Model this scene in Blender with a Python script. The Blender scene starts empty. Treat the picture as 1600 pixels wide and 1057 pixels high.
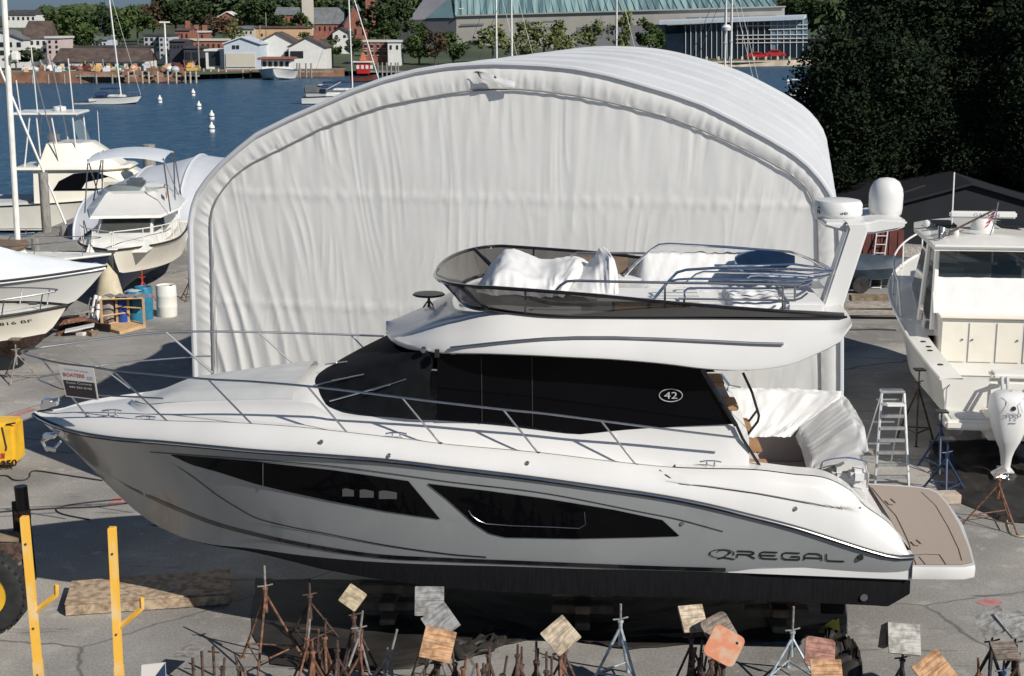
import bpy, bmesh, math, random
from mathutils import Vector, Matrix, noise
from math import sin, cos, pi, atan, tan, radians as R
random.seed(7)
S = bpy.context.scene
COL = S.collection
# ---------------- camera ----------------
F = 2300.0; CH = 8.55; PT = math.atan((528.5-30)/F); CP, SP = cos(PT), sin(PT)
cam = bpy.data.cameras.new('camera'); cam.sensor_width = 36; cam.lens = 36*F/1600; cam.clip_end = 6000; cam.clip_start = .1
camo = bpy.data.objects.new('camera', cam); COL.objects.link(camo); camo.location = (0, 0, CH)
camo.rotation_euler = (pi/2-PT, 0, 0); S.camera = camo
# ---------------- light ----------------
SAZ = (0.73, -0.683); SEL = R(36.5)
W = bpy.data.worlds.new('World'); S.world = W; W.use_nodes = True
nt = W.node_tree; sky = nt.nodes.new('ShaderNodeTexSky'); sky.sky_type = 'NISHITA'; sky.sun_disc = False
sky.sun_elevation = SEL; sky.sun_rotation = math.atan2(SAZ[0], SAZ[1]); sky.air_density = 1.0; sky.dust_density = .1; sky.ozone_density = 1.6
bg = nt.nodes['Background']; bg.inputs[1].default_value = .056; 
tn = nt.nodes.new('ShaderNodeMix'); tn.data_type = 'RGBA'; tn.blend_type = 'MULTIPLY'; tn.inputs[0].default_value = 1; tc_ = nt.nodes.new('ShaderNodeTexCoord'); sx = nt.nodes.new('ShaderNodeSeparateXYZ'); nt.links.new(tc_.outputs['Generated'], sx.inputs[0])
rp = nt.nodes.new('ShaderNodeValToRGB'); nt.links.new(sx.outputs[2], rp.inputs[0]); rp.color_ramp.elements[0].color = (.20, .31, .62, 1); rp.color_ramp.elements[0].position = 0; rp.color_ramp.elements[1].color = (.90, .95, .98, 1); rp.color_ramp.elements[1].position = .30; nt.links.new(rp.outputs[0], tn.inputs[7])
nt.links.new(sky.outputs[0], tn.inputs[6]); nt.links.new(tn.outputs[2], bg.inputs[0])
sl = bpy.data.lights.new('sun', 'SUN'); sl.energy = 4.8; sl.angle = R(.5); sl.color = (1, .945, .86)
so = bpy.data.objects.new('sun', sl); COL.objects.link(so)
sd = Vector((SAZ[0]*cos(SEL), SAZ[1]*cos(SEL), sin(SEL))); so.rotation_euler = sd.to_track_quat('Z', 'Y').to_euler(); so.location = (40, -30, 40)
S.view_settings.view_transform = 'Standard'; S.view_settings.look = 'None'; S.view_settings.gamma = 1; S.view_settings.exposure = .16

# ---------------- pixel helpers: a pixel of the photograph to a real point ----------------
def ray(x, y):
    b = (528.5-y)/F
    return Vector(((x-800)/F, CP+b*SP, -SP+b*CP))
def G(x, y, z=0.0):
    r = ray(x, y); t = (z-CH)/r.z; return Vector((r.x*t, r.y*t, z))
def AY(x, y, Y):
    r = ray(x, y); t = Y/r.y; return Vector((r.x*t, Y, CH+r.z*t))
def interp(x, xs, ys):
    if x <= xs[0]: return ys[0]
    for i in range(1, len(xs)):
        if x <= xs[i]:
            t = (x-xs[i-1])/(xs[i]-xs[i-1]+1e-12); return ys[i-1]+t*(ys[i]-ys[i-1])
    return ys[-1]
def smooth_interp(x, xs, ys):      # catmull-rom
    n = len(xs)
    if x <= xs[0]: return ys[0]
    if x >= xs[-1]: return ys[-1]
    i = 1
    while x > xs[i]: i += 1
    h = xs[i]-xs[i-1]; t = (x-xs[i-1])/h
    def sl_(k):
        if k == 0: return (ys[1]-ys[0])/(xs[1]-xs[0])
        if k == n-1: return (ys[-1]-ys[-2])/(xs[-1]-xs[-2])
        return (ys[k+1]-ys[k-1])/(xs[k+1]-xs[k-1])
    a, b = sl_(i-1)*h, sl_(i)*h
    t2, t3 = t*t, t*t*t
    return (2*t3-3*t2+1)*ys[i-1]+(t3-2*t2+t)*a+(-2*t3+3*t2)*ys[i]+(t3-t2)*b
def nz(x, y=0, z=0): return noise.noise(Vector((x, y, z)))
def sstep(a, b, x):
    t = max(0, min(1, (x-a)/(b-a))); return t*t*(3-2*t)

# ---------------- materials ----------------
MATS = {}
def mat(name, col, rough=.5, metal=0, var=0, vscale=4, bump=0, bscale=60, coat=0, alpha=1, trans=0, spec=None, col2=None, contrast=(.35, .65), stretch=(1, 1, 1), emit=0, detail=6, sub=0):
    if name in MATS: return MATS[name]
    m = bpy.data.materials.new(name); m.use_nodes = True; MATS[name] = m
    N = m.node_tree.nodes; L = m.node_tree.links; b = N['Principled BSDF']
    c4 = (*col, 1)
    b.inputs['Base Color'].default_value = c4; b.inputs['Roughness'].default_value = rough; b.inputs['Metallic'].default_value = metal
    if spec is not None: b.inputs['Specular IOR Level'].default_value = spec
    if coat: b.inputs['Coat Weight'].default_value = coat; b.inputs['Coat Roughness'].default_value = .05
    if alpha < 1: b.inputs['Alpha'].default_value = alpha
    if trans: b.inputs['Transmission Weight'].default_value = trans
    if emit: b.inputs['Emission Color'].default_value = c4; b.inputs['Emission Strength'].default_value = emit
    if var or col2 or bump:
        tc = N.new('ShaderNodeTexCoord'); mp = N.new('ShaderNodeMapping'); L.new(tc.outputs['Object'], mp.inputs[0]); mp.inputs['Scale'].default_value = stretch
    if var or col2:
        n = N.new('ShaderNodeTexNoise'); n.inputs['Scale'].default_value = vscale; n.inputs['Detail'].default_value = detail; L.new(mp.outputs[0], n.inputs[0])
        cr = N.new('ShaderNodeValToRGB'); L.new(n.outputs[0], cr.inputs[0])
        cr.color_ramp.elements[0].position = contrast[0]; cr.color_ramp.elements[1].position = contrast[1]
        if col2 is None:
            a = tuple(max(0, v*(1-var)) for v in col); c = tuple(min(1, v*(1+var)) for v in col)
        else: a, c = col, col2
        cr.color_ramp.elements[0].color = (*a, 1); cr.color_ramp.elements[1].color = (*c, 1)
        L.new(cr.outputs[0], b.inputs['Base Color'])
    if bump:
        n2 = N.new('ShaderNodeTexNoise'); n2.inputs['Scale'].default_value = bscale; n2.inputs['Detail'].default_value = 4; L.new(mp.outputs[0], n2.inputs[0])
        bp = N.new('ShaderNodeBump'); bp.inputs['Strength'].default_value = min(1, bump); bp.inputs['Distance'].default_value = .01*max(1, bump)
        L.new(n2.outputs[0], bp.inputs['Height']); L.new(bp.outputs[0], b.inputs['Normal'])
    return m
def M(n): return MATS[n]
mat('gelcoat', (.615, .61, .60), .25, var=.03, vscale=1.5, coat=.35)
mat('gelcoat_old', (.74, .73, .68), .4, var=.10, vscale=3)
mat('gelcoat_cream', (.76, .72, .62), .3, var=.03, vscale=2, coat=.2)
mat('grey_hull', (.275, .29, .295), .14, spec=.4, var=.02, vscale=.8, coat=.7)
mat('bottom_black', (.006, .006, .0075), .65, spec=.18, var=.3, vscale=5, stretch=(6, 6, .6), bump=.3, bscale=20)
mat('bottom_navy', (.008, .016, .045), .5, var=.3, vscale=3)
mat('gloss_black', (.008, .008, .009), .12, coat=.5)
mat('window_black', (.003, .003, .004), .05, spec=.09)
mat('mesh_cover', (.006, .007, .009), .8, spec=.15, var=.4, vscale=4, bump=.3, bscale=90)
mat('chrome', (.80, .80, .82), .12, metal=1)
mat('dull_steel', (.42, .42, .43), .3, metal=1, var=.1)
mat('alu', (.62, .62, .61), .38, metal=.9, var=.1, vscale=12)
mat('white_paint', (.66, .66, .65), .35)
mat('cover_white', (.64, .64, .64), .55, var=.03, vscale=5)
mat('shade_grey', (.45, .46, .46), .7, var=.04, vscale=3, bump=.2, bscale=150)
mat('tan_teak', (.33, .272, .228), .7, var=.10, vscale=30, stretch=(1, 12, 1), bump=.2, bscale=120)
mat('teak', (.36, .20, .09), .6, var=.35, vscale=22, stretch=(10, 1, 1))
mat('rubber', (.02, .02, .02), .7, var=.3, vscale=8)
mat('plastic_black', (.015, .015, .015), .4)
mat('rust', (.16, .075, .045), .8, var=.55, vscale=14, bump=.6, bscale=80, col2=None)
mat('rust_dark', (.075, .045, .035), .85, var=.6, vscale=12, bump=.6, bscale=80)
mat('rust_grey', (.22, .20, .19), .75, var=.4, vscale=14, bump=.5)
mat('galv', (.36, .42, .46), .55, metal=.25, var=.3, vscale=14)
mat('blue_paint', (.015, .035, .10), .5, var=.3, vscale=10)
mat('red_paint', (.45, .05, .03), .5, var=.3, vscale=10)
mat('yellow_paint', (.72, .40, .05), .5, col2=(.66, .47, .22), vscale=3.5, contrast=(.52, .62), bump=.2, bscale=30, stretch=(1, 1, .5))
mat('machine_yellow', (.78, .45, .03), .4, var=.12, vscale=3)
mat('tinted', (.035, .028, .022), .05, alpha=.84)
mat('clear_glass', (.35, .42, .42), .05, alpha=.35)
mat('dark_glass', (.02, .03, .03), .06, alpha=.75)
mat('wood_grey', (.30, .27, .24), .85, var=.35, vscale=6, stretch=(1, 1, 10), bump=.5, bscale=40)
mat('woodbrown', (.16, .11, .075), .6, var=.15, vscale=9)
# ---------------- mesh builder ----------------
class MB:
    def __init__(s): s.v = []; s.f = []; s.mi = []; s.mats = []; s.cur = 0; s.sm = []; s.smooth = True
    def use(s, m):
        if m not in s.mats: s.mats.append(m)
        s.cur = s.mats.index(m); return s
    def face(s, idx): s.f.append(idx); s.mi.append(s.cur); s.sm.append(s.smooth)
    def quad(s, a, b, c, d):
        i = len(s.v); s.v += [Vector(a), Vector(b), Vector(c), Vector(d)]; s.face((i, i+1, i+2, i+3)); return s
    def poly(s, pts):
        i = len(s.v); s.v += [Vector(p) for p in pts]; s.face(tuple(range(i, i+len(pts)))); return s
    def grid(s, rows, closed=False, flip=False):
        i = len(s.v); n = len(rows[0]); m = len(rows)
        for r in rows: s.v += [Vector(p) for p in r]
        for a in range(m-1):
            for b in range(n if closed else n-1):
                c = (b+1) % n
                q = (i+a*n+b, i+a*n+c, i+(a+1)*n+c, i+(a+1)*n+b)
                s.face(q[::-1] if flip else q)
        return s
    def slab(s, rows, t):   # grid with thickness t (Vector), closed border
        r2 = [[Vector(p)+t for p in r] for r in rows]
        s.grid(rows); s.grid(r2, flip=True)
        per = lambda R_: list(R_[0])+[r[-1] for r in R_[1:]]+list(R_[-1][-2::-1])+[r[0] for r in R_[-2:0:-1]]
        s.grid([per(rows), per(r2)], closed=True, flip=True)
        return s
    def box(s, c, d, rz=0, rx=0, ry=0, taper=1):
        c = Vector(c); hx, hy, hz = d[0]/2, d[1]/2, d[2]/2
        Mx = Matrix.Rotation(rz, 3, 'Z') @ Matrix.Rotation(ry, 3, 'Y') @ Matrix.Rotation(rx, 3, 'X')
        i = len(s.v)
        for z in (-1, 1):
            k = taper if z > 0 else 1
            for x, y in ((-1, -1), (1, -1), (1, 1), (-1, 1)): s.v.append(c + Mx @ Vector((x*hx*k, y*hy*k, z*hz)))
        o = s.smooth; s.smooth = False
        for q in ((3, 2, 1, 0), (4, 5, 6, 7), (0, 1, 5, 4), (1, 2, 6, 5), (2, 3, 7, 6), (3, 0, 4, 7)): s.face(tuple(i+k for k in q))
        s.smooth = o; return s
    def tube(s, pts, r, n=8, cap=True, r2=None):
        pts = [Vector(p) for p in pts]; m = len(pts)
        if m < 2: return s
        prev = None; rings = []
        for k in range(m):
            d = (pts[min(k+1, m-1)]-pts[max(k-1, 0)])
            if d.length < 1e-9: d = Vector((0, 0, 1))
            d.normalize()
            if prev is None:
                a = Vector((0, 0, 1)) if abs(d.z) < .9 else Vector((1, 0, 0)); x = d.cross(a).normalized()
            else: x = (prev-d*prev.dot(d)); x = x.normalized() if x.length > 1e-6 else d.orthogonal().normalized()
            prev = x; y = d.cross(x)
            rr = r if r2 is None else r+(r2-r)*k/(m-1)
            if isinstance(r, (list, tuple)): rr = r[k]
            rings.append([pts[k]+x*cos(2*pi*j/n)*rr+y*sin(2*pi*j/n)*rr for j in range(n)])
        i = len(s.v); s.grid(rings, closed=True)
        if cap:
            s.face(tuple(i+j for j in range(n))[::-1]); s.face(tuple(i+(m-1)*n+j for j in range(n)))
        return s
    def lathe(s, c, prof, n=20, axis='Z'):
        c = Vector(c); rows = []
        for r, h in prof:
            row = []
            for j in range(n):
                a = 2*pi*j/n; x, y = cos(a)*r, sin(a)*r
                row.append(c+(Vector((x, y, h)) if axis == 'Z' else Vector((h, x, y)) if axis == 'X' else Vector((x, h, y))))
            rows.append(row)
        s.grid(rows, closed=True, flip=(axis == 'Y')); return s
    def build(s, name, m=None, parent=None, world=True, bevel=0, shade=35):
        me = bpy.data.meshes.new(name)
        off = Vector((0, 0, 0))
        if parent is not None and world:
            p = parent
            while p is not None: off += p.location; p = p.parent
        me.from_pydata([tuple(v-off) for v in s.v], [], s.f)
        o = bpy.data.objects.new(name, me)
        for x in (s.mats or ([m] if not isinstance(m, list) else m)):
            me.materials.append(MATS[x] if isinstance(x, str) else x)
        if s.mats:
            me.polygons.foreach_set('material_index', s.mi)
        me.polygons.foreach_set('use_smooth', s.sm)
        COL.objects.link(o)
        if parent is not None: o.parent = parent
        if bevel:
            bm = bmesh.new(); bm.from_mesh(me); bmesh.ops.remove_doubles(bm, verts=bm.verts, dist=1e-5)
            bmesh.ops.bevel(bm, geom=bm.edges[:], offset=bevel, segments=2, affect='EDGES', clamp_overlap=True)
            bm.to_mesh(me); bm.free()
        if shade:
            try: me.set_sharp_from_angle(angle=R(shade))
            except Exception: pass
        me.update(); return o
def tag(o, label, cat, group=None, kind=None):
    if label: o['label'] = label
    if cat: o['category'] = cat
    if group: o['group'] = group
    if kind: o['kind'] = kind
    return o
def thing(name, label, cat, loc, group=None, rz=0):
    o = bpy.data.objects.new(name, None); COL.objects.link(o); o.location = loc; o.rotation_euler = (0, 0, rz); o.empty_display_size = .2
    return tag(o, label, cat, group)
def struct(o): o['kind'] = 'structure'; return o
def dup(root, loc, rz=0, label=None, scale=1, group=None):
    def cp(o, par):
        c = o.copy(); COL.objects.link(c); c.parent = par
        for ch in o.children: cp(ch, c)
        return c
    r = cp(root, None); r.location = loc; r.rotation_euler = (0, 0, rz); r.scale = (scale,)*3 if not isinstance(scale, tuple) else scale
    if label: r['label'] = label
    if group: r['group'] = group
    return r
def text_mesh(txt, size=1, shear=0, width=1, bold=0):
    cu = bpy.data.curves.new('t', 'FONT'); cu.body = txt; cu.size = size; cu.shear = shear; cu.offset = bold; cu.resolution_u = 3
    o = bpy.data.objects.new('t', cu); COL.objects.link(o); bpy.context.view_layer.update()
    me = bpy.data.meshes.new_from_object(o.evaluated_get(bpy.context.evaluated_depsgraph_get()))
    vs = [Vector((v.co.x*width, v.co.y, 0)) for v in me.vertices]; fs = [tuple(p.vertices) for p in me.polygons]
    bpy.data.objects.remove(o); bpy.data.curves.remove(cu); bpy.data.meshes.remove(me)
    return vs, fs
def put_text(mb, txt, fn, w=None, h=None, shear=0, bold=0):
    """lay lettering with fn(u,v) -> point, u in 0..1, v in 0..1"""
    vs, fs = text_mesh(txt, 1, shear, 1, bold)
    x0 = min(v.x for v in vs); x1 = max(v.x for v in vs); y0 = min(v.y for v in vs); y1 = max(v.y for v in vs)
    i = len(mb.v)
    for v in vs: mb.v.append(Vector(fn((v.x-x0)/(x1-x0), (v.y-y0)/(y1-y0))))
    for f in fs: mb.face(tuple(i+k for k in f))
    return mb

# ---------------- ground, water, sky side land ----------------
WZ = -1.5
def ground_mat():
    m = bpy.data.materials.new('yard_asphalt'); m.use_nodes = True; N = m.node_tree.nodes; L = m.node_tree.links; b = N['Principled BSDF']
    tc = N.new('ShaderNodeTexCoord')
    def noi(sc, det, src=tc.outputs['Object'], rough=.55):
        n = N.new('ShaderNodeTexNoise'); n.inputs['Scale'].default_value = sc; n.inputs['Detail'].default_value = det; n.inputs['Roughness'].default_value = rough; L.new(src, n.inputs[0]); return n
    def ramp(n, p0, p1, c0, c1):
        r = N.new('ShaderNodeValToRGB'); L.new(n.outputs[0], r.inputs[0]); r.color_ramp.elements[0].position = p0; r.color_ramp.elements[1].position = p1
        r.color_ramp.elements[0].color = (*c0, 1); r.color_ramp.elements[1].color = (*c1, 1); return r
    def mix(f, a, c, mode='MIX', fac=None):
        x = N.new('ShaderNodeMix'); x.data_type = 'RGBA'; x.blend_type = mode
        if f is not None: L.new(f, x.inputs[0])
        else: x.inputs[0].default_value = fac
        for inp, s_ in ((6, a), (7, c)):
            if isinstance(s_, tuple): x.inputs[inp].default_value = (*s_, 1)
            else: L.new(s_, x.inputs[inp])
        return x.outputs[2]
    base = ramp(noi(.35, 8), .35, .68, (.235, .224, .205), (.385, .367, .338)).outputs[0]
    spk = ramp(noi(28, 5, rough=.75), .38, .66, (.62, .62, .62), (1.25, 1.25, 1.25)).outputs[0]
    c = mix(None, base, spk, 'MULTIPLY', .8)
    st = ramp(noi(1.7, 9, rough=.7), .54, .63, (0, 0, 0), (1, 1, 1)).outputs[0]
    c = mix(st, c, (.36, .345, .32))
    mp = N.new('ShaderNodeMapping'); mp.inputs['Scale'].default_value = (.35, 2.2, 1); mp.inputs['Rotation'].default_value = (0, 0, -.12); L.new(tc.outputs['Object'], mp.inputs[0])
    sk = ramp(noi(1.3, 7, mp.outputs[0], .65), .60, .68, (0, 0, 0), (1, 1, 1)).outputs[0]
    c = mix(sk, c, (.12, .115, .107))
    # hairline cracks
    v = N.new('ShaderNodeTexVoronoi'); v.feature = 'DISTANCE_TO_EDGE'; v.inputs['Scale'].default_value = .17
    wn = noi(1.2, 4); mv = N.new('ShaderNodeMix'); mv.data_type = 'VECTOR'; mv.inputs[0].default_value = .25
    L.new(tc.outputs['Object'], mv.inputs[4]); L.new(wn.outputs[1], mv.inputs[5]); L.new(mv.outputs[1], v.inputs[0])
    cr = ramp(v, .0, .0035, (1, 1, 1), (0, 0, 0)).outputs[0]
    c = mix(ramp(noi(.22, 5, rough=.6), .50, .60, (0, 0, 0), (1, 1, 1)).outputs[0], c, (.78, .78, .80), 'MULTIPLY') if False else c
    pt = ramp(noi(.12, 3), .47, .53, (.80, .80, .82), (1.08, 1.07, 1.05)).outputs[0]; c = mix(None, c, pt, 'MULTIPLY', 1.0)
    c = mix(cr, c, (.10, .095, .088))
    L.new(c, b.inputs['Base Color']); b.inputs['Roughness'].default_value = .9
    bp = N.new('ShaderNodeBump'); bp.inputs['Strength'].default_value = .6; bp.inputs['Distance'].default_value = .012
    L.new(noi(22, 6, rough=.7).outputs[0], bp.inputs['Height']); L.new(bp.outputs[0], b.inputs['Normal'])
    MATS['yard'] = m
ground_mat()
def water_mat():
    m = bpy.data.materials.new('harbour_water'); m.use_nodes = True; N = m.node_tree.nodes; L = m.node_tree.links; b = N['Principled BSDF']
    b.inputs['Base Color'].default_value = (.024, .095, .18, 1); b.inputs['Roughness'].default_value = .30; b.inputs['IOR'].default_value = 1.33
    tc = N.new('ShaderNodeTexCoord'); mp = N.new('ShaderNodeMapping'); mp.inputs['Scale'].default_value = (.28, .62, 1); mp.inputs['Rotation'].default_value = (0, 0, .2); L.new(tc.outputs['Object'], mp.inputs[0])
    n = N.new('ShaderNodeTexNoise'); n.inputs['Scale'].default_value = 1.3; n.inputs['Detail'].default_value = 6; n.inputs['Roughness'].default_value = .6; L.new(mp.outputs[0], n.inputs[0])
    n3 = N.new('ShaderNodeTexNoise'); n3.inputs['Scale'].default_value = .35; n3.inputs['Detail'].default_value = 3; L.new(mp.outputs[0], n3.inputs[0])
    mm = N.new('ShaderNodeMath'); mm.operation = 'ADD'; L.new(n.outputs[0], mm.inputs[0]); L.new(n3.outputs[0], mm.inputs[1])
    bp = N.new('ShaderNodeBump'); bp.inputs['Strength'].default_value = 1; bp.inputs['Distance'].default_value = 3.0; L.new(mm.outputs[0], bp.inputs['Height']); L.new(bp.outputs[0], b.inputs['Normal'])
    MATS['water'] = m
water_mat()
# yard edge (bulkhead line) in plan, water beyond
mb = MB(); mb.smooth = False
edge = [(-60, 53), (-19.5, 54), (-19, 84), (24, 84), (60, 84)]
near = [(-60, -10), (-19.5, -10), (-19, -10), (24, -10), (60, -10)]
mb.grid([[Vector((a, b, 0)) for a, b in near], [Vector((a, b, 0)) for a, b in edge]])
struct(mb.build('ground', 'yard'))
mat('concrete', (.34, .32, .29), .85, var=.2, vscale=1.5, bump=.4)
mb = MB(); mb.smooth = False
mb.grid([[Vector((a, b, 0)) for a, b in edge], [Vector((a, b+.02, -3)) for a, b in edge]], flip=True)
struct(mb.build('bulkhead', 'concrete'))
mb = MB(); mb.quad((-1200, 40, WZ), (1200, 40, WZ), (1200, 900, WZ), (-1200, 900, WZ)); struct(mb.build('water', 'water'))

ORD = ['first', 'second', 'third', 'fourth', 'fifth', 'sixth', 'seventh', 'eighth', 'ninth', 'tenth', 'eleventh', 'twelfth']
# ================= the big motor yacht =================
PSI = .045; BO = Vector((6.42, 19.85, 0)); BU = Vector((-cos(PSI), sin(PSI), 0)); BW = Vector((sin(PSI), cos(PSI), 0))
def B(L, T, z): return BO+BU*L+BW*T+Vector((0, 0, z))
def frame_solver(O, U, Wv):
    def onT(x, y, T):
        r = ray(x, y); f = T if callable(T) else (lambda L, z: T)
        def q(t):
            p = r*t; d = Vector((p.x-O.x, p.y-O.y, 0)); return d.dot(U), d.dot(Wv), p.z+CH
        lo, hi = 5.0, 60.0
        for _ in range(44):
            m = (lo+hi)/2; L, TT, z = q(m)
            if TT-f(L, z) > 0: hi = m
            else: lo = m
        return q(lo)
    return onT
onT = frame_solver(BO, BU, BW)
HBX = [0, 1.0, 2, 4, 6, 8, 9.5, 10.5, 11.5, 12.3, 12.9, 13.2, 13.3]
HBY = [1.70, 1.80, 1.90, 1.97, 1.97, 1.87, 1.65, 1.42, 1.08, .74, .40, .16, .03]
def hbS(L): return smooth_interp(L, HBX, HBY)
HCX = [0, 4, 6, 8, 9.5, 10.5, 11.1, 11.65]; HCY = [1.70, 1.75, 1.70, 1.48, 1.08, .62, .30, 0]
def hbC(L): return smooth_interp(L, HCX, HCY)
def curve_from(px, T, ext=None):
    p = sorted([onT(x, y, T) for x, y in px]); xs = [a[0] for a in p]; zs = [a[2] for a in p]
    return lambda L: smooth_interp(L, xs, zs)
RUB = [(57, 652), (82, 664), (112, 675), (184, 687), (250, 692), (325, 699), (400, 706), (502, 713), (604, 721), (706, 733), (775, 741), (850, 750.5), (929, 761.5), (1009, 773), (1088, 787), (1168, 806), (1247, 826.5), (1327, 852), (1366, 864), (1400, 872), (1420, 871)]
zS = curve_from(RUB, lambda L, z: -hbS(L))
CHI = [(243, 821), (285, 840), (330, 851), (400, 858), (485, 869.5), (590, 878.5), (700, 883), (800, 885.5), (990, 891), (1134, 895), (1410, 907)]
zC = curve_from(CHI, lambda L, z: -hbC(L))
STEM = [(57, 652), (75, 668), (100, 690), (125, 714), (150, 740), (180, 769), (210, 797), (240, 818), (285, 839), (330, 851), (400, 860)]
zK0 = curve_from(STEM, 0)
def zK(L): return zK0(L) if L > 10.3 else .52+(zK0(10.3)-.52)*sstep(6.0, 10.3, L)
def topside_T(L, z):      # half-beam of the topsides at a height
    z1 = zS(L); z0 = max(zC(L), zK0(L)) if L > 10.5 else zC(L)
    c = hbC(L)
    t = max(0, min(1, (z-z0)/max(.02, z1-z0)))
    p = interp(L, [0, 6, 9, 11, 12.5, 13.3], [.7, .8, 1.0, 1.15, 1.2, 1.1])
    return c+(hbS(L)-c)*t**p
hull_T = lambda L, z: -topside_T(min(max(L, 0), 13.28), z)
yacht = thing('motor_yacht', 'large white flybridge motor yacht with grey hull and black windows, standing in the foreground', 'yacht', B(6.5, 0, 0))
Y = yacht
STN = [1.12+.18*i for i in range(63)]+[12.5, 12.65, 12.8, 12.95, 13.08, 13.18, 13.26, 13.295]
STN2 = sorted(STN+[1.12+.045*i for i in range(66)])
# topsides
mb = MB()
for sgn in (-1, 1):
    rows = []
    for k in range(15):
        t = k/14
        row = []
        for L in STN:
            z0 = max(zC(L), zK0(L)) if L > 10.5 else zC(L); z = z0+(zS(L)-z0)*t
            row.append(B(L, sgn*topside_T(L, z), z))
        rows.append(row)
    mb.grid(rows, flip=(sgn > 0))
tr = [B(1.12, T, z) for T, z in [(-topside_T(1.12, zS(1.12)), zS(1.12)), (topside_T(1.12, zS(1.12)), zS(1.12)), (hbC(1.12), zC(1.12)), (-hbC(1.12), zC(1.12))]]
mb.poly(tr)
hull = mb.build('hull', 'grey_hull', Y)
# bottom
mb = MB()
for sgn in (-1, 1):
    rows = []
    for k, (t, dz) in enumerate([(1, 0), (1, .5), (1.0, 1), (.9, 1.02), (.7, 1), (.45, 1), (.2, 1), (0, 1)]):
        row = []
        for L in STN:
            if L > 12.0: continue
            zc = zC(L); zk = min(zK(L), zc); zlow = zc-min(.37, max(0, (zc-zk)*.8))*sstep(11.6, 6.0, L)
            c = hbC(L)
            if k == 0: T, z = c, zc
            elif k == 1: T, z = c*1.004, (zc+zlow)/2
            elif k == 2: T, z = c*.998, zlow
            else: T = c*t; z = zk+(zlow-zk)*t
            row.append(B(L+(.27*sstep(1.6, 1.12, L) if k >= 2 else 0), sgn*T, z-.001))
        rows.append(row)
    mb.grid(rows, flip=(sgn > 0))
mb.poly([B(1.125 if q < 2 else 1.39, T, z) for q, (T, z) in enumerate([(-hbC(1.1), zC(1.1)), (hbC(1.1), zC(1.1)), (hbC(1.1), zC(1.1)-.36), (0, .5), (-hbC(1.1), zC(1.1)-.36)])])
bottom = mb.build('hull_bottom', 'bottom_black', Y)
# stern tunnel pocket / trim tab and thru-hull
mb = MB(); mb.lathe(B(1.72, -1.725, 1.12), [(0.001, -.03), (.05, -.03), (.05, .0), (.045, .01), (0.001, .01)], 12, 'Y'); mb.build('exhaust_port', 'dull_steel', Y)
def on_hull(x, y, off=.006):
    L, T, z = onT(x, y, lambda L, z: hull_T(L, z)-off); return B(L, T, z)
def hull_strip(name, top, bot, m, n=70, off=.006, k=3, parent=None, kind=None):
    tx, ty = zip(*top); bx_, by = zip(*bot)
    rows = []
    for j in range(k+1):
        t = j/k; rows.append([])
        for i in range(n+1):
            s = i/n; xa = tx[0]+(tx[-1]-tx[0])*s; xb = bx_[0]+(bx_[-1]-bx_[0])*s
            ya = interp(xa, tx, ty); yb = interp(xb, bx_, by)
            rows[-1].append(on_hull(xa+(xb-xa)*t, ya+(yb-ya)*t, off))
    mb = MB(); mb.grid(rows[::-1]); return mb.build(name, m, parent or Y)
# boot stripes and styling lines that follow the hull
def hull_line(name, pts, w, m, off=.008, n=90, parent=None):
    xs, ys = zip(*pts); top = []; 
    rows = [[], []]
    for i in range(n+1):
        x = xs[0]+(xs[-1]-xs[0])*i/n; y = smooth_interp(x, xs, ys)
        ww = w(x) if callable(w) else w
        rows[0].append(on_hull(x, y+ww/2, off)); rows[1].append(on_hull(x, y-ww/2, off))
    mb = MB(); mb.grid(rows); return mb.build(name, m, parent or Y)
hull_line('boot_stripe', [(172, 742), (200, 761), (225, 773), (270, 793), (330, 817), (400, 836), (485, 853.5), (590, 869), (700, 875), (800, 879), (990, 886.5), (1134, 891)], lambda x: 6*sstep(170, 260, x), 'gloss_black')
hull_line('styling_line', [(262, 720), (300, 745), (340, 775), (372, 795), (400, 810), (450, 823), (502, 833), (604, 852.5), (700, 866), (760, 871)], lambda x: 1.7*sstep(262, 300, x), 'gloss_black')
hull_line('styling_line', [(234, 707), (262, 709), (400, 719), (520, 729), (650, 746), (700, 753), (850, 771), (1000, 800), (1060, 812), (1130, 831)], lambda x: 1.3, 'gloss_black', n=60)
# hull windows
hw1t = [(266, 711), (400, 722), (520, 735), (638, 752)]; hw1b = [(266, 711.5), (300, 727), (340, 738), (400, 757), (450, 769), (520, 784), (600, 799), (688, 812)]
w1 = hull_strip('hull_window', hw1t, hw1b, 'window_black', off=.012)
hw2t = [(668, 756), (760, 767), (850, 779), (960, 797), (1035, 813)]; hw2b = [(668, 757), (700, 782), (740, 818), (765, 834), (790, 840), (900, 842), (1000, 840), (1062, 838)]
w2 = hull_strip('hull_window', hw2t, hw2b, 'window_black', off=.012)
mb = MB()
for a, b in (((411, 724), (411, 761)),): mb.tube([on_hull(a[0], a[1]+(b[1]-a[1])*i/6, .016) for i in range(7)], .006, 6)
mb.build('window_mullion', 'dull_steel', w1)
mb = MB(); mb.tube([on_hull(x, y, .018) for x, y in [(732, 798), (737, 806), (748, 814), (760, 819), (800, 822), (860, 824), (905, 826), (915, 820), (913, 800)]], .006, 6); mb.build('window_mullion', 'dull_steel', w2)
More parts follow.
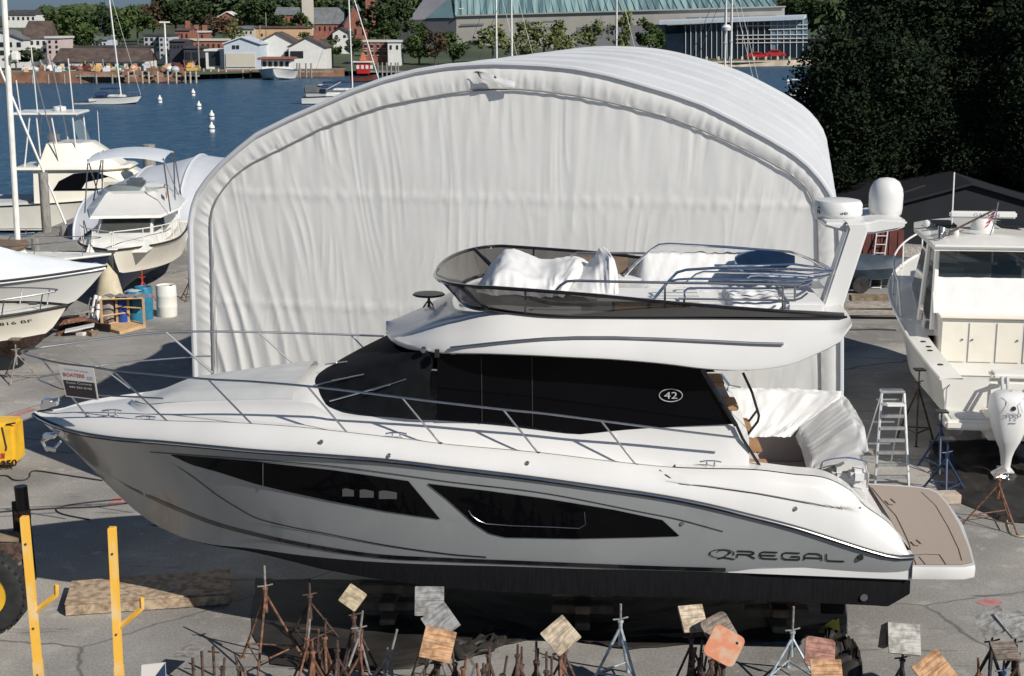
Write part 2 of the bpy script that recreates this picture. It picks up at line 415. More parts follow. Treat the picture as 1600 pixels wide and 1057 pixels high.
# white frame of the second window: panel between windows
# pillows seen through the window
mb = MB()
for x0, x1 in ((535, 553), (562, 584), (592, 620)):
    a = [on_hull(x0+(x1-x0)*i/5, 763+abs(i-1.5)*1.0+ (x0-535)*.06, .0135) for i in range(6)]; b = [on_hull(x0+(x1-x0)*i/5, 776+(x0-535)*.07, .0135) for i in range(6)]
    mb.grid([b, a])
mat('dim_white', (.10, .10, .10), .5); mb.build('window_pillow', 'dim_white', w1)
# name lettering on the hull
mat('letter_black', (.012, .012, .014), .25)
mb = MB()
def lf(x0, y0, x1, y1, h):   # bottom-left -> bottom-right in picture, cap height
    def f(u, v):
        x = x0+(x1-x0)*u; y = y0+(y1-y0)*u-h*v; return on_hull(x, y, .010)
    return f
LT = {'R': [[(.0, .0), (.0, .42), (.02, .5)], [(-.02, .92), (.75, .92), (.93, .80), (.93, .62), (.75, .50), (.0, .50)], [(.55, .50), (1.0, .02)]],
 'E': [[(1, .92), (.22, .92), (.05, .78), (.02, .45), (.05, .2), (.22, .06), (1, .06)], [(.05, .49), (.9, .49)]],
 'G': [[(1, .92), (.22, .92), (.05, .78), (.02, .45), (.05, .2), (.22, .06), (.98, .06), (.98, .45), (.5, .45)]],
 'A': [[(.0, .02), (.04, .7), (.25, .92), (.75, .92), (.96, .7), (1.0, .02)], [(.05, .36), (.95, .36)]],
 'L': [[(.0, .98), (.0, .2), (.12, .06), (1, .06)]]}
ff = lf(1152, 872.5, 1322, 878.5, 12)
for k, ch in enumerate('REGAL'):
    for pl in LT[ch]:
        dd = []
        for a, b in zip(pl, pl[1:]): dd += [(a[0]+(b[0]-a[0])*q/4, a[1]+(b[1]-a[1])*q/4) for q in range(4)]
        dd.append(pl[-1]); W_ = []
        for q in range(len(dd)):
            a, b = dd[max(q-1, 0)], dd[min(q+1, len(dd)-1)]; tx, ty = (b[0]-a[0])*2.6, b[1]-a[1]; l = math.hypot(tx, ty)+1e-9
            W_.append((dd[q], (-ty/l*.095/2.6, tx/l*.095)))
        mp_ = lambda u, v: ff((k*.205+u*.165), v)
        mb.grid([[mp_(p[0]-n[0], p[1]-n[1]) for p, n in W_], [mp_(p[0]+n[0], p[1]+n[1]) for p, n in W_]])
a = []
mb2 = MB()
def ell(cx, cy, rx, ry, a0=0, a1=2*pi, n=26, w=1.0):
    o = []; i_ = []
    for k in range(n+1):
        t = a0+(a1-a0)*k/n; o.append(on_hull(cx+cos(t)*rx, cy+sin(t)*ry, .010)); i_.append(on_hull(cx+cos(t)*(rx-w*2.2), cy+sin(t)*(ry-w), .010))
    mb.grid([o, i_])
ell(1128, 865.5, 20, 7.2, R(100), R(385))
ell(1131, 864, 11, 4.6, R(190), R(420))
for p in ([(1141, 860), (1138, 866), (1131, 871), (1122, 873.5)], [(1122, 873.5), (1131, 871.5), (1140, 873), (1148, 874.5)]):
    mb.grid([[on_hull(x, y+1.1, .010) for x, y in p], [on_hull(x, y-1.1, .010) for x, y in p]])
mb.build('name_lettering', 'letter_black', Y)
mb = MB(); mb.lathe(on_hull(1344, 871, .0), [(0.001, -.02), (.04, -.02), (.045, 0), (.045, .01)], 12, 'Y'); mb.build('drain_port', 'plastic_black', Y)
mb = MB(); 
for x, y in ((1066, 818), (502, 690.5)): mb.lathe(on_hull(x, y, .0) if y > 800 else B(*onT(x, y, lambda L, z: -hbS(L)+.05)), [(0.001, -.012), (.028, -.012), (.028, .01)], 10, 'Y')
mb.build('hull_vent', 'dull_steel', Y)
# rub rail: black band plus chrome strip, both sides
mb = MB(); mc = MB()
for sgn in (-1, 1):
    mb.tube([B(L, sgn*(hbS(L)+.0), zS(L)+.005) for L in STN], .034, 6)
    mc.tube([B(L, sgn*(hbS(L)+.036), zS(L)+.012) for L in STN], .012, 6)
rr = mb.build('rub_rail', 'rubber', Y); mc.build('chrome_strip', 'chrome', rr)
# upper white band above the rail: outer bulwark leaning inboard, up to the cap groove
CAP = [(57, 648), (75, 652), (100, 650), (135, 651), (175, 653), (260, 658), (340, 660), (400, 663), (488, 670), (638, 687), (690, 694), (843, 708), (960, 722), (1050, 731), (1100, 733), (1180, 735), (1240, 742), (1290, 748), (1330, 768), (1350, 790), (1385, 815), (1408, 840), (1420, 868)]
def inb(L): return max(.02, hbS(L)-interp(L, [1, 2, 6, 10, 12, 13, 13.3], [.20, .24, .24, .22, .20, .10, .01]))
zD = curve_from(CAP, lambda L, z: -inb(L))
zDc = lambda L: max(zD(L), zS(L)+.02)
mb = MB()
def bulw0(L, z):
    q = max(0, min(1, (z-zS(L)-.03)/max(.03, zDc(L)-zS(L)-.03))); t = 1-(1-q)**.8
    return hbS(L)-.005+(inb(L)-hbS(L)+.005)*t**1.5
QM = [(1030, 735), (1045, 746), (1062, 756), (1100, 760), (1180, 771), (1260, 786), (1310, 794), (1345, 796)]
zG = curve_from(QM, lambda L, z: -bulw0(L, z))
LG0, LG1 = onT(1345, 796, -1.82)[0], onT(1045, 746, -1.82)[0]
for sgn in (-1, 1):
    rows = []
    for k in range(37):
        t = k/36; row = []
        for L in STN2:
            a = hbS(L)-.005; b = inb(L); T = a+(b-a)*(t**1.5); z = zS(L)+.03+(zDc(L)-zS(L)-.03)*(1-(1-t)**1.25)
            T += .038*sstep(zG(L)-.008, zG(L)+.022, z)*sstep(LG0-.02, LG0+.14, L)*sstep(LG1+.25, LG1-.1, L)*sstep(1.0, .75, t)
            row.append(B(L, sgn*T, z))
        rows.append(row)
    mb.grid(rows, flip=(sgn > 0))
# deck sheet (side decks + foredeck) between caps, slightly below the cap
def ind(L): return max(.01, inb(L)-.10)
FD = [L for L in STN if L > 4.2]
rows = []
for k in range(13):
    s = -1+2*k/12
    rows.append([B(L, s*ind(L), zDc(L)-.03+.05*(1-s*s)) for L in FD])
mb.grid(rows[::-1], flip=True)
for sgn in (-1, 1): mb.grid([[B(L, sgn*inb(L), zDc(L)) for L in STN], [B(L, sgn*ind(L), zDc(L)-.03) for L in STN]], flip=(sgn > 0))
mb.build('deck', 'gelcoat', Y)
# groove line along the cap
mb = MB(); mb.tube([B(L, -inb(L)+.005, zDc(L)+.002) for L in STN if 1.9 < L < 12.2], .0035, 5); mb.build('cap_groove', 'plastic_black', Y)
# quarter moulding groove aft
P3 = lambda x, y, T: B(*onT(x, y, T))
bulw = lambda L, z: -bulw0(L, z)-.004
qm = [(1030, 735), (1045, 746), (1062, 756), (1100, 760), (1180, 771), (1260, 786), (1310, 794), (1345, 794)]
mb = MB(); mb.tube([P3(x, y, bulw) for x, y in qm], .011, 6); mb.build('quarter_groove', 'plastic_black', Y)
mb = MB()
for x, y in ((1243, 795), (608, 712), (824, 724)): mb.lathe(P3(x, y, bulw), [(0.001, -.03), (.02, -.03), (.026, -.01), (.03, 0)], 10, 'Y')
mb.build('deck_fitting', 'dull_steel', Y)
# cleats
for x, y in ((1110, 728), (619, 684), (228, 658), (175, 648)):
    p = P3(x, y, lambda L, z: -inb(L)+.08); m2 = MB()
    m2.tube([p+BU*.14+Vector((0, 0, .05)), p+BU*.05+Vector((0, 0, .065)), p-BU*.05+Vector((0, 0, .065)), p-BU*.14+Vector((0, 0, .05))], .013, 6)
    for s in (-.05, .05): m2.tube([p+BU*s-Vector((0, 0, .03)), p+BU*s+Vector((0, 0, .06))], .012, 6)
    m2.build('cleat', 'chrome', Y)
# ---- trunk cabin (white) under the windows, cabin sides ----
def hbT(L): return smooth_interp(L, [3.2, 5, 7, 8.2, 9.2, 10.2, 11.0, 11.6, 11.9], [1.42, 1.45, 1.42, 1.32, 1.12, .86, .62, .40, .02])
TRK = [(195, 640), (230, 635), (300, 631), (380, 629), (440, 628), (500, 633), (515, 647), (600, 652), (683, 657), (760, 664), (830, 672), (900, 679), (980, 672), (1060, 667), (1140, 664), (1165, 688)]
zT = curve_from(TRK, lambda L, z: -hbT(L)+.0)
TL = [3.25+.2*i for i in range(44)]
mb = MB()
zt = lambda L: max(zT(min(L, 11.5)), zDc(L)+.0)
for sgn in (-1, 1):
    rows = []
    for k in range(7):
        t = k/6; rows.append([])
        for L in TL:
            if L > 11.9: continue
            zb = zDc(L)-.05; z = zb+(zt(L)-zb)*t; T = hbT(L)+.16*(1-t)**1.6
            rows[-1].append(B(L, sgn*T, z))
    mb.grid(rows, flip=(sgn > 0))
rows = []
TLf = [L for L in TL if L < 11.9]
for k in range(11):
    s = -1+k/5; rows.append([B(L, s*hbT(L), zt(L)+.10*(1-abs(s)**3)*sstep(11.9, 10.8, L)) for L in TLf])
mb.grid(rows)
mb.build('trunk_cabin', 'gelcoat', Y)
# sunpad cover on the foredeck
pc = [(196, 632), (215, 611), (233, 596), (262, 588), (300, 583), (350, 574), (400, 571), (440, 572), (470, 573), (497, 575)]
pb = [(196, 634), (225, 629), (260, 625), (300, 627), (320, 628), (340, 622), (380, 619), (420, 620), (450, 618), (480, 604)]
mb = MB(); rows = []
LL = [9.35+.1*i for i in range(25)]
zpad = lambda L: zt(L)+.20*sstep(11.5, 11.1, L)
for k in range(25):
    s = -1+k/12; row = []
    for L in LL:
        w = hbT(L)*.93; e = (1-abs(s)**8)
        row.append(B(L, s*w, zt(L)+.02+(.13+.018*nz(L*3, s*4)+.02*abs(nz(L*2.2+s*3, 5)))*e*sstep(11.77, 10.9, L)))
    rows.append(row)
mb.grid(rows); mb.build('sunpad_cover', 'shade_grey', Y)
# ---- windshield + side glass ----
# bottom edge outline (near side) and top edge under the roof, wrapped around the front
def wrap(Lf, Wd, s, sharp=2.4):      # s in [-1,1] around the front from near to far; returns (dL, T)
    a = s*pi/2; c = abs(cos(a))**(2/sharp); return Lf*c, Wd*math.copysign(abs(sin(a))**(2/sharp), sin(a))
mb = MB(); rows = []
NB = 40
p_b0 = onT(683, 657, -1.44); p_bf = onT(472, 603, 0); 
p_t0 = onT(683, 553, -1.50); p_tf = onT(606, 528, 0)
for k in range(13):
    t = k/12; row = []
    for j in range(NB+1):
        s = -1+2*j/NB
        Lb, Tb = wrap(p_bf[0]-p_b0[0], 1.44, s, 2.2); Lt, Tt = wrap(p_tf[0]-p_t0[0]-.12, 1.44, s, 2.2)
        e = 1-abs(s); zb = p_b0[2]+(p_bf[2]-p_b0[2])*sstep(0, .55, e); ztp = p_t0[2]+(p_tf[2]-p_t0[2])*sstep(0, .6, e)+.03
        a = Vector(B(p_b0[0]+Lb, Tb, zb)); b = Vector(B(p_t0[0]+Lt, Tt, ztp))
        p = a+(b-a)*t+BU*.10*sin(pi*t)*(1-.0)
        row.append(p)
    rows.append(row)
mb.grid(rows, flip=True); mb.build('windshield_cover', 'mesh_cover', Y)
# wipers
mb = MB()
for s, q in ((-.46, .62), (-.12, .5), (.25, .4)):
    j = int((s+1)/2*NB); a = rows[1][j]+(rows[1][j]-B(5, 0, 3.3)).normalized()*.04; b = rows[6][j-6]+(rows[6][j-6]-B(5, 0, 3.6)).normalized()*.05
    mb.tube([a, (a+b)/2, b], .014, 6)
    mb.tube([b+(rows[8][j-9]-b)*.5, b, b-(rows[8][j-9]-b)*.6], .010, 5)
mb.build('wiper', 'dull_steel', Y)
# side windows
sw_t = [(683, 553), (830, 556), (960, 562), (1040, 570), (1095, 577)]; sw_b = [(683, 657), (760, 660), (800, 663), (850, 671), (905, 679), (950, 674), (1010, 669), (1148, 663)]
def side_strip(name, top, bot, T0, T1, m, n=50, k=3):
    tx, ty = zip(*top); bx_, by = zip(*bot); rows = []
    for j in range(k+1):
        t = j/k; rows.append([])
        for i in range(n+1):
            s = i/n; xa = tx[0]+(tx[-1]-tx[0])*s; xb = bx_[0]+(bx_[-1]-bx_[0])*s
            a = onT(xa, interp(xa, tx, ty), T0); b = onT(xb, interp(xb, bx_, by), T1)
            rows[-1].append([a[i2]+(b[i2]-a[i2])*t for i2 in range(3)])
    return rows
for sgn in (-1, 1):
    rows_ = side_strip('w', sw_t, sw_b, -1.50, -1.455, None)
    mb = MB(); mb.grid([[B(a[0], a[1] if sgn < 0 else -a[1], a[2]) for a in r] for r in rows_], flip=(sgn < 0)); sw = mb.build('side_window', 'window_black', Y)
    if sgn < 0:
        mb = MB()
        for xt, xb in ((752, 753), (831, 832)):
            a = P3(xt, 557, -1.505); b = P3(xb, 660 if xb < 800 else 667, -1.465); mb.tube([a, b], .006, 5)
        mb.build('window_mullion', 'rubber', sw)
        mat('letter_chrome', (.62, .62, .62), .3, metal=.4)
        mb = MB(); c = P3(1048, 618, -1.49)
        put_text(mb, '42', lambda u, v: c-BU*(-.085+.17*u)+Vector((0, -.004, -.045+.09*v)))
        ring = [c+BU*cos(t*.2618)*.15+Vector((0, -.004, .085*sin(t*.2618))) for t in range(25)]
        mb.tube(ring, .006, 5, cap=False); mb.build('model_badge', 'letter_chrome', sw)
# end frame of the cabin: sloping black pillar down to the side deck
mb = MB(); a, b, c = P3(1097, 577, -1.5), P3(1150, 665, -1.47), P3(1192, 736, -1.47)
mb.tube([a, b], .035, 6); mb.tube([P3(1160, 685, -1.48), c], .022, 6); mb.tube([P3(1150, 663, -1.47), P3(1160, 685, -1.48)], .022, 6)
mb.build('aft_pillar', 'gloss_black', Y)
# aft bulkhead with dark glass door
mb = MB(); mb.use('window_black'); 
La = onT(1120, 620, -1.3)[0]
mb.quad(B(La+.25, 1.35, 2.3), B(La+.25, -1.35, 2.3), B(La+.5, -1.35, 4.2), B(La+.5, 1.35, 4.2)); mb.build('saloon_door', 'window_black', Y)
# ---- hardtop / flybridge moulding ----
RB = [(605, 516), (607, 526), (616, 536), (640, 546), (670, 551), (700, 553), (760, 554), (830, 556.5), (900, 560), (960, 563), (1040, 570), (1100, 577.5), (1150, 580), (1200, 577), (1240, 569), (1280, 552), (1310, 537), (1323, 522), (1326, 512)]
RT = [(607, 510), (612, 501), (640, 489), (700, 487), (765, 489), (850, 496), (950, 496.5), (1100, 497), (1200, 497.5), (1325, 499)]
Lr0, Lr1 = 2.02, 8.2
hbR = lambda L: smooth_interp(L, [2.0, 2.6, 3.5, 5, 6.4, 7.2, 7.7, 8.0, 8.2], [1.62, 1.72, 1.80, 1.85, 1.80, 1.58, 1.22, .78, .02])
zRb = curve_from(RB[1:], lambda L, z: -hbR(L)+.05)
def hbI(L): return smooth_interp(L, [2.0, 2.6, 3.5, 5, 6.2, 6.9, 7.3, 7.6], [1.45, 1.5, 1.52, 1.54, 1.48, 1.25, .8, .02])
zRt = curve_from([(700, 487), (765, 488.5), (850, 496), (950, 496.5), (1100, 497), (1200, 497.5), (1325, 499)], lambda L, z: -hbI(L))
RS = [2.03+.14*i for i in range(44)]+[8.13, 8.17, 8.195]
def roof_pt(L, k, sgn):
    # cross-section: k 0..7 from the inner underside out to the coaming top
    w = hbR(L); zb = zRb(min(L, 8.12)); zt_ = max(zRt(min(L, 7.1)), zb+.12); f = sstep(8.25, 6.9, L)
    zt2 = zb+.06+(zt_-zb-.06)*f; wi = min(w*.93, hbI(L) if L < 7.0 else hbI(7.0)*w/hbR(7.0)); wi = min(wi, w*.9)
    tab = [(wi*.75, zb+.10), (w*.90, zb+.04), (w*.97, zb), (w, zb+.025), (w*1.0, zb+.07), (w+(wi-w)*.35, zb+.07+(zt2-zb-.07)*.42), (w+(wi-w)*.7, zb+.07+(zt2-zb-.07)*.78), (wi, zt2)]
    T, z = tab[k]; return B(L, sgn*T, z)
mb = MB(); sm = [roof_pt(L, 0, 1) for L in RS]
ks = list(range(8))
secs = []
for L in RS:
    near_ = [roof_pt(L, k, -1) for k in ks]; far_ = [roof_pt(L, k, 1) for k in ks]
    near_top = near_[-1]; far_top = far_[-1]
    crown = []
    f = sstep(8.2, 7.0, L)
    for j in range(1, 12):
        s = j/12; p = near_top+(far_top-near_top)*s; p = p+Vector((0, 0, .10*sin(pi*s)*(1-.3*f) if L > 7.2 else .02)); crown.append(p)
    secs.append(near_+crown+far_[::-1])
mb.grid(secs, closed=True)
mb.face(tuple(range(len(secs[0]))))
mb.build('flybridge_moulding', 'gelcoat', Y, shade=50)
# grab rail along the roof side
mb = MB()
roofT = lambda L, z: -(hbR(L)+(min(hbI(L), hbR(L)*.9)-hbR(L))*max(0, min(1, (z-zRb(L)-.07)/max(.1, zRt(min(L, 7.1))-zRb(L)-.07))))-.05
gp = [(704, 544), (720, 542.5), (760, 538), (800, 534), (850, 530), (900, 528), (960, 528), (1040, 530.5), (1120, 534), (1180, 537), (1224, 538)]
mb.tube([P3(x, y, roofT) for x, y in gp], .020, 8)
mb.build('grab_rail', 'dull_steel', Y)
mb = MB(); 
p = P3(662, 547, roofT); mb.lathe(p, [(0.001, -.06), (.03, -.06), (.045, -.03), (.045, .02)], 12, 'Y'); mb.build('side_light', 'dull_steel', Y)
mb = MB(); mb.box(P3(683, 552, roofT)+Vector((0, -.01, 0)), (.06, .06, .10)); mb.build('camera_bracket', 'plastic_black', Y)
# smoked windscreen round the flybridge
WT = [(683, 424), (690, 433), (703, 441), (725, 446), (765, 450), (850, 456), (950, 464), (1060, 476), (1180, 487), (1325, 499)]
zWt = None
scr_top = []; scr_bot = []
NS = 60
pf_t = onT(682, 424, 0); pf_b = onT(716, 452, 0)
near_t = [onT(x, y, -1.78) for x, y in WT[4:]]; nt_x = [p[0] for p in near_t][::-1]; nt_z = [p[2] for p in near_t][::-1]
near_b = [onT(x, y, -hbI(5)) for x, y in ((765, 488), (850, 495), (950, 496.5), (1100, 497), (1325, 499))]; nb_x = [p[0] for p in near_b][::-1]; nb_z = [p[2] for p in near_b][::-1]
Lj = nt_x[-1]
pts_t = []; pts_b = []
for i in range(NS+1):
    s = i/NS
    if s < .5:      # straight side, aft -> forward
        L = nt_x[0]+(Lj-nt_x[0])*(s/.5); T = interp(L, [2.0, 3, 5, Lj], [1.45, 1.62, 1.76, 1.74])
        pts_t.append((L, T, smooth_interp(L, nt_x, nt_z)))
        Lb = nb_x[0]+(nb_x[-1]-nb_x[0])*(s/.5); pts_b.append((Lb, hbI(Lb), smooth_interp(Lb, nb_x, nb_z)))
    else:
        a = (s-.5)/.5*pi/2
        pts_t.append((Lj+(pf_t[0]-Lj)*sin(a)**1.0, 1.74*cos(a)**.9 if a < 1.57 else 0, nt_z[-1]+(pf_t[2]-nt_z[-1])*(1-cos(a))))
        Lq = nb_x[-1]; pts_b.append((Lq+(pf_b[0]-Lq)*sin(a), hbI(Lq)*cos(a)**.9 if a < 1.57 else 0, nb_z[-1]+(pf_b[2]-nb_z[-1])*(1-cos(a))))
def ringpts(P): return [B(L, -T, z) for L, T, z in P]+[B(L, T, z) for L, T, z in P[-2::-1]]
rt_, rb_ = ringpts(pts_t), ringpts(pts_b)
mb = MB(); mb.grid([rb_, rt_]); ws = mb.build('smoked_windscreen', 'tinted', Y)
mb = MB(); n_ = len(rt_)
rad = [(.026 if 18 < i < n_-19 else .030) for i in range(n_)]
mb.tube(rt_, .026, 6); mb.tube([p+Vector((0, 0, .0)) for p in rb_], .030, 6)
for i in (40, n_-41): mb.tube([rb_[i-9 if i < 60 else i+9]+BU*(-.0), rt_[i]], .03, 6)
for i in (27, 47, n_-28): mb.tube([rb_[i], rt_[i]], .014, 6)
mb.grid([[a-BW*.014 for a in rb_[0:26]], [a+(b-a)*(1-.96*sstep(8, 26, i))-BW*.014 for i, (a, b) in enumerate(zip(rb_[0:26], rt_[0:26]))]])
mb.build('windscreen_frame', 'gloss_black', ws)
# fly deck floor and inner furniture
mb = MB(); mb.box(B(5.15, 1.44, 4.98), (.75, .04, .26), rz=-PSI); mb.build('side_panel', 'woodbrown', Y, bevel=.01)
mb = MB(); mb.box(B(4.2, 1.25, 4.55), (4.2, .5, .62), rz=-PSI); mb.box(B(2.55, 0, 4.85), (.5, 2.4, .22), rz=-PSI); mb.build('flybridge_liner', 'cover_white', Y, bevel=.04)

mb = MB(); mb.box(B(4.55, -.95, 4.80), (1.0, .75, .34), rz=-PSI); mb.build('wet_bar', 'woodbrown', Y, bevel=.015)
mb = MB(); mb.box(B(4.60, -.95, 4.99), (1.35, .8, .04), rz=-PSI); mb.build('wet_bar_top', 'white_paint', Y, bevel=.008)
# draped covers on console and seats (cloth over a hidden box): height field
def drape(name, L0, L1, T0, T1, hfun, base, m='cover_white', parent=None, nL=40, nT=30):
    mb = MB(); rows = []
    for j in range(nT+1):
        t = j/nT; row = []
        for i in range(nL+1):
            s = i/nL; L = L0+(L1-L0)*s; T = T0+(T1-T0)*t
            e = min(s, 1-s, t, 1-t); h = hfun(s, t)*min(1, sstep(0, .10, e)*1.0+.0)
            fold = .022*nz(L*5, T*5)+.03*abs(nz(L*2.6+T*1.5, T*3.1, 3))+.012*sin((L*1.3+T)*26+3*nz(L*2, T*2))
            row.append(B(L, T, base+h+fold*sstep(0, .05, e)*(1 if h > .06 else .2)))
        rows.append(row)
    mb.grid(rows); return mb.build(name, m, parent or Y, shade=0)
def lounge(s, t): return .42*sstep(.62, .95, t)+.16+.02*nz(s*6, t*3)
drape('lounge_cover', 2.5, 4.75, .1, 1.42, lounge, 4.66)
def aftpad(s, t): return .24+.10*abs(nz(s*5, t*4, 8))
drape('aft_seat_cover', 2.3, 3.6, -1.15, .2, aftpad, 4.66)
mat('blue_cloth', (.09, .17, .27), .7, var=.1)
# folded bimini frame: nested stainless hoops lying aft, plus fly deck hand rails
def hoop(parent, name, pts2, T, r=.016, m='dull_steel'):
    pass
rails = MB()
def railpts(pl, T): return [P3(x, y, T) for x, y in pl]
rr_near = [(868, 455), (876, 446), (886, 440), (900, 439), (960, 440.5), (1040, 442), (1120, 443), (1240, 445), (1252, 444)]
rails.tube(railpts(rr_near, -1.5), .018, 8)
rails.tube(railpts([(1060, 467), (1150, 468.5), (1240, 470), (1252, 466), (1262, 458)], -1.5), .014, 8)
for x, ya, yb in ((1039, 441, 489), (1223, 445, 489), (1069, 467, 489), (1242, 446, 471)): rails.tube([P3(x, ya, -1.5), P3(x, yb, -1.48)], .015, 8)
rails.build('flybridge_rail', 'dull_steel', Y); rails = MB()
rails.tube(railpts([(884, 405), (892, 398), (902, 395.5), (950, 396), (1022, 396)], 1.5), .018, 8)
rails.build('flybridge_rail', 'dull_steel', Y)
bim = MB()
bim.tube(railpts([(976, 432), (994, 412), (1018, 390), (1030, 383), (1045, 381.5), (1130, 386), (1235, 394), (1262, 404), (1290, 416), (1303, 424)], 1.2), .019, 8)
bim.tube(railpts([(1004, 488), (1040, 445), (1058, 426), (1072, 422), (1120, 419), (1235, 421), (1270, 423), (1300, 425)], -1.2), .019, 8)
bim.tube(railpts([(1022, 468), (1045, 440), (1060, 437), (1082, 436), (1180, 437), (1255, 438), (1296, 430)], -1.35), .016, 8)
bim.tube(railpts([(1068, 445), (1088, 429), (1100, 425), (1200, 427), (1262, 430), (1300, 425)], -.9), .016, 8)
bim.tube(railpts([(1116, 415), (1180, 415), (1240, 413), (1280, 419), (1300, 424)], .2), .016, 8)
bim.tube(railpts([(1165, 436), (1172, 431), (1185, 430), (1240, 432), (1280, 436), (1300, 428)], -.5), .016, 8)
bim.tube(railpts([(1070, 466), (1069, 456), (1075, 451), (1090, 450.5), (1180, 451), (1245, 450), (1250, 446), (1262, 444), (1270, 438)], -1.42), .015, 8)
bim.tube([P3(1303, 424, 1.2), P3(1301, 426, 0), P3(1300, 425, -1.2)], .019, 8)
bim.tube([P3(1240, 396, 1.2), P3(1262, 404, .6), P3(1290, 420, 0)], .014, 8)
bim.build('bimini_frame', 'chrome', Y)
mb = MB(); mb.use('blue_cloth')
rws = []
for k in range(7):
    t = k/6; rws.append([P3(x, y0+(y1-y0)*t, 1.05-.5*t) for x, y0, y1 in ((1148, 402, 412), (1156, 395, 423), (1172, 392, 428), (1200, 392, 426), (1225, 395, 420), (1242, 400, 412))])
mb.grid(rws, flip=True); mb.build('reflector_cover', 'blue_cloth', Y)
# radar mast
def prism_T(name, poly, T0, T1, m, bevel=.03, parent=None):
    a = [onT(x, y, (T0+T1)/2) for x, y in poly]
    mb = MB(); mb.smooth = True
    A = [B(L, T0, z) for L, _, z in a]; Bq = [B(L, T1, z) for L, _, z in a]; i = len(mb.v); n = len(A); mb.v += A+Bq
    mb.face(tuple(range(n))[::-1]); mb.face(tuple(range(n, 2*n)))
    for k in range(n): mb.face((k, (k+1) % n, n+(k+1) % n, n+k))
    return mb.build(name, m, parent or Y, bevel=bevel)
for sgn in (-1, 1):
    mm_ = prism_T('radar_arch_leg', [(1273, 476), (1283, 474), (1322, 356), (1318, 346), (1350, 346), (1354, 356), (1314, 478), (1316, 497), (1262, 494)], -.05+sgn*.55-.12, .05+sgn*.55+.1, 'white_paint', .025)
prism_T('radar_arch_top', [(1275, 344), (1278, 338), (1345, 338), (1362, 333), (1403, 335), (1402, 343), (1392, 349), (1352, 356), (1318, 356)], -.62, .62, 'white_paint', .03)
c = P3(1308, 341, 0); mb = MB(); mb.lathe(c, [(0.001, 0), (.26, 0), (.31, .03), (.335, .07), (.33, .20), (.30, .245), (.22, .26), (0.001, .265)], 32); rd = mb.build('radar_dome', 'white_paint', Y)
mb = MB(); rc = c
put_text(mb, 'xHD', lambda u, v: rc+Vector((sin(-.12+.32*u)*.337, -cos(-.12+.32*u)*.337, .085+.035*v)), bold=.02)
put_text(mb, 'N', lambda u, v: rc+Vector((sin(-1.12+.16*u)*.338, -cos(-1.12+.16*u)*.338, .08+.06*v)), bold=.03)
put_text(mb, 'G', lambda u, v: rc+Vector((sin(1.22+.12*u)*.338, -cos(1.22+.12*u)*.338, .09+.05*v)), bold=.03)
mb.poly([rc+Vector((sin(-1.04+a_)*.338, -cos(-1.04+a_)*.338, h_)) for a_, h_ in ((-.07, .155), (.07, .155), (0, .185))])
mb.build('radar_lettering', 'letter_black', rd)
mb = MB(); mb.lathe(c-Vector((0, 0, .035)), [(0.001, 0), (.2, 0), (.22, .035), (0.001, .035)], 20); mb.build('radar_base', 'plastic_black', Y)
c = P3(1383, 336, 0); mb = MB(); mb.lathe(c, [(0.001, 0), (.2, 0), (.215, .02), (.225, .09), (.228, .28), (.215, .36), (.17, .45), (.10, .495), (0.001, .51)], 32); mb.build('satellite_dome', 'white_paint', Y)
# searchlight / antenna on the roof front
c = P3(670, 462, 0); mb = MB(); mb.lathe(c, [(0.001, -.0), (.21, .0), (.23, .012), (.21, .03), (0.001, .035)], 20)
mb.tube([c, c-Vector((0, 0, .17))], .022, 6)
for s in (-1, 1): mb.tube([c-Vector((0, 0, .06)), c-Vector((-.08*s, 0, .17))], .012, 5)
mb.build('roof_antenna', 'plastic_black', Y)
# ---- rails of the big yacht ----
nearT = lambda L, z: -max(.03, hbS(L)-.14)
farT = lambda L, z: max(.03, hbS(L)-.14)
mb = MB()
nr = [(34, 551), (60, 560), (95, 568), (150, 575), (180, 579.5), (250, 586), (326, 593), (400, 597), (502, 606), (625, 621), (672, 627), (785, 640), (850, 646.5), (949, 659), (1049, 672), (1154, 684.5)]
near_pts = [P3(x, y, (lambda L, z: -max(.03, smooth_interp(min(L, 13.9), [3, 8, 11.5, 12.6, 13.4, 13.9], [1.75, 1.72, 1.0, .66, .34, .02])))) for x, y in nr]
fr = [(34, 550), (60, 544), (110, 537), (180, 527), (260, 519.5), (350, 518.5), (470, 521), (600, 525.5)]
far_pts = [P3(x, y, (lambda L, z: max(.03, smooth_interp(min(L, 13.9), [3, 8, 11.5, 12.6, 13.4, 13.9], [1.75, 1.72, 1.0, .66, .34, .02])))) for x, y in fr]
def dense(P, n=6):
    out = []
    for i in range(len(P)-1):
        for k in range(n):
            t = k/n; p0 = P[max(i-1, 0)]; p1, p2 = P[i], P[i+1]; p3 = P[min(i+2, len(P)-1)]
            out.append(.5*((2*p1)+(p2-p0)*t+(2*p0-5*p1+4*p2-p3)*t*t+(3*p1-p0-3*p2+p3)*t**3))
    return out+[P[-1]]
mb.tube(dense(far_pts[::-1]+near_pts[1:]), .016, 8)
rail = mb.build('bow_rail', 'dull_steel', Y)
mb = MB()
midT = lambda s: (lambda L, z: s*max(.03, smooth_interp(min(L, 13.6), [3, 8, 11.5, 12.6, 13.2, 13.6], [1.75, 1.74, 1.04, .70, .36, .02])))
mid = [P3(x, y, midT(1)) for x, y in [(330, 557), (300, 558), (200, 566), (150, 573), (100, 583)]]+[P3(60, 591, 0)]+[P3(x, y, midT(-1)) for x, y in [(75, 600), (100, 609), (155, 617.5), (220, 621), (255, 623)]]
mb.tube(dense(mid), .012, 8); mb.build('rail_middle_bar', 'dull_steel', rail)
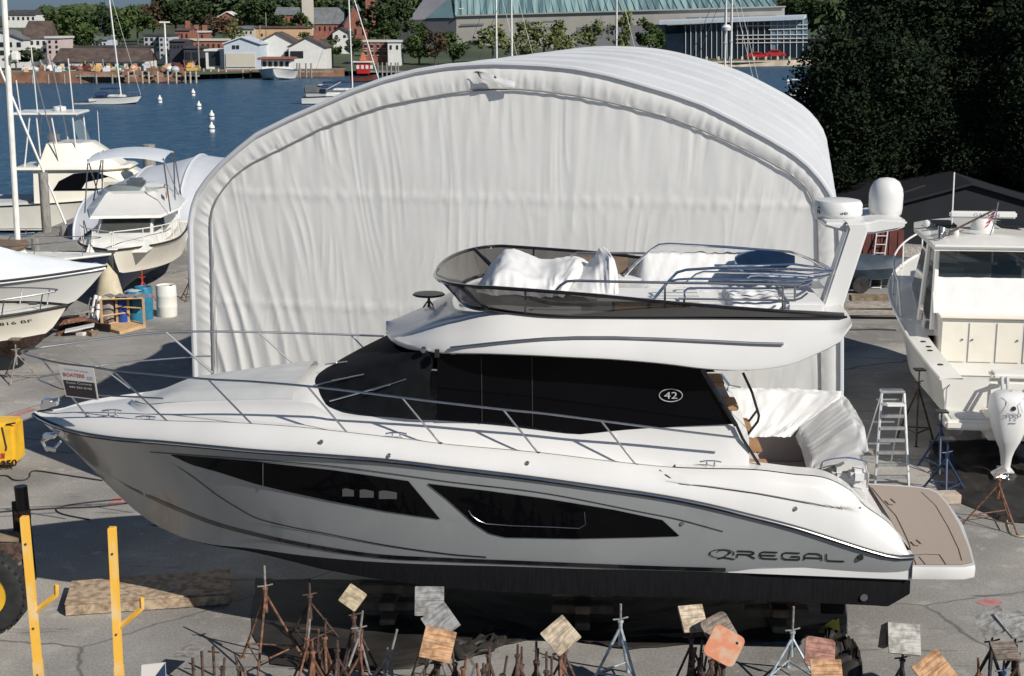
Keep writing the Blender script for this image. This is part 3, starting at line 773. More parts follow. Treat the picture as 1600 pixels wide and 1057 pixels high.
for (tx, ty), (bx_, by) in [((66, 562), (137, 652)), ((176, 579), (263, 660)), ((325, 593), (402, 672)), ((480, 603.5), (546.5, 681.5)), ((628, 621.5), (688, 693.5)), ((786.6, 640.5), (841, 708.5)), ((939.5, 658), (994, 727))]:
    tT = lambda L, z: -max(.03, smooth_interp(min(L, 13.9), [3, 8, 11.5, 12.6, 13.4, 13.9], [1.75, 1.72, 1.0, .66, .34, .02]))
    a, b = P3(tx, ty, tT), P3(bx_, by, lambda L, z: -inb(L)+.02)
    m2 = MB(); m2.tube([a, b], .013, 8); m2.lathe(b, [(0.001, -.01), (.035, -.01), (.035, .012), (.018, .02), (0.001, .02)], 10); m2.build('stanchion', 'dull_steel', rail)
for (tx, ty), (bx_, by) in [((110, 537), (203, 607)), ((260, 519.5), (332, 583)), ((404, 519.5), (457, 568)), ((548, 523.5), (575, 551))]:
    tT = lambda L, z: max(.03, smooth_interp(min(L, 13.9), [3, 8, 11.5, 12.6, 13.4, 13.9], [1.75, 1.72, 1.0, .66, .34, .02]))
    a, b = P3(tx, ty, tT), P3(bx_, by, lambda L, z: inb(L)-.02)
    m2 = MB(); m2.tube([a, b], .013 if bx_ != 332 else .018, 8); m2.build('stanchion', 'dull_steel', rail)
# sale board hung on the rail (a thing of its own)
q = [P3(92, 570, -.80), P3(147, 575, -1.02), P3(155, 625, -1.02), P3(104, 619, -.80)]
q = [p+Vector((0, -.03, 0)) for p in q]
sg = thing('sale_board', 'small white and black for-sale board hanging on the bow rail of the big yacht', 'sign', q[3])
def qp(u, v, o=0): return q[0]*(1-u)*v+q[1]*u*v+q[2]*u*(1-v)+q[3]*(1-u)*(1-v)+Vector((0, -o, 0))
mat('board_white', (.62, .61, .60), .5); mat('board_black', (.03, .022, .025), .5); mat('ink_red', (.50, .12, .08), .6); mat('ink_grey', (.25, .28, .31), .6); mat('ink_white', (.55, .53, .52), .6)
mb = MB(); mb.slab([[qp(u/6, v/4) for u in range(7)] for v in range(5)], Vector((0, .012, 0))); mb.build('panel', 'board_white', sg)
mb = MB(); mb.grid([[qp(.04+.92*u/6, .04+.50*v/4, .003) for u in range(7)] for v in range(5)]); mb.build('lower_panel', 'board_black', sg)
mb = MB(); mb.use('ink_grey'); put_text(mb, 'YACHTS FOR SALE BY', lambda u, v: qp(.14+.70*u, .86-.03*u+.06*v, .003))
mb.use('ink_red'); put_text(mb, 'BOATERS', lambda u, v: qp(.08+.62*u, .66+.12*v, .003), bold=.03)
mb.use('ink_grey'); put_text(mb, 'CO.', lambda u, v: qp(.76+.18*u, .62+.10*v, .003), bold=.02)
mb.use('ink_white'); put_text(mb, 'Susan Conway', lambda u, v: qp(.12+.76*u, .42+.09*v, .006)); put_text(mb, '443 555 0142', lambda u, v: qp(.18+.68*u, .31+.06*v, .006), bold=.02)
mb.build('lettering', None, sg)
# anchor + bow roller
mb = MB(); a = P3(77, 632, 0)
mb.box(a, (.24, .12, .07), ry=-.2); mb.box(a+Vector((-.02, 0, .05)), (.1, .14, .06)); mb.tube([a+Vector((-.1, 0, .03)), a+Vector((.14, 0, .07))], .03, 8)
mb.build('bow_roller', 'chrome', Y)
mb = MB(); a = [P3(*p, 0) for p in ((92, 676), (72, 681), (66, 690), (73, 704), (86, 700), (95, 690))]
mb.tube(a, .022, 6); mb.tube([a[0], a[2]], .03, 6); mb.box((a[3]+a[4])/2, (.16, .05, .05), ry=.2); mb.box(a[1]+Vector((.05, 0, 0)), (.16, .12, .06)); mb.build('anchor', 'chrome', Y)
# non-skid hatch on foredeck
mb = MB(); mb.smooth = False
hp = [(176, 650), (184, 653), (196, 633), (186, 635)]
# ---- cockpit ----
mat('cockpit_liner', (.62, .56, .54), .4)
mb = MB(); mb.smooth = False
mb.poly([B(1.35, -1.45, 1.98), B(4.4, -1.45, 1.98), B(4.4, 1.5, 1.98), B(1.35, 1.5, 1.98)][::-1])
mb.quad(B(4.3, 1.52, 1.98), B(1.3, 1.52, 1.98), B(1.3, 1.58, 2.78), B(4.3, 1.58, 2.95))
mb.build('cockpit_floor', 'cockpit_liner', Y)
mb = MB()
LQ2 = [1.12+.1*i for i in range(32)]
rows = [[B(L, -inb(L)+.03, zDc(L)+.005) for L in LQ2], [B(L, -inb(L)+.34, zDc(L)+.01) for L in LQ2], [B(L, -inb(L)+.36, zDc(L)-.04) for L in LQ2], [B(L, -inb(L)+.37, 1.98 if L > 1.7 else 1.5) for L in LQ2]]
mb.grid(rows, flip=True)
mb.poly([B(1.125, -hbS(1.1), zS(1.12)), B(1.125, -inb(1.12), zDc(1.12)), B(1.125, -inb(1.12)+.36, zDc(1.12)-.03), B(1.125, -inb(1.12)+.37, 1.4), B(1.125, -hbS(1.1), 1.4)][::-1])
# stern quarter body that carries the coaming down to the platform
LQ = [1.05, 1.2, 1.45, 1.7]
mb.build('coaming', 'gelcoat', Y)
mb = MB(); mb.box(B(1.78, .45, 2.05), (.5, 2.5, 1.05), rz=-PSI); mb.box(B(1.85, -.95, 1.95), (.5, .7, .8), rz=-PSI)
mb.build('stern_module', 'gelcoat', Y, bevel=.06)
def loft(rows_px, name, m, fold=.02, k=5, n=30, seed=0, parent=None):
    # rows of (x,y,T) control points -> dense folded cloth surface
    ctrl = [[Vector(onT(x, y, T)) for x, y, T in r] for r in rows_px]
    def along(r, s):
        f = s*(len(r)-1); i = min(int(f), len(r)-2); t = f-i
        p0, p1, p2, p3 = r[max(i-1, 0)], r[i], r[i+1], r[min(i+2, len(r)-1)]
        return .5*((2*p1)+(p2-p0)*t+(2*p0-5*p1+4*p2-p3)*t*t+(3*p1-p0-3*p2+p3)*t**3)
    R_ = len(ctrl); out = []
    for j in range((R_-1)*k+1):
        f = j/k; i = min(int(f), R_-2); t = f-i; row = []
        for a in range(n+1):
            s = a/n; p = along(ctrl[i], s)*(1-t)+along(ctrl[i+1], s)*t
            w = fold*(nz(s*7+seed, f*1.2, seed)+.8*abs(nz(s*13, f*.8, seed+4))-.3*abs(nz(s*5-f*2.2, f*2, seed))+.35*(1-abs(2*((s*6.5+f*.7+1.6*nz(s*3, f*1.4, seed+2))%1)-1))**3)
            row.append(B(p.x, p.y-w*.7, p.z+w*.7))
        out.append(row)
    mb = MB(); mb.grid(out); return mb.build(name, m, parent or Y, shade=0)
loft([[(1137, 607, 1.85), (1200, 608, 1.85), (1260, 609, 1.85), (1315, 613, 1.7)], [(1136, 612, 1.7), (1200, 613, 1.7), (1260, 616, 1.68), (1312, 624, 1.5)], [(1140, 655, 1.25), (1185, 660, 1.25), (1225, 664, 1.25), (1250, 667, 1.2)], [(1152, 684, 1.0), (1180, 684, 1.0), (1205, 684, 1.0), (1235, 683, 1.0)]], 'cockpit_seat_cover', 'cover_white', .04, 10, 50, 2)
loft([[(1316, 614, 1.75), (1335, 640, .9), (1350, 668, .1), (1357, 705, -.75)], [(1308, 622, 1.6), (1322, 646, .85), (1335, 672, .05), (1345, 712, -.85)], [(1250, 667, 1.2), (1259, 690, .5), (1267, 712, -.2), (1275, 738, -.9)], [(1243, 683, 1.0), (1252, 705, .35), (1258, 725, -.3), (1264, 740, -.95)]], 'stern_seat_cover', 'cover_white', .032, 10, 50, 5)
mb = MB()
a = [P3(x, y, -1.0) for x, y in [(1283, 738), (1284, 726), (1292, 720), (1320, 716), (1345, 720), (1354, 728), (1355, 762)]]
mb.tube(dense(a, 4), .016, 8); mb.build('stern_rail', 'chrome', Y)
mb = MB(); mb.box(P3(1340, 742, -.9), (.22, .25, .2)); mb.build('folded_towel', 'cover_white', Y, bevel=.05)
# stair treads to the flybridge
for x, y in ((1114, 594), (1136, 631), (1157, 664), (1172, 696), (1186, 729)):
    mb = MB(); mb.box(P3(x, y, -.75), (.26, .5, .07), rz=-PSI); mb.build('stair_tread', 'teak', Y, bevel=.015)
mb = MB(); mb.quad(P3(1100, 585, -.5), P3(1130, 600, -.5), P3(1200, 745, -.5), P3(1170, 745, -.5)); mb.build('stair_panel', 'cockpit_liner', Y)
mb = MB(); mb.tube([P3(x, y, -1.15) for x, y in [(1161, 583), (1175, 613), (1186, 650), (1184, 659), (1163, 686)]], .018, 8)
mb.tube([P3(x, y, -.7) for x, y in [(1184, 640), (1160, 672)]], .016, 8); mb.build('stair_rail', 'plastic_black', Y)
mb = MB(); mb.tube([P3(x, y, .6) for x, y in [(1126, 584), (1140, 603), (1157, 606)]], .018, 8); mb.tube([P3(1138, 605, .6), P3(1137, 622, .6)], .016, 8); mb.build('stair_rail', 'chrome', Y)
# ---- swim platform ----
zp = 1.52
out = [(1400, 884), (1424, 884), (1470, 884.5), (1505, 884.5), (1521, 881), (1514, 856), (1499, 820), (1480, 788), (1465, 771), (1452, 765), (1430, 761.5), (1356, 757), (1340, 757)]
top = [G(x, y, zp) for x, y in out]
cen = sum(top, Vector())/len(top)
edge2 = []
for p in top:
    d = (p-cen); d.z = 0; edge2.append(p+d.normalized()*.05)
mb = MB(); n = len(top); rws = [[p+Vector((0, 0, -.002)) for p in top], edge2, [p+Vector((0, 0, -.05)) + (p-cen).normalized()*.02 for p in edge2], [p-Vector((0, 0, .17)) for p in edge2], [Vector((cen.x+(p.x-cen.x)*.9, cen.y+(p.y-cen.y)*.9, zp-.2)) for p in edge2]]
mb.grid(rws, closed=True, flip=True); mb.face(tuple(range(4*n, 5*n))); mb.face(tuple(range(n))[::-1])
plat = mb.build('swim_platform', 'gelcoat', Y)
mb = MB(); mb.poly([Vector((cen.x+(p.x-cen.x)*.985, cen.y+(p.y-cen.y)*.985, zp+.006)) for p in top][::-1]); mb.build('platform_decking', 'tan_teak', plat)
mat('groove', (.10, .075, .055), .8)
mb = MB(); g_ = lambda x, y: G(x, y, zp+.012)
mb.tube([g_(x, y) for x, y in [(1362, 762), (1380, 784), (1400, 806), (1412, 830), (1421, 850), (1424, 866), (1432, 882)]], .005, 4)
mb.tube([g_(x, y) for x, y in [(1440, 769), (1462, 790), (1482, 824), (1498, 858), (1503, 876)]], .004, 4)
mb.tube([g_(x, y) for x, y in [(1424, 868), (1445, 866), (1468, 867), (1478, 882)]], .005, 4)
mb.tube([g_(x, y) for x, y in [(1446, 882), (1436, 870)]], .005, 4)
for x, y in ((1391, 785), (1431, 849), (1385, 815)):
    mb.tube([g_(x-8, y-2), g_(x-2, y+4), g_(x+4, y+4)], .010, 4); mb.tube([g_(x+1, y-5), g_(x+8, y+1)], .010, 4)
mb.build('deck_groove', 'groove', plat)
mb = MB()
for x in (1446, 1477): 
    p = P3(x, 896, -1.62)
    mb.box(P3(x, 895, lambda L, z: -1.5)-Vector((0, .0, 0)), (.11, .06, .08))
lat = mb.build('platform_latch', 'dull_steel', plat)
# white flared strip along the stern chine
mb = MB()
rws = []
xs = [1138+(1420-1138)*i/20 for i in range(21)]
for dy0, off in ((0, .0), (0, .05), (1, .05), (1, 0)):
    row = []
    for i, x in enumerate(xs):
        yt = interp(x, [1138, 1180, 1300, 1420], [893, 889.5, 886, 884.5]); yb = interp(x, [1138, 1420], [895, 906])
        y = yt if dy0 == 0 else yb
        L, T, z = onT(x, y, lambda L, z: -hbC(L)-off*sstep(1138, 1200, x)-.006); row.append(B(L, T, z))
    rws.append(row)
mb.grid(rws[::-1]); mb.build('chine_strip', 'gelcoat', Y)
# running gear: shafts, rudders, propellers
for T in (-.55, .55):
    mb = MB(); mb.tube([B(4.2, T, .75), B(2.5, T, .55)], .035, 8); mb.box(B(2.6, T, .72), (.12, .05, .35))
    mb.lathe(B(2.45, T, .55), [(0.001, -.1), (.07, -.06), (.07, .08), (0.001, .1)], 12, 'X')
    for k in range(4):
        a = k*pi/2+.4; u_ = Vector((0, cos(a), sin(a))); v_ = Vector((.35, -sin(a), cos(a))).normalized()
        c0 = B(2.45, T, .55); mb.quad(c0+u_*.05-v_*.04, c0+u_*.27-v_*.09, c0+u_*.27+v_*.09, c0+u_*.05+v_*.04)
    mb.build('propeller_shaft', 'rust_dark', Y)
    mb = MB(); mb.box(B(1.9, T, .70), (.32, .05, .62), taper=1.15); mb.build('rudder', 'bottom_black', Y, bevel=.01)

helm = [[(748, 446, 1.0), (772, 415, 1.0), (795, 400, 1.0), (850, 410, 1.0), (903, 408, 1.0), (928, 424, 1.0)],
 [(748, 446, .7), (770, 408, .6), (793, 391, .6), (825, 398, .6), (852, 405.5, .6), (880, 402, .6), (905, 402, .6), (928, 416, .6)],
 [(746, 449, .0), (768, 418, -.1), (790, 400, -.1), (822, 412, -.1), (850, 420, -.1), (880, 412, -.1), (902, 408, -.1), (920, 428, -.1)],
 [(744, 452, -.6), (762, 440, -.8), (788, 422, -.8), (820, 432, -.8), (850, 440, -.8), (872, 436, -.8), (890, 434, -.8), (895, 445, -.8)],
 [(744, 458, -.9), (765, 462, -1.1), (790, 462, -1.1), (830, 464, -1.1), (850, 465, -1.1), (865, 465, -1.1), (875, 465, -1.1), (880, 465, -1.1)]]
loft(helm, 'helm_cover', 'cover_white', .05, 9, 60, 9)
loft([[(872, 446, .2), (902, 432, .2), (926, 408, .2), (937, 392, .2), (947, 392, .2), (952, 430, .2)], [(870, 448, -.1), (900, 428, -.1), (925, 405, -.1), (936, 388.5, -.1), (946, 388, -.1), (953, 400, -.1)], [(868, 452, -.6), (900, 440, -.6), (928, 424, -.6), (948, 408, -.6), (958, 404, -.6), (965, 425, -.6)], [(868, 462, -1.0), (900, 464, -1.0), (930, 464, -1.0), (950, 464, -1.0), (960, 464, -1.0), (967, 464, -1.0)]], 'seat_cover', 'cover_white', .04, 9, 44, 3)
# ================= big white fabric shed =================
AXD = Vector((.192, .981, 0)).normalized(); FAC = Vector((AXD.y, -AXD.x, 0))     # face runs to the right and a touch nearer
SF0 = G(300, 735)                                   # front-left corner on the ground
SF0 = Vector((-5.46, 24.7, 0))
def onface(x, y, d=0.0):
    r = ray(x, y); p0 = SF0+AXD*d; n = AXD
    t = (p0-Vector((0, 0, CH))).dot(n)/r.dot(n); p = Vector((0, 0, CH))+r*t
    q = p-SF0; return q.dot(FAC), p.z
OUT = [(305, 590), (301, 480), (298, 400), (297, 350), (301, 325), (309, 303), (325, 280), (345, 258), (370, 236), (400, 212), (450, 187), (500, 165), (550, 143), (600, 125), (650, 112), (700, 104), (740, 101), (770, 100), (810, 101), (850, 103), (900, 108), (950, 118), (1000, 132), (1050, 147), (1100, 165), (1150, 190), (1200, 217), (1240, 241), (1262, 259), (1282, 281), (1297, 303), (1307, 330), (1311, 360), (1313, 420), (1314, 500), (1314, 610)]
INN = [(334, 590), (332, 480), (331, 398), (329, 350), (332, 328), (340, 309), (352, 292), (365, 277), (385, 261), (400, 252), (437, 234), (500, 202), (550, 183), (600, 166), (650, 156), (700, 147), (740, 142), (775, 140), (810, 140), (850, 143.5), (900, 150), (950, 160), (1000, 172), (1050, 186), (1100, 205), (1150, 227), (1200, 252), (1230, 269), (1249, 284), (1262, 297), (1271, 315), (1277, 340), (1278, 370), (1279, 420), (1281, 500), (1283, 610)]
def ext_down(P2): # to ground
    a = P2[0]; b = P2[-1]
    return [(a[0], 0.0)]+P2+[(b[0], 0.0)]
O2 = ext_down([onface(*p) for p in OUT]); I2 = ext_down([onface(*p) for p in INN])
def resample(P, n):
    d = [0]
    for a, b in zip(P, P[1:]): d.append(d[-1]+math.hypot(b[0]-a[0], b[1]-a[1]))
    xs, zs = [p[0] for p in P], [p[1] for p in P]
    out = []
    for i in range(n+1):
        s = d[-1]*i/n; out.append((interp(s, d, xs), interp(s, d, zs)))
    for _ in range(3):
        o2 = out[:]
        for i in range(1, n):
            if .3 < out[i][1]: o2[i] = tuple((out[i-1][c]+2*out[i][c]+out[i+1][c])/4 for c in (0, 1))
        out = o2
    return out
NR = 720
O3 = resample(O2, NR)
# inner seam resampled with matching parameter (normal projection)
I3 = resample(I2, NR)
def SW(x, z, d): return SF0+FAC*x+AXD*d+Vector((0, 0, z))
shed = thing('fabric_shed', 'huge white arched fabric boat shed behind the big yacht, front closed with creased cloth', 'boat shed', SW(6, 0, 0))
def fabric_mat(name, col, trans=.0):
    m = mat(name, col, .62, var=.035, vscale=.9, bump=.15, bscale=6)
    N = m.node_tree.nodes; L = m.node_tree.links; b = N['Principled BSDF']; out = N['Material Output']
    tl = N.new('ShaderNodeBsdfTranslucent'); mx = N.new('ShaderNodeMixShader'); mx.inputs[0].default_value = .30
    src = b.inputs['Base Color'].links[0].from_socket; L.new(src, tl.inputs[0])
    L.new(b.outputs[0], mx.inputs[1]); L.new(tl.outputs[0], mx.inputs[2]); L.new(mx.outputs[0], out.inputs[0])
    return m
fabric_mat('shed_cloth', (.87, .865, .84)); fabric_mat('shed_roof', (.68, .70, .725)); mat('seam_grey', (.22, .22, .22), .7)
# front wall with gravity folds
zin = {}
xs_ = [p[0] for p in I3]; 
def top_at(x):   # height of inner seam at x
    best = 0
    for (a, za), (b, zb) in zip(I3, I3[1:]):
        if (a-x)*(b-x) <= 0 and abs(a-b) > 1e-6:
            z = za+(zb-za)*(x-a)/(b-a); best = max(best, z)
    return best
xl, xr = I3[0][0]-.0, I3[-1][0]+.0
XC = 5.6
def ridge(u): u = u-math.floor(u); return (1-abs(2*u-1))**1.6
def foldd(x, z):
    h = max(.05, top_at(min(max(x, xl+.01), xr-.01)))
    u = XC+(x-XC)*(1.0+.034*(h-z))        # folds lean in towards the middle going down
    left = sstep(3.2, .1, x)*sstep(6.5, 3.0, z)
    d = 0
    w1 = nz(u*.9, 3.1)*1.3
    d += .008*(ridge(u*1.15+w1+.35*nz(u*.6, z*.45, 9))-.4)*max(0, .45+1.5*nz(u*.9, z*.4, 7))
    d += .005*(ridge(u*3.1+nz(u*1.7, z*.25, 2)*2.2)-.4)*max(0, .3+1.8*nz(u*1.6, z*.5, 5))
    d += .0065*(ridge(u*5.7+nz(u*2.1, z*.35, 3)*2.6)**2.2-.25)*max(0, .25+2.0*nz(u*1.9, z*.7, 15))
    d += .005*ridge(u*2.2+z*1.1*nz(u*.4, z*.3, 20)+3*nz(u*.8, z*.5, 21))**5*max(0, .2+2*nz(u, z, 23))
    d += .003*nz(u*9, z*1.2, 4)
    # strong diagonal creases at the lower left
    q = (x-.0)*3.4-(5.5-z)*.75
    d += .050*left*(ridge(q*1.0+.5*nz(q*.7, z*.5, 11))-.45)*(.7+.5*nz(q*.8, z*.4, 6))
    # right side sweeping creases
    rt_ = sstep(8.2, 11, x)
    q2 = (x)*1.6+(z)*.55; d += .011*rt_*(ridge(q2+.3*nz(q2, z*.4, 8))-.4)
    # gathers under the seam
    g_ = math.exp(-max(0, h-z)/.55); d += .014*g_*nz(u*7, z*1.5, 1)
    d += .012*nz(x*.5, z*.5, 12)
    for zs, am in ((onface(800, 312)[1], .011), (onface(800, 490)[1], .012)):
        d += am*math.exp(-((z-zs)/.05)**2)*(1+nz(x*6, 1)) + .009*math.exp(-((z-zs)/.16)**2)*nz(x*9, z*8)
    return d
mb = MB(); NX, NZ = 520, 110; rows = []
for j in range(NZ+1):
    row = []
    for i in range(NX+1):
        x = xl+(xr-xl)*i/NX; h = top_at(min(max(x, xl+.02), xr-.02)); z = .03+(h+.04-.03)*j/NZ
        row.append(SW(x, z, .02-foldd(x, z)))
    rows.append(row)
mb.grid(rows); mb.build('front_wall', 'shed_cloth', shed, shade=0)
# horizontal seam tapes
# border band (gathered valance) between crest and seam: bulges towards the viewer
mb = MB(); rows = []
for k in range(13):
    t = k/12; row = []
    for i in range(NR+1):
        xo, zo = O3[i]; xi, zi = I3[i]
        x = xo+(xi-xo)*t; z = zo+(zi-zo)*t
        arc = i/NR; up = sstep(.10, .22, arc)*sstep(.90, .78, arc)
        bul = .03*sin(pi*t)
        s = i*.155*300/NR
        rip = (.020*t)*(ridge(s*1.9+nz(s*.6, 1)*1.5+.25*t*nz(s*.8, 6))-.35)*sstep(0, .12, t)*(.35+1.0*up*abs(nz(s*.45, 4)+.55)) + .020*sstep(.25, .8, t)*(ridge(s*5.1+2.2*nz(s*1.3, 2)+.5*t)**2.5-.2)*max(0, nz(s*1.7, 8)+.35)*(.3+up) + .008*t*nz(s*8.3, t*1.2)*(.4+up)
        rip *= 1-.85*sstep(.86, 1, t)
        row.append(SW(x, z, -bul-rip+.02))
    rows.append(row)
mb.grid(rows, flip=True); band = mb.build('front_border', 'shed_cloth', shed, shade=0)
mb = MB(); mb.tube([SW(x, z, -.008) for x, z in I3], .015, 5); mb.build('border_rope', 'seam_grey', shed)
mb = MB(); mb.tube([SW(x, z, .0) for x, z in O3], .045, 8); mb.build('front_hoop', 'shed_roof', shed)
# torn flap at the apex
mb = MB(); rows = []
fp = [[(741, 113), (755, 117), (770, 121), (790, 128), (806, 134)], [(746, 111), (760, 113), (775, 117), (792, 123), (807, 128)], [(752, 122), (762, 126), (777, 130), (792, 134), (806, 137)]]
mb.grid([[SW(*onface(x, y), -.10-.03*j*(i % 2)) for i, (x, y) in enumerate(r)] for j, r in enumerate(fp)]); mb.build('loose_flap', 'shade_grey', shed, shade=0)
# roof shell in bays with hoops
LSH = 14.0; NBY = 5; rows = []
cx = (O3[0][0]+O3[-1][0])/2
for j in range(NBY*8+1):
    t = (j % 8)/8; d = LSH*j/(NBY*8); sag = .13*sin(pi*t)**.8
    row = []
    for i in range(0, NR+1, 4):
        x, z = O3[i]; i0, i1 = max(i-6, 0), min(i+6, NR)
        tx, tz = O3[i1][0]-O3[i0][0], O3[i1][1]-O3[i0][1]; l = math.hypot(tx, tz)+1e-9
        nxn, nzn = -tz/l, tx/l
        row.append(SW(x-nxn*sag*1.0*(1 if z > 0.1 else 0)+0, z-abs(nzn)*sag, d))
    rows.append(row)
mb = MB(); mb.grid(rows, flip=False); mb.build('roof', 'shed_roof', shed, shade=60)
for b in range(1, NBY+1):
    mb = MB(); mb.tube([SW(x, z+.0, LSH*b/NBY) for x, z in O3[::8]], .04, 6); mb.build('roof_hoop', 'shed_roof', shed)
mb = MB(); mb.poly([SW(x, z, LSH-.02) for x, z in O3[::9]]); mb.build('rear_wall', 'shed_cloth', shed)
# ================= foreground: stands, pads, pallet, yellow posts =================
def wood_mat(name, c1, c2, sc=2.4, w=.6):
    m = bpy.data.materials.new(name); m.use_nodes = True; N = m.node_tree.nodes; L = m.node_tree.links; b = N['Principled BSDF']; MATS[name] = m
    tc = N.new('ShaderNodeTexCoord'); mp = N.new('ShaderNodeMapping'); mp.inputs['Scale'].default_value = (.32, 5, 1); L.new(tc.outputs['Object'], mp.inputs[0])
    n = N.new('ShaderNodeTexNoise'); n.inputs['Scale'].default_value = sc; n.inputs['Detail'].default_value = 1; n.inputs['Distortion'].default_value = .5; L.new(mp.outputs[0], n.inputs[0])
    mt = N.new('ShaderNodeMath'); mt.operation = 'MULTIPLY'; mt.inputs[1].default_value = 7; L.new(n.outputs[0], mt.inputs[0])
    fr = N.new('ShaderNodeMath'); fr.operation = 'FRACT'; L.new(mt.outputs[0], fr.inputs[0])
    r = N.new('ShaderNodeValToRGB'); L.new(fr.outputs[0], r.inputs[0]); r.color_ramp.elements[0].color = (*c2, 1); r.color_ramp.elements[0].position = .05; r.color_ramp.elements[1].color = (*c1, 1); r.color_ramp.elements[1].position = w
    n2 = N.new('ShaderNodeTexNoise'); n2.inputs['Scale'].default_value = 9; n2.inputs['Detail'].default_value = 6; L.new(tc.outputs['Object'], n2.inputs[0])
    r2 = N.new('ShaderNodeValToRGB'); L.new(n2.outputs[0], r2.inputs[0]); r2.color_ramp.elements[0].color = (.52, .50, .48, 1); r2.color_ramp.elements[0].position = .38; r2.color_ramp.elements[1].color = (1, 1, 1, 1); r2.color_ramp.elements[1].position = .58
    mx = N.new('ShaderNodeMix'); mx.data_type = 'RGBA'; mx.blend_type = 'MULTIPLY'; mx.inputs[0].default_value = 1; L.new(r.outputs[0], mx.inputs[6]); L.new(r2.outputs[0], mx.inputs[7])
    L.new(mx.outputs[2], b.inputs['Base Color']); b.inputs['Roughness'].default_value = .85; return m
wood_mat('ply_pale', (.52, .44, .30), (.40, .32, .20)); wood_mat('ply_grey', (.30, .30, .30), (.18, .18, .18)); wood_mat('ply_orange', (.52, .32, .18), (.34, .16, .07))
wood_mat('ply_tan', (.50, .42, .32), (.32, .25, .17)); wood_mat('ply_brown', (.22, .18, .15), (.10, .075, .06)); wood_mat('ply_red', (.36, .19, .15), (.22, .10, .08)); wood_mat('ply_white', (.46, .45, .42), (.33, .32, .30))
mat('orange_board', (.50, .18, .09), .65, vscale=7, col2=(.46, .30, .20), contrast=(.45, .62)); 
wood_mat('wood_board', (.44, .34, .24), (.33, .24, .16))
def foot_tri(c, r, a0): return [c+Vector((cos(a0+k*2*pi/3)*r, sin(a0+k*2*pi/3)*r, 0)) for k in range(3)]
def stand(loc, h, label, m='rust', a0=0, r=.42, pad=None, padm=None, tilt=(0, 0), yaw=0, padsize=.3, rod=.32, lean=(0, 0), group=None, rodm=None, pr=.016, cat='boat stand', handle=True, name='boat_stand'):
    """tripod boat stand: three legs, ring braces, threaded rod, optional tilted pad"""
    t = thing(name, label, cat, loc, group, rz=0); c = Vector(loc); hub = c+Vector((lean[0]*(h-rod), lean[1]*(h-rod), h-rod)); top = c+Vector((lean[0]*h, lean[1]*h, h))
    feet = foot_tri(c, r, a0)
    for f in feet:
        m2 = MB(); m2.tube([f+Vector((0, 0, .012)), hub-Vector((0, 0, .02))], pr, 7); m2.box(f+Vector((0, 0, .01)), (.07, .07, .012), rz=a0); m2.build('leg', m, t)
    m2 = MB()
    q = [f+(hub-f)*.22 for f in feet]; 
    for k in range(3): m2.tube([q[k], q[(k+1) % 3]], pr*.7, 6)
    m2.build('brace', m, t)
    m2 = MB(); m2.tube([hub-Vector((0, 0, .28)), hub+Vector((0, 0, .05))], .027, 8); m2.lathe(hub+Vector((0, 0, .04)), [(.03, 0), (.04, .005), (.04, .03), (.02, .035)], 8); m2.build('sleeve', m, t)
    m2 = MB(); m2.tube([hub-Vector((0, 0, .05)), top], .0155, 8); m2.build('threaded_rod', rodm or m, t)
    if handle:
        m2 = MB(); hz = hub+Vector((0, 0, .09)); m2.tube([hz+Vector((-.10, -.02, .0)), hz, hz+Vector((.10, .02, .02))], .011, 6); m2.build('handle', rodm or m, t)
    if pad:
        Mx = Matrix.Rotation(tilt[0], 3, 'X') @ Matrix.Rotation(tilt[1], 3, 'Y') @ Matrix.Rotation(yaw, 3, 'Z')
        m2 = MB(); pc = top+Mx @ Vector((0, 0, .03)); s_ = padsize/2
        P = []
        for sx, sy in ((-1, -1), (1, -1), (1, 1), (-1, 1)):
            for k in range(4):
                a = math.atan2(sy, sx)+(-pi/4+k*pi/6); rr = s_*pad
                P.append(Vector((sx*(s_-rr), sy*(s_-rr), 0))+Vector((cos(a)*rr, sin(a)*rr, 0)))
        o = bpy.data.objects.new('pad', None)
        me = bpy.data.meshes.new('pad'); n = len(P)
        me.from_pydata([tuple(p+Vector((0, 0, -.014))) for p in P]+[tuple(p+Vector((0, 0, .014))) for p in P], [], [tuple(range(n))[::-1], tuple(range(n, 2*n))]+[(k, (k+1) % n, n+(k+1) % n, n+k) for k in range(n)])
        me.materials.append(MATS[padm]); o = bpy.data.objects.new('pad', me); COL.objects.link(o); o.parent = t; o.matrix_local = Matrix.Translation(pc-c) @ Mx.to_4x4()
    return t
def at_h(x, y, z): return G(x, y, z)         # point whose height is known
def stand_at(x, y, h, *a, **k):              # (x,y): picture position of the top
    p = at_h(x, y, h); p.z = 0; return stand(tuple(p), h, *a, **k)
# bare rusty tripods stored in a cluster in front of the hull
stand_at(413, 884, 1.45, 'tallest bare rusty tripod with a long grey rod, leftmost of the bare tripods', a0=.4, r=.5, m='rust', rodm='rust_grey', pr=.017, rod=.38)
stand_at(467, 968, 1.15, 'bare rusty tripod stand just right of the tallest tripod', a0=.2, r=.34, rodm='rust_grey', handle=False, lean=(.12, 0))
stand_at(500, 967, 1.15, 'bare dark-topped rusty tripod just left of the one with a cross handle', a0=.9, r=.33, rodm='rust_dark', handle=False, lean=(.06, 0))
stand_at(543, 955, 1.2, 'leaning grey tripod stand with a cross handle on its rod', a0=.0, r=.34, m='rust_grey', rodm='rust_grey', lean=(.16, 0))
stand_at(552, 984, 1.1, 'short orange-rusted tripod stand behind the pale leaning tube stand', a0=1.2, r=.34, m='rust', handle=False, lean=(.1, 0))
stand_at(577, 984, 1.15, 'pale grey tripod stand leaning to the right beside the orange-rusted one', a0=.6, r=.36, m='rust_grey', handle=False, lean=(.3, 0), pr=.021)
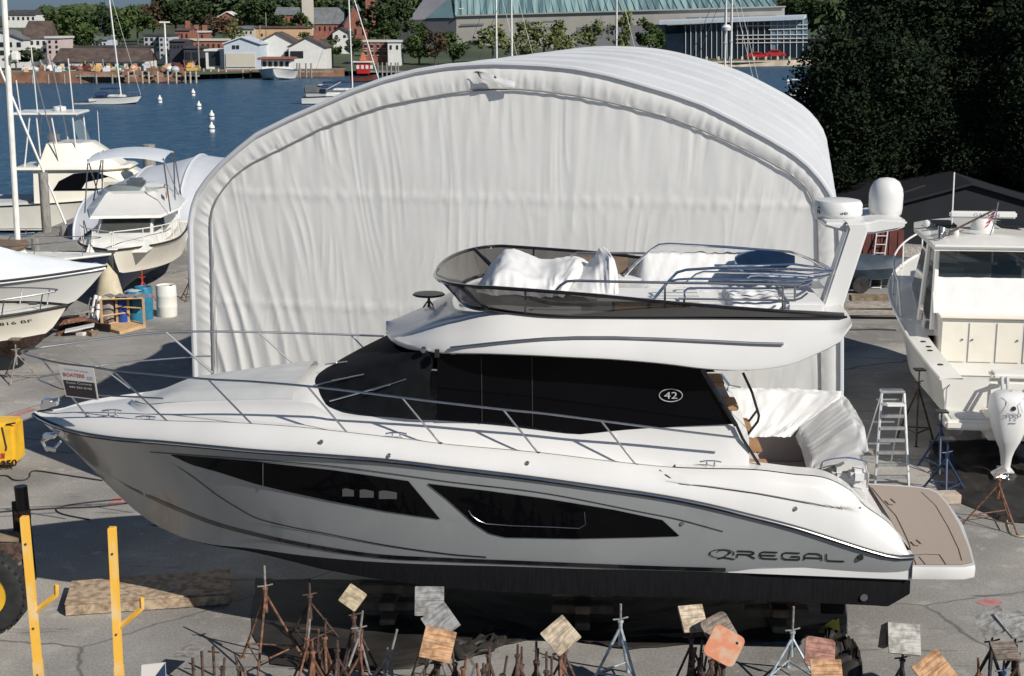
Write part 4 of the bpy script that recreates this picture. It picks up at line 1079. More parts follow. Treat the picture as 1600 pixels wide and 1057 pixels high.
# pads
stand_at(552, 935, 1.28, 'rusty stand with a pale yellow plywood pad steeply tilted against the hull', a0=.1, r=.42, pad=.12, padm='ply_pale', tilt=(R(52), R(-8)), yaw=-.62, padsize=.27, m='rust_dark')
stand_at(671, 940, 1.3, 'stand with a half-grey half-orange square pad, rearmost of three overlapping pads', a0=.3, pad=.06, padm='ply_grey', tilt=(R(62), R(3)), yaw=0, padsize=.37, m='rust_dark')
stand_at(670, 973, 1.25, 'stand with a grey swirled pad set cornerwise, middle of three overlapping pads', a0=.8, pad=.06, padm='ply_grey', tilt=(R(55), R(-4)), yaw=.62, padsize=.36, m='rust_grey', lean=(.12, 0))
stand_at(684, 1008, 1.2, 'stand with an orange knotty plywood pad, nearest of the three overlapping pads', a0=1.4, pad=.06, padm='ply_orange', tilt=(R(58), R(4)), yaw=-.22, padsize=.38, m='rust_dark', r=.38)
stand_at(876, 994, 1.2, 'stand with a pale tan plywood pad turned on its corner, over dark bare pipes', a0=.5, pad=.08, padm='ply_tan', tilt=(R(56), R(0)), yaw=.70, padsize=.36, m='rust')
for i, (x, y, hh) in enumerate([(838, 1003, 1.1), (854, 1019, 1.05), (862, 1026, 1.0)]):
    stand_at(x, y, hh, ['dark bare pipe stand left of the tan pad, the tallest of three', 'dark bare pipe stand left of the tan pad, middle of three', 'dark bare pipe stand closest under the tan pad'][i], a0=.4*i, m='rust_dark', handle=False, r=.3, pr=.019)
stand_at(1081, 968, 1.3, 'stand with a weathered grey splintered pad behind the brown and orange pads', a0=.2, pad=.05, padm='ply_tan', tilt=(R(48), R(20)), yaw=.2, padsize=.34, m='rust_dark')
stand_at(1122, 986, 1.25, 'dark brown round-cornered pad on a stand behind the orange painted pad', a0=.9, pad=.35, padm='ply_brown', tilt=(R(50), R(12)), yaw=.5, padsize=.38, m='rust_dark')
op = stand_at(1131, 1010, 1.2, 'stand with an orange painted round-cornered pad with a drilled hole', a0=1.6, pad=.35, padm='orange_board', tilt=(R(60), R(0)), yaw=-.5, padsize=.40, m='rust_dark')
pd = [c for c in op.children if c.name.startswith('pad')][0]; m2 = MB(); m2.lathe((.12, .10, .015), [(0.001, 0), (.018, 0), (.018, -.01)], 10); ho = m2.build('drilled_hole', 'letter_black', pd, world=False)
for i, (x, y) in enumerate([(1062, 1012), (1086, 1000), (1100, 1020)]):
    stand_at(x, y, 1.1, ['dark bare tripod leaning left of the brown pad group', 'dark bare tripod under the splintered grey pad', 'dark bare tripod left beneath the orange pad'][i], a0=.5*i, m='rust_dark', handle=False, r=.45, pr=.019, lean=(.18-.1*i, 0))
stand_at(1280, 1021, 1.15, 'stand with a reddish round-cornered plywood pad by the stern stand', a0=.3, pad=.3, padm='ply_red', tilt=(R(52), R(4)), yaw=-.15, padsize=.36, m='rust_dark')
stand_at(1291, 1056, 1.15, 'stand with an orange plywood pad cut by the bottom edge, below the reddish pad', a0=.3, pad=.06, padm='ply_orange', tilt=(R(52), R(0)), yaw=.0, padsize=.36, m='rust_dark')
stand_at(1412, 1000, 1.3, 'black stand with a whitish weathered square pad, right of the yacht stern', a0=.9, pad=.05, padm='ply_white', tilt=(R(48), R(0)), yaw=-.1, padsize=.38, m='plastic_black', pr=.02)
mb = MB(); p = at_h(1384, 993, 1.28); o = thing('scrap_board', 'narrow dark-faced board standing beside the whitish weathered pad', 'board', p); mb.box(p, (.07, .22, .28), ry=.3, rx=-.6); mb.build('board', 'ply_brown', o)
stand_at(1459, 1050, 1.2, 'stand with a bright orange plywood pad set cornerwise near the bottom right', a0=.3, pad=.06, padm='ply_orange', tilt=(R(56), R(0)), yaw=.6, padsize=.38, m='plastic_black')
stand_at(1552, 975, 1.35, 'black stand with a grey pad tilted left, at the right edge', a0=.2, pad=.05, padm='ply_white', tilt=(R(30), R(-28)), yaw=.2, padsize=.36, m='plastic_black', pr=.022)
stand_at(1588, 978, 1.35, 'black stand with a flat greyish-pink pad at the right edge', a0=.7, pad=.05, padm='ply_grey', tilt=(R(20), R(6)), yaw=.3, padsize=.42, m='plastic_black', pr=.022)
stand_at(1570, 1020, 1.15, 'shorter dark blue boat stand under the right edge pads', a0=1.2, m='blue_paint', pad=.1, padm='ply_brown', tilt=(R(20), 0), padsize=.3, r=.4, pr=.02)
# supporting stands under the hull
stand_at(970, 944, 1.12, 'light blue-grey tripod stand holding the middle of the big yacht', a0=-.9, m='galv', rodm='rust_grey', r=.38, rod=.30, pr=.02)
stand_at(1240, 948, 1.05, 'silver tripod stand holding the stern quarter of the big yacht', a0=-.6, m='galv', rodm='rust_grey', r=.42, rod=.42, pr=.018)
stand(tuple(B(9.2, -1.0, 0)), .95, 'dark stand under the forward bottom of the big yacht', a0=.4, m='rust_dark', r=.4)
for k, (L, T) in enumerate([(7.5, 1.2), (3.0, 1.3)]): stand(tuple(B(L, T, 0)), .95, ['stand on the far side under the middle of the big yacht', 'stand on the far side under the stern of the big yacht'][k], a0=.4, m='blue_paint', r=.4)
# keel blocks
mat('block_wood', (.20, .15, .10), .85, var=.3, vscale=6)
for k, L in enumerate((2.6, 5.4, 8.2)):
    p = B(L, 0, 0); t = thing('keel_block', ['stack of timber blocks under the stern keel', 'stack of timber blocks under the middle keel', 'stack of timber blocks under the forward keel'][k], 'timber blocks', p)
    for j in range(4): mb = MB(); mb.box(p+Vector((0, 0, .065+.13*j)), (.9, .22, .125) if j % 2 else (.22, .9, .125), rz=-PSI); mb.build('timber', 'block_wood', t, bevel=.01)
# ground sheet (dark plastic) under the hull
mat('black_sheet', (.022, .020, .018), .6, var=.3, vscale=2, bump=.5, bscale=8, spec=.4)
def sheet(name, label, pts, amp, m, cat='tarpaulin', res=.10, seed=0, z0=.012):
    P = [G(x, y) for x, y in pts]; c = sum(P, Vector())/len(P)
    t = []; N1 = 14
    rows = []
    per = []
    for a, b in zip(P, P[1:]+P[:1]):
        n = max(2, int((b-a).length/res)); per += [a+(b-a)*k/n for k in range(n)]
    for j in range(N1+1):
        f = (j/N1)**.8
        rows.append([Vector((c.x+(p.x-c.x)*f, c.y+(p.y-c.y)*f, z0+amp*max(0, (abs(nz(p.x*1.7*f+seed, p.y*1.7*f))+.6*abs(nz((c.x+(p.x-c.x)*f)*4+seed, (c.y+(p.y-c.y)*f)*4)))*(1.3-.9*(f > .985))))) + (Vector((nz(p.x*2, p.y*2, 7), nz(p.x*2, p.y*2, 9), 0))*.07 if j > N1-2 else Vector((0, 0, 0))) for p in per])
    mb = MB(); mb.grid(rows, closed=True); o = mb.build(name, m, None, shade=0)
    tag(o, label, cat); return o
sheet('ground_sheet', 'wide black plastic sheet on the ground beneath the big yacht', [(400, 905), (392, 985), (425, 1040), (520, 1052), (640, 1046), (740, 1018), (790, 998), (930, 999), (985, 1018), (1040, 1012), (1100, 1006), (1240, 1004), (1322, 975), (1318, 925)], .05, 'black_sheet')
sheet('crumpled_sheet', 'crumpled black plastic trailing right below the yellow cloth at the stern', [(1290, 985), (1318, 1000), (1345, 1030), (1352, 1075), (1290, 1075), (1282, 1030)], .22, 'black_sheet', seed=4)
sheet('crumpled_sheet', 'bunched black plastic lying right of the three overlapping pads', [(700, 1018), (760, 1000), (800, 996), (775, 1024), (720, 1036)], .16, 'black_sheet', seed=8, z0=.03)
mat('yellow_cloth', (.48, .40, .06), .8, var=.2, vscale=5)
mb = MB(); mb.grid([[AY(x, y, 19.6) for x, y in r] for r in ([(1274, 994), (1290, 998), (1318, 1000)], [(1285, 980), (1296, 984), (1312, 984)], [(1302, 968), (1306, 970), (1311, 966)])]); o = mb.build('yellow_cloth', 'yellow_cloth', None); tag(o, 'small yellow cloth hanging beneath the stern of the big yacht', 'cloth')
# plywood and plank platform at the left
p = [G(110, 951, .16), G(100, 955, .0), G(360, 935, 0), G(360, 889, .16), G(112, 910, .16)]
t = thing('plywood_pallet', 'long wooden pallet topped with weathered plywood, lying left of the yacht bow', 'pallet', G(230, 930))
A, Bq, C, D = G(101, 946, .16), G(360, 928, .16), G(360, 891, .16), G(112, 910, .16)
mb = MB(); mb.smooth = False; mb.slab([[A, Bq], [D, C]], Vector((0, 0, .02))); mb.build('plywood_top', 'wood_board', t)
for f in (0, .33, .66, .97):
    a, b = A+(D-A)*f, Bq+(C-Bq)*f; mid_ = (a+b)/2; d = b-a
    mb = MB(); mb.box(mid_-Vector((0, 0, .075)), (d.length*.99, .09, .14), rz=math.atan2(d.y, d.x)); mb.build('bearer', 'wood_board', t)
# yellow upright arms (trailer / boat mover) at the lower left
def ypost(x0, y0, x1, y1, Yd, label, arm):
    a, b = AY(x0, y0, Yd), AY(x1, y1, Yd); b2 = a+(b-a)*((a.z-.0)/(a.z-b.z)); t = thing('padded_arm_post', label, 'post', (b2.x, b2.y, 0))
    w = .082
    d = (b2-a); n = 1
    mb = MB(); X = Vector((1, 0, 0)); Yv = Vector((0, 1, 0)); rows = []
    for f in (0, .004, .55, .554, .72, .724, 1):
        c = a+d*f; e = .0 if f in (.55, .72) else .0; ww = w/2+(.006 if .55 < f < .722 else 0)
        if f == 0: ww -= .008
        rows.append([c+X*sx*ww+Yv*sy*ww for sx, sy in ((-1, -1), (1, -1), (1, 1), (-1, 1))])
    mb.smooth = False; mb.grid(rows, closed=True, flip=True); i = 0; mb.face((0, 1, 2, 3)); mb.build('upright', 'yellow_paint', t)
    A_ = [AY(x, y, Yd+.0) for x, y in arm]
    mb = MB(); mb.tube(A_, .030, 4, cap=True); mb.build('bracket', 'yellow_paint', t)
    br = AY(arm[0][0]+4, arm[0][1]+35+70, Yd); 
    mb = MB(); s0 = a+d*.62+X*.06; mb.tube([s0, s0+Vector((.55, -.1, -.62))], .022, 6); mb.build('strut', 'yellow_paint', t)
    mb = MB()
    for q in (.10, .42, .60): mb.lathe(a+d*q+Vector((0, -w/2-.004, 0)), [(0.001, -.004), (.014, -.004), (.014, .004)], 8, 'Y')
    mb.build('bolt', 'rust_dark', t)
ypost(38, 807, 62, 1070, 15.6, 'left yellow steel upright with an angled bracket, nearest the loader wheel', [(53, 958), (70, 944), (88, 930), (88, 914)])
ypost(175, 824, 187, 1070, 15.6, 'right yellow steel upright with an angled bracket, in front of the plywood pallet', [(187, 980), (204, 966), (222, 950), (221, 934)])
# black mast with clamps, left of first upright
p = G(36, 905); t = thing('black_mast', 'thick black post with straps behind the left yellow upright', 'post', p)
mb = MB(); a = AY(32, 760, p.y); b = Vector((a.x+.05, p.y, 0)); mb.tube([a, a+(b-a)*.3, b], .10, 10); mb.build('post', 'plastic_black', t, shade=50)
mb = MB(); mb.lathe(a-Vector((0, 0, .55)), [(.11, 0), (.125, .02), (.125, .16), (.11, .18)], 12); mb.build('collar', 'rust', t)
mb = MB(); mb.box(a+Vector((-.12, 0, -.5)), (.06, .05, .5)); mb.build('strap', 'rubber', t)
# small rusty table frame and board by the stands
p = G(300, 1043); t = thing('rusty_frame', 'small rusty steel frame with a thin tilted plate, left of the tallest tripod', 'metal frame', p)
q = [G(x, y, .42) for x, y in ((272, 1024), (301, 1028), (326, 1007), (295, 1004))]
mb = MB(); mb.slab([[q[0], q[1]], [q[3], q[2]]], Vector((0, 0, .015))); mb.build('plate', 'rust_grey', t)
for x, y in ((301, 1028), (315, 1018), (333, 1010)):
    a = G(x, y, .42); mb = MB(); mb.tube([a, Vector((a.x, a.y, 0))], .02, 6); mb.build('leg', 'rust_dark', t)
mb = MB(); mb.tube([G(325, 1018, .42), G(343, 1020, .42)], .012, 6); mb.build('cross_bar', 'rust_dark', t)
q = [AY(x, y, 15.8) for x, y in ((221, 1040), (258, 1036), (260, 1075), (220, 1075))]
o = thing('painted_sign', 'white board with a dark blue painted corner at the bottom edge', 'sign board', Vector(((q[0].x+q[1].x)/2, 15.8, q[2].z)))
mb = MB(); mb.slab([[q[3], q[2]], [q[0], q[1]]], Vector((0, .02, 0))); mb.build('board', 'board_white', o)
mb = MB(); z = Vector((0, -.003, 0)); mb.poly([q[1]+z, AY(229, 1075, 15.8)+z, q[2]+z]); mat('navy', (.02, .04, .10), .5); mb.build('painted_corner', 'navy', o)
# ---- loader at the left edge ----
ldr = thing('yellow_loader', 'yellow yard machine cut by the left edge, black numbers on its tail', 'loader', G(-20, 800))
Yb = G(15, 735).y
def LP(x, y, z=0): return AY(x, y, Yb+z)
mb = MB(); mb.box((LP(-90, 695)+LP(23, 695))/2+Vector((0, .3, 0)), ((LP(23, 695)-LP(-90, 695)).x, .6, (LP(0, 660)-LP(0, 726)).z)); mb.build('counterweight', 'machine_yellow', ldr, bevel=.06)
mb = MB(); zf = Vector((0, -.01, 0)); mb.tube([LP(3, 668), LP(10, 700), LP(9, 704)], .02, 5); mb.tube([LP(9, 664), LP(24, 661)], .018, 5); mb.build('panel_seam', 'rubber', ldr)
mb = MB(); put_text(mb, '350', lambda u, v: LP(2+25*u, 731-3*u-11*v)+Vector((0, -.02, 0)), bold=.04); mb.build('lettering', 'letter_black', ldr)
mb = MB(); put_text(mb, 'II', lambda u, v: LP(2+6*u, 716-8*v)+Vector((0, -.02, 0)), bold=.04); mb.build('lettering', 'red_paint', ldr)
# wheel
whl = thing('boat_trailer', 'yard trailer with a big black tyre on a yellow rim at the left edge', 'trailer', (0, 0, 0))
Yw = 18.6; wc = AY(-22, 925, Yw); rad_ = (AY(17, 925, Yw)-wc).x
hR = (AY(0, 865, Yw).z-AY(0, 985, Yw).z)/2
whl.location = wc
for o_, m_, pr_ in (('tyre', 'rubber', [(.56, -.14), (.80, -.17), (.95, -.15), (1, -.10), (1, .10), (.95, .15), (.80, .17), (.56, .14)]), ('rim', 'machine_yellow', [(0.02, -.06), (.25, -.08), (.5, -.12), (.57, -.13), (.57, .13), (0.02, .06)])):
    mb = MB(); mb.lathe(wc, [(r_*.56, h_*.9) for r_, h_ in pr_], 32, 'Y'); mb.build(o_, m_, whl)
mb = MB()
for k in range(32):
    a = 2*pi*k/32; mb.box(wc+Vector((cos(a)*.565, 0, sin(a)*.565)), (.05, .28, .035), ry=-a+pi/2)
mb.build('tread', 'rubber', whl)
mb = MB(); 
for zz, yy in ((.55, .45), (.55, -.25)): mb = MB(); mb.box(wc+Vector((-1.6, .9+yy, zz-.45)), (3.4, .12, .16)); mb.build('chassis_beam', 'rust_dark', whl)
mb = MB(); mb.tube([wc+Vector((0, .05, 0)), wc+Vector((0, 1.7, 0))], .07, 8); mb.build('axle', 'rust_dark', whl)
mb = MB(); mb.box(wc+Vector((-1.9, 1.0, .28)), (2.4, 1.3, .5)); mb.build('deck_box', 'machine_yellow', whl, bevel=.04)
t = thing('battery_box', 'grey metal box with clutter beside the tyre at the left edge', 'box', G(22, 915))
c = G(20, 912); mb = MB(); mb.box(c+Vector((-.05, 0, .42)), (.38, .4, .62), rz=.2); mb.build('box', 'rust_grey', t, bevel=.02)
mb = MB(); mb.box(c+Vector((-.05, .0, .78)), (.42, .42, .06), rz=.2, ry=.1); mb.build('lid', 'block_wood', t, bevel=.01)
# ladder
def ladder():
    p0, p1 = G(1367, 757), G(1420, 760); Yd = (p0.y+p1.y)/2
    t = thing('step_ladder', 'aluminium step ladder standing open beside the swim platform', 'ladder', ((p0.x+p1.x)/2, Yd, 0))
    tl, tr_ = AY(1378, 614, Yd+.55), AY(1413, 614, Yd+.55)
    bl, br = Vector((p0.x, p0.y, 0)), Vector((p1.x, p1.y, 0))
    for a, b in ((bl, tl), (br, tr_)):
        m2 = MB(); d = b-a; x = Vector((1, 0, 0)); rows = []
        for c in (a, b): rows.append([c+Vector((sx*.016, sy*.035, 0)) for sx, sy in ((-1, -1), (1, -1), (1, 1), (-1, 1))])
        m2.smooth = False; m2.grid(rows, closed=True, flip=True); m2.build('rail', 'alu', t)
    for i in range(7):
        f = (i+.75)/7.6; a, b = bl+(tl-bl)*f, br+(tr_-br)*f
        m2 = MB(); m2.box((a+b)/2+Vector((0, .0, 0)), ((b-a).length, .085, .022)); m2.box((a+b)/2+Vector((0, -.042, -.02)), ((b-a).length, .006, .045)); m2.build('step', 'alu', t)
    m2 = MB(); m2.box((tl+tr_)/2+Vector((0, .06, .02)), (.44, .2, .05)); m2.build('top_cap', 'alu', t, bevel=.01)
    for a, b in ((bl, tl), (br, tr_)):
        e = Vector((a.x, b.y+.75, 0)); m2 = MB(); m2.tube([b, e], .016, 4); m2.build('rear_leg', 'alu', t)
    for z in (.5, 1.0, 1.5):
        m2 = MB(); y = (tl.y+.75)-.75*z/tl.z; m2.box(Vector(((bl.x+br.x)/2, y, z)), (.42, .02, .03)); m2.build('rear_brace', 'alu', t)
    m2 = MB(); m2.box((bl+br)/2+Vector((.02, .15, 1.52)), (.34, .18, .04)); m2.build('paint_tray', 'white_paint', t, bevel=.01)
ladder()
# hoses and cables
def hose(label, pts, r, m, zz=.02, name='hose'):
    o = MB().tube(dense([G(x, y, zz) for x, y in pts], 8), r, 6).build(name, m, None); return tag(o, label, name)
hose('thin black cable snaking right of the yellow machine', [(0, 743), (12, 744), (22, 750), (38, 750), (46, 745), (48, 738), (60, 736), (100, 742), (160, 751)], .012, 'rubber', name='cable')
hose('black cable lying across the ground behind the black post', [(0, 800), (40, 797), (95, 794), (150, 792), (200, 786)], .014, 'rubber', name='cable')
hose('looped black cable beneath the bow', [(190, 780), (130, 786), (95, 792), (88, 797), (100, 804), (140, 812)], .012, 'rubber', name='cable')
hose('dark hose running across the yard at the far right', [(1318, 516), (1360, 515), (1400, 516)], .02, 'rubber')
# red paint marks on the ground
mat('faded_red', (.36, .17, .16), .9, var=.2, vscale=6); mat('faded_white', (.55, .54, .52), .9)
def mark(label, pts, m, z=.004):
    P = [G(x, y, z) for x, y in pts]; mb = MB(); mb.poly(P); o = mb.build('paint_mark', m, None)
    for f in o.data.polygons:
        if f.normal.z < 0: o.data.flip_normals(); break
    return tag(o, label, 'paint mark')
mark('faded red painted stripe on the ground behind the bow', [(8, 652), (50, 638), (58, 640), (18, 654)], 'faded_red')
mark('red painted patch on the ground under the bow flare', [(168, 788), (178, 778), (200, 772), (212, 778), (196, 784), (182, 789)], 'faded_red')
mark('round faded red spot on the ground at the lower right', [(1546+20*cos(k*.5236)*(1+.15*sin(k*2.3)), 941+6*sin(k*.5236)) for k in range(12)], 'faded_red')

# more dark bare pipes crowded under the pads
def bundle(cx, cy, n, seed, lb):
    rnd = random.Random(seed); b0 = G(cx, cy, 1.0)
    for k in range(n):
        p = Vector((b0.x+rnd.uniform(-.35, .35), b0.y+rnd.uniform(-.25, .25), 0))
        stand(tuple(p), rnd.uniform(.85, 1.1), '%s dark bare pipe stand from the left %s' % (ORD[k], lb), m=rnd.choice(['rust_dark', 'rust', 'rust_dark']), a0=rnd.uniform(0, 2), r=rnd.uniform(.28, .4), handle=False, pr=rnd.uniform(.016, .022), lean=(rnd.uniform(-.2, .2), rnd.uniform(-.1, .1)), rod=rnd.uniform(.15, .3), group='bare pipe stands '+lb)
bundle(735, 1028, 5, 21, 'right of the orange knotty pad'); bundle(350, 1022, 3, 22, 'between the rusty frame and the tallest tripod'); bundle(852, 1022, 4, 23, 'under the tan cornerwise pad')
bundle(702, 1032, 5, 2, 'crowded under the three overlapping pads'); bundle(1108, 1020, 5, 3, 'crowded under the orange painted pad'); bundle(520, 1000, 4, 4, 'between the rusty tripods'); bundle(1570, 1030, 3, 5, 'under the pads at the right edge')
# ================= generic boat builder (local frame: x forward, y to port, z up) =================
def hull_fn(Lg, Bm, zk, zs0, zs1, zc, rake=.9, fine=2.2, flare=.35):
    def hb(x):   # sheer half beam
        f = x/Lg; return max(.02, Bm/2*(1-max(0, (f-.45)/.55)**fine)*(.93+.07*min(1, f/.3)))
    def zs(x): f = x/Lg; return zs0+(zs1-zs0)*f**1.8
    def st(x):    # stem/keel height
        f = max(0, (x-(Lg-rake*1.6))/(rake*1.6)); return zk+(zs(Lg)-zk)*f**1.9
    return hb, zs, st
def make_boat(root, Lg, Bm, zk, zs0, zs1, zc, top, bot, rake=.9, fine=2.2, open_stern=False, stripe=None):
    hb, zs, st = hull_fn(Lg, Bm, zk, zs0, zs1, zc, rake, fine)
    X = [Lg*i/40 for i in range(40)]+[Lg*.99, Lg*.9985]
    def hc(x): f = x/Lg; return hb(x)*(.90-.55*max(0, (f-.35)/.65)**1.3)
    def zch(x): return max(zc+(zs1-zc)*.30*max(0, (x/Lg-.4)/.6)**2, min(st(x)+.0, zs(x)-.02))
    m = MB()
    for s in (-1, 1):
        rows = []
        for k in range(9):
            t = k/8; rows.append([])
            for x in X:
                z0 = zch(x); z1 = zs(x); e = 1 if st(x) <= zch(x)+1e-6 else 0
                c = hc(x)*max(0, min(1, (zs(x)-st(x))/(zs(x)-zk)))**.6
                rows[-1].append((x, s*(c+(hb(x)-c)*t**1.3), z0+(z1-z0)*t))
        m.grid(rows, flip=(s < 0))
    m.poly([(0, -hb(0), zs(0)), (0, hb(0), zs(0)), (0, hc(0), zch(0)), (0, -hc(0), zch(0))][::-1])
    h = m.build('hull', top, root, world=False)
    global SIDE
    def SIDE(x, z):
        z0, z1 = zch(x), zs(x); c = hc(x)*max(0, min(1, (zs(x)-st(x))/(zs(x)-zk)))**.6; return c+(hb(x)-c)*max(0, min(1, (z-z0)/(z1-z0)))**1.3
    m = MB()
    for s in (-1, 1):
        rows = []
        for t in (1, .5, 0):
            rows.append([])
            for x in X:
                c = hc(x)*max(0, min(1, (zs(x)-st(x))/(zs(x)-zk)))**.6; zl = min(st(x), zch(x)-.001)
                rows[-1].append((x, s*c*t, zl+(zch(x)-zl)*t-.002))
        m.grid(rows, flip=(s < 0))
    m.poly([(0.001, -hc(0), zch(0)), (0.001, hc(0), zch(0)), (0.001, 0, zk)][::-1])
    m.build('hull_bottom', bot, root, world=False)
    m = MB(); m.grid([[(x, s*hb(x), zs(x)-.03+.03*(1-s*s)) for x in X] for s in (-1, -.5, 0, .5, 1)], flip=True); m.build('deck', top, root, world=False)
    m = MB()
    for s in (-1, 1): m.tube([(x, s*hb(x), zs(x)) for x in X], .035, 6)
    m.build('rub_rail', stripe or 'rubber', root, world=False)
    return hb, zs, st
def rail_local(root, hb, zs, x0, x1, h, n, m='chrome', close=True, r=.014, inset=.08):
    k = 16
    P = [(x0+(x1-x0)*i/k, -(max(.03, hb(x0+(x1-x0)*i/k)-inset)), zs(x0+(x1-x0)*i/k)+h*min(1, i/2)) for i in range(k+1)]
    Q = [(p[0], -p[1], p[2]) for p in P[::-1]]
    o = MB(); o.tube(P+Q, r, 6); q = o.build('bow_rail', m, root, world=False)
    for s in (-1, 1):
        for i in range(n):
            x = x0+(x1-x0)*(i+.7)/n; o = MB(); y = s*max(.03, hb(x)-inset); o.tube([(x-.08, y, zs(x)), (x, y, zs(x)+h)], r*.8, 6); o.build('stanchion', m, q, world=False)
def lbox(root, name, m, c, d, bevel=.03, rz=0, ry=0, rx=0, taper=1):
    o = MB(); o.box(c, d, rz, rx, ry, taper); return o.build(name, m, root, world=False, bevel=bevel)
def lpoly(root, name, m, rows, t=None):
    o = MB(); 
    if t is None: o.grid(rows)
    else: o.slab(rows, Vector(t))
    return o.build(name, m, root, world=False)
def ltube(root, name, m, pts, r, n=8):
    o = MB(); o.tube(pts, r, n); return o.build(name, m, root, world=False)
def heading(a, b): return math.atan2(b.y-a.y, b.x-a.x)
def local(p, root):   # world point -> local frame of an (unparented) root
    q = p-root.location; c, s = cos(-root.rotation_euler.z), sin(-root.rotation_euler.z)
    return Vector((q.x*c-q.y*s, q.x*s+q.y*c, q.z))
mat('wrap_white', (.66, .69, .72), .3, var=.03, vscale=2, bump=.5, bscale=3)
mat('grey_white', (.60, .60, .58), .35)  # even grey-white for hull sides and small fittings
# (a) shrink-wrapped cruiser, bow pointing right
bow = AY(168, 433, 38.5); Lg = 8.5; hd = R(2)
r_ = thing('wrapped_boat', 'cabin boat shrink-wrapped in white film, bow pointing right at the left edge', 'boat', (bow.x-Lg*cos(hd), bow.y-Lg*sin(hd), 0), rz=hd)
hb, zs, st = make_boat(r_, Lg, 2.9, .55, 1.75, 2.15, .95, 'grey_white', 'rust_dark', rake=1.5)
rows = []
for j in range(13):
    s = -1+j/6; rows.append([])
    for i in range(41):
        x = Lg*i/40*.998; h = interp(x, [0, 2, 3.6, 5.0, 6.5, 7.8, Lg], [1.1, 1.35, 1.4, .95, .5, .18, .03])
        rows[-1].append((x, s*(hb(x)+.04), zs(x)-.06*(abs(s) > .99)+h*(1-abs(s)**1.25)+.03*nz(x*2, s*3)*(1-abs(s))))
lpoly(r_, 'shrink_film', 'wrap_white', rows[::-1])
# (b) white bowrider in front, also pointing right
bow = AY(104, 462, 35.3); Lg = 7; hd = R(3)
r_ = thing('runabout', 'white runabout with steel bow rail in front of the shrink-wrapped boat', 'boat', (bow.x-Lg*cos(hd), bow.y-Lg*sin(hd), 0), rz=hd)
hb, zs, st = make_boat(r_, Lg, 2.5, .45, 1.45, 1.72, .85, 'gelcoat_cream', 'rust_dark', rake=.9, fine=3)
rail_local(r_, hb, zs, 3.6, 6.75, .38, 4, m='dull_steel', r=.02)
lbox(r_, 'cuddy', 'gelcoat', (3.6, 0, 1.72), (2.6, 1.5, .35), .1, taper=.8)
mb = MB()
SD1 = SIDE
def bw(u, v): x = 5.0+1.25*u; z = 1.36+.08*v+.03*u; return (x, -SD1(x, z)-.008, z)
put_text(mb, 'MD 4816 BF', bw); mb.build('registration', 'letter_black', r_, world=False)
lbox(r_, 'cleat', 'chrome', (6.2, -.1, 1.78), (.2, .04, .05), .01)
stand(tuple(G(28, 595)), 1.0, 'grey tripod boat stand under the runabout bow at the left edge', m='rust_grey', a0=.5, r=.5, pad=.1, padm='ply_brown', padsize=.25)
stand(tuple(G(5, 560)), .95, 'rusty stand further back under the runabout at the left edge', m='rust_dark', a0=.1, r=.4)
# (c) dark blue sailing boat hull with white deck
bow = AY(173, 394, 42.0); Lg = 9; hd = R(-6)
r_ = thing('blue_sailboat', 'dark blue hulled sailing boat with white deck and tall mast, stored behind the wrapped boat', 'sailboat', (bow.x-Lg*cos(hd), bow.y-Lg*sin(hd), 0), rz=hd)
mat('navy_hull', (.012, .022, .06), .25, coat=.4)
hb, zs, st = make_boat(r_, Lg, 2.8, .5, 1.55, 1.92, .8, 'navy_hull', 'rust_dark', rake=1.3, fine=2.0, stripe='gelcoat_old')
m2 = MB(); m2.grid([[(x, s*hb(x)*.97, zs(x)+.02+.02*(1-s*s)) for x in [Lg*i/20*.99 for i in range(21)]] for s in (-1, 0, 1)], flip=True); m2.build('deck', 'gelcoat_old', r_, world=False)
lbox(r_, 'coachroof', 'gelcoat_cream', (4.6, 0, 1.90), (3.4, 1.5, .5), .1, taper=.85)
lbox(r_, 'sail_cover', 'woodbrown', (5.2, 0, 2.1), (2.2, 1.3, .22), .05)
mb = MB()
SD2 = SIDE
def bn(u, v): x = 7.9+.75*u; z = zs(x)-.36+.17*v; return (x, -SD2(x, z)-.01, z)
put_text(mb, 'NOMAD', bn, bold=.01); mb.build('boat_name', 'ink_grey', r_, world=False)
lbox(r_, 'registration_plate', 'white_paint', (7.2, -hb(7.2)+.03, 1.52), (.45, .03, .12), 0)
rail_local(r_, hb, zs, 5.0, 8.7, .5, 3, m='dull_steel', r=.014)
# mast: picture (2,0) to (28,385)
pa, pb = local(AY(28, 385, 43.2), r_), local(AY(4, -40, 43.2), r_)
ltube(r_, 'mast', 'gelcoat_old', [pa, pb], .085, 10)
q = local(AY(18, 88, 43.1), r_); lbox(r_, 'radar_bracket', 'gelcoat_old', q+Vector((.12, 0, 0)), (.25, .2, .3), .05)
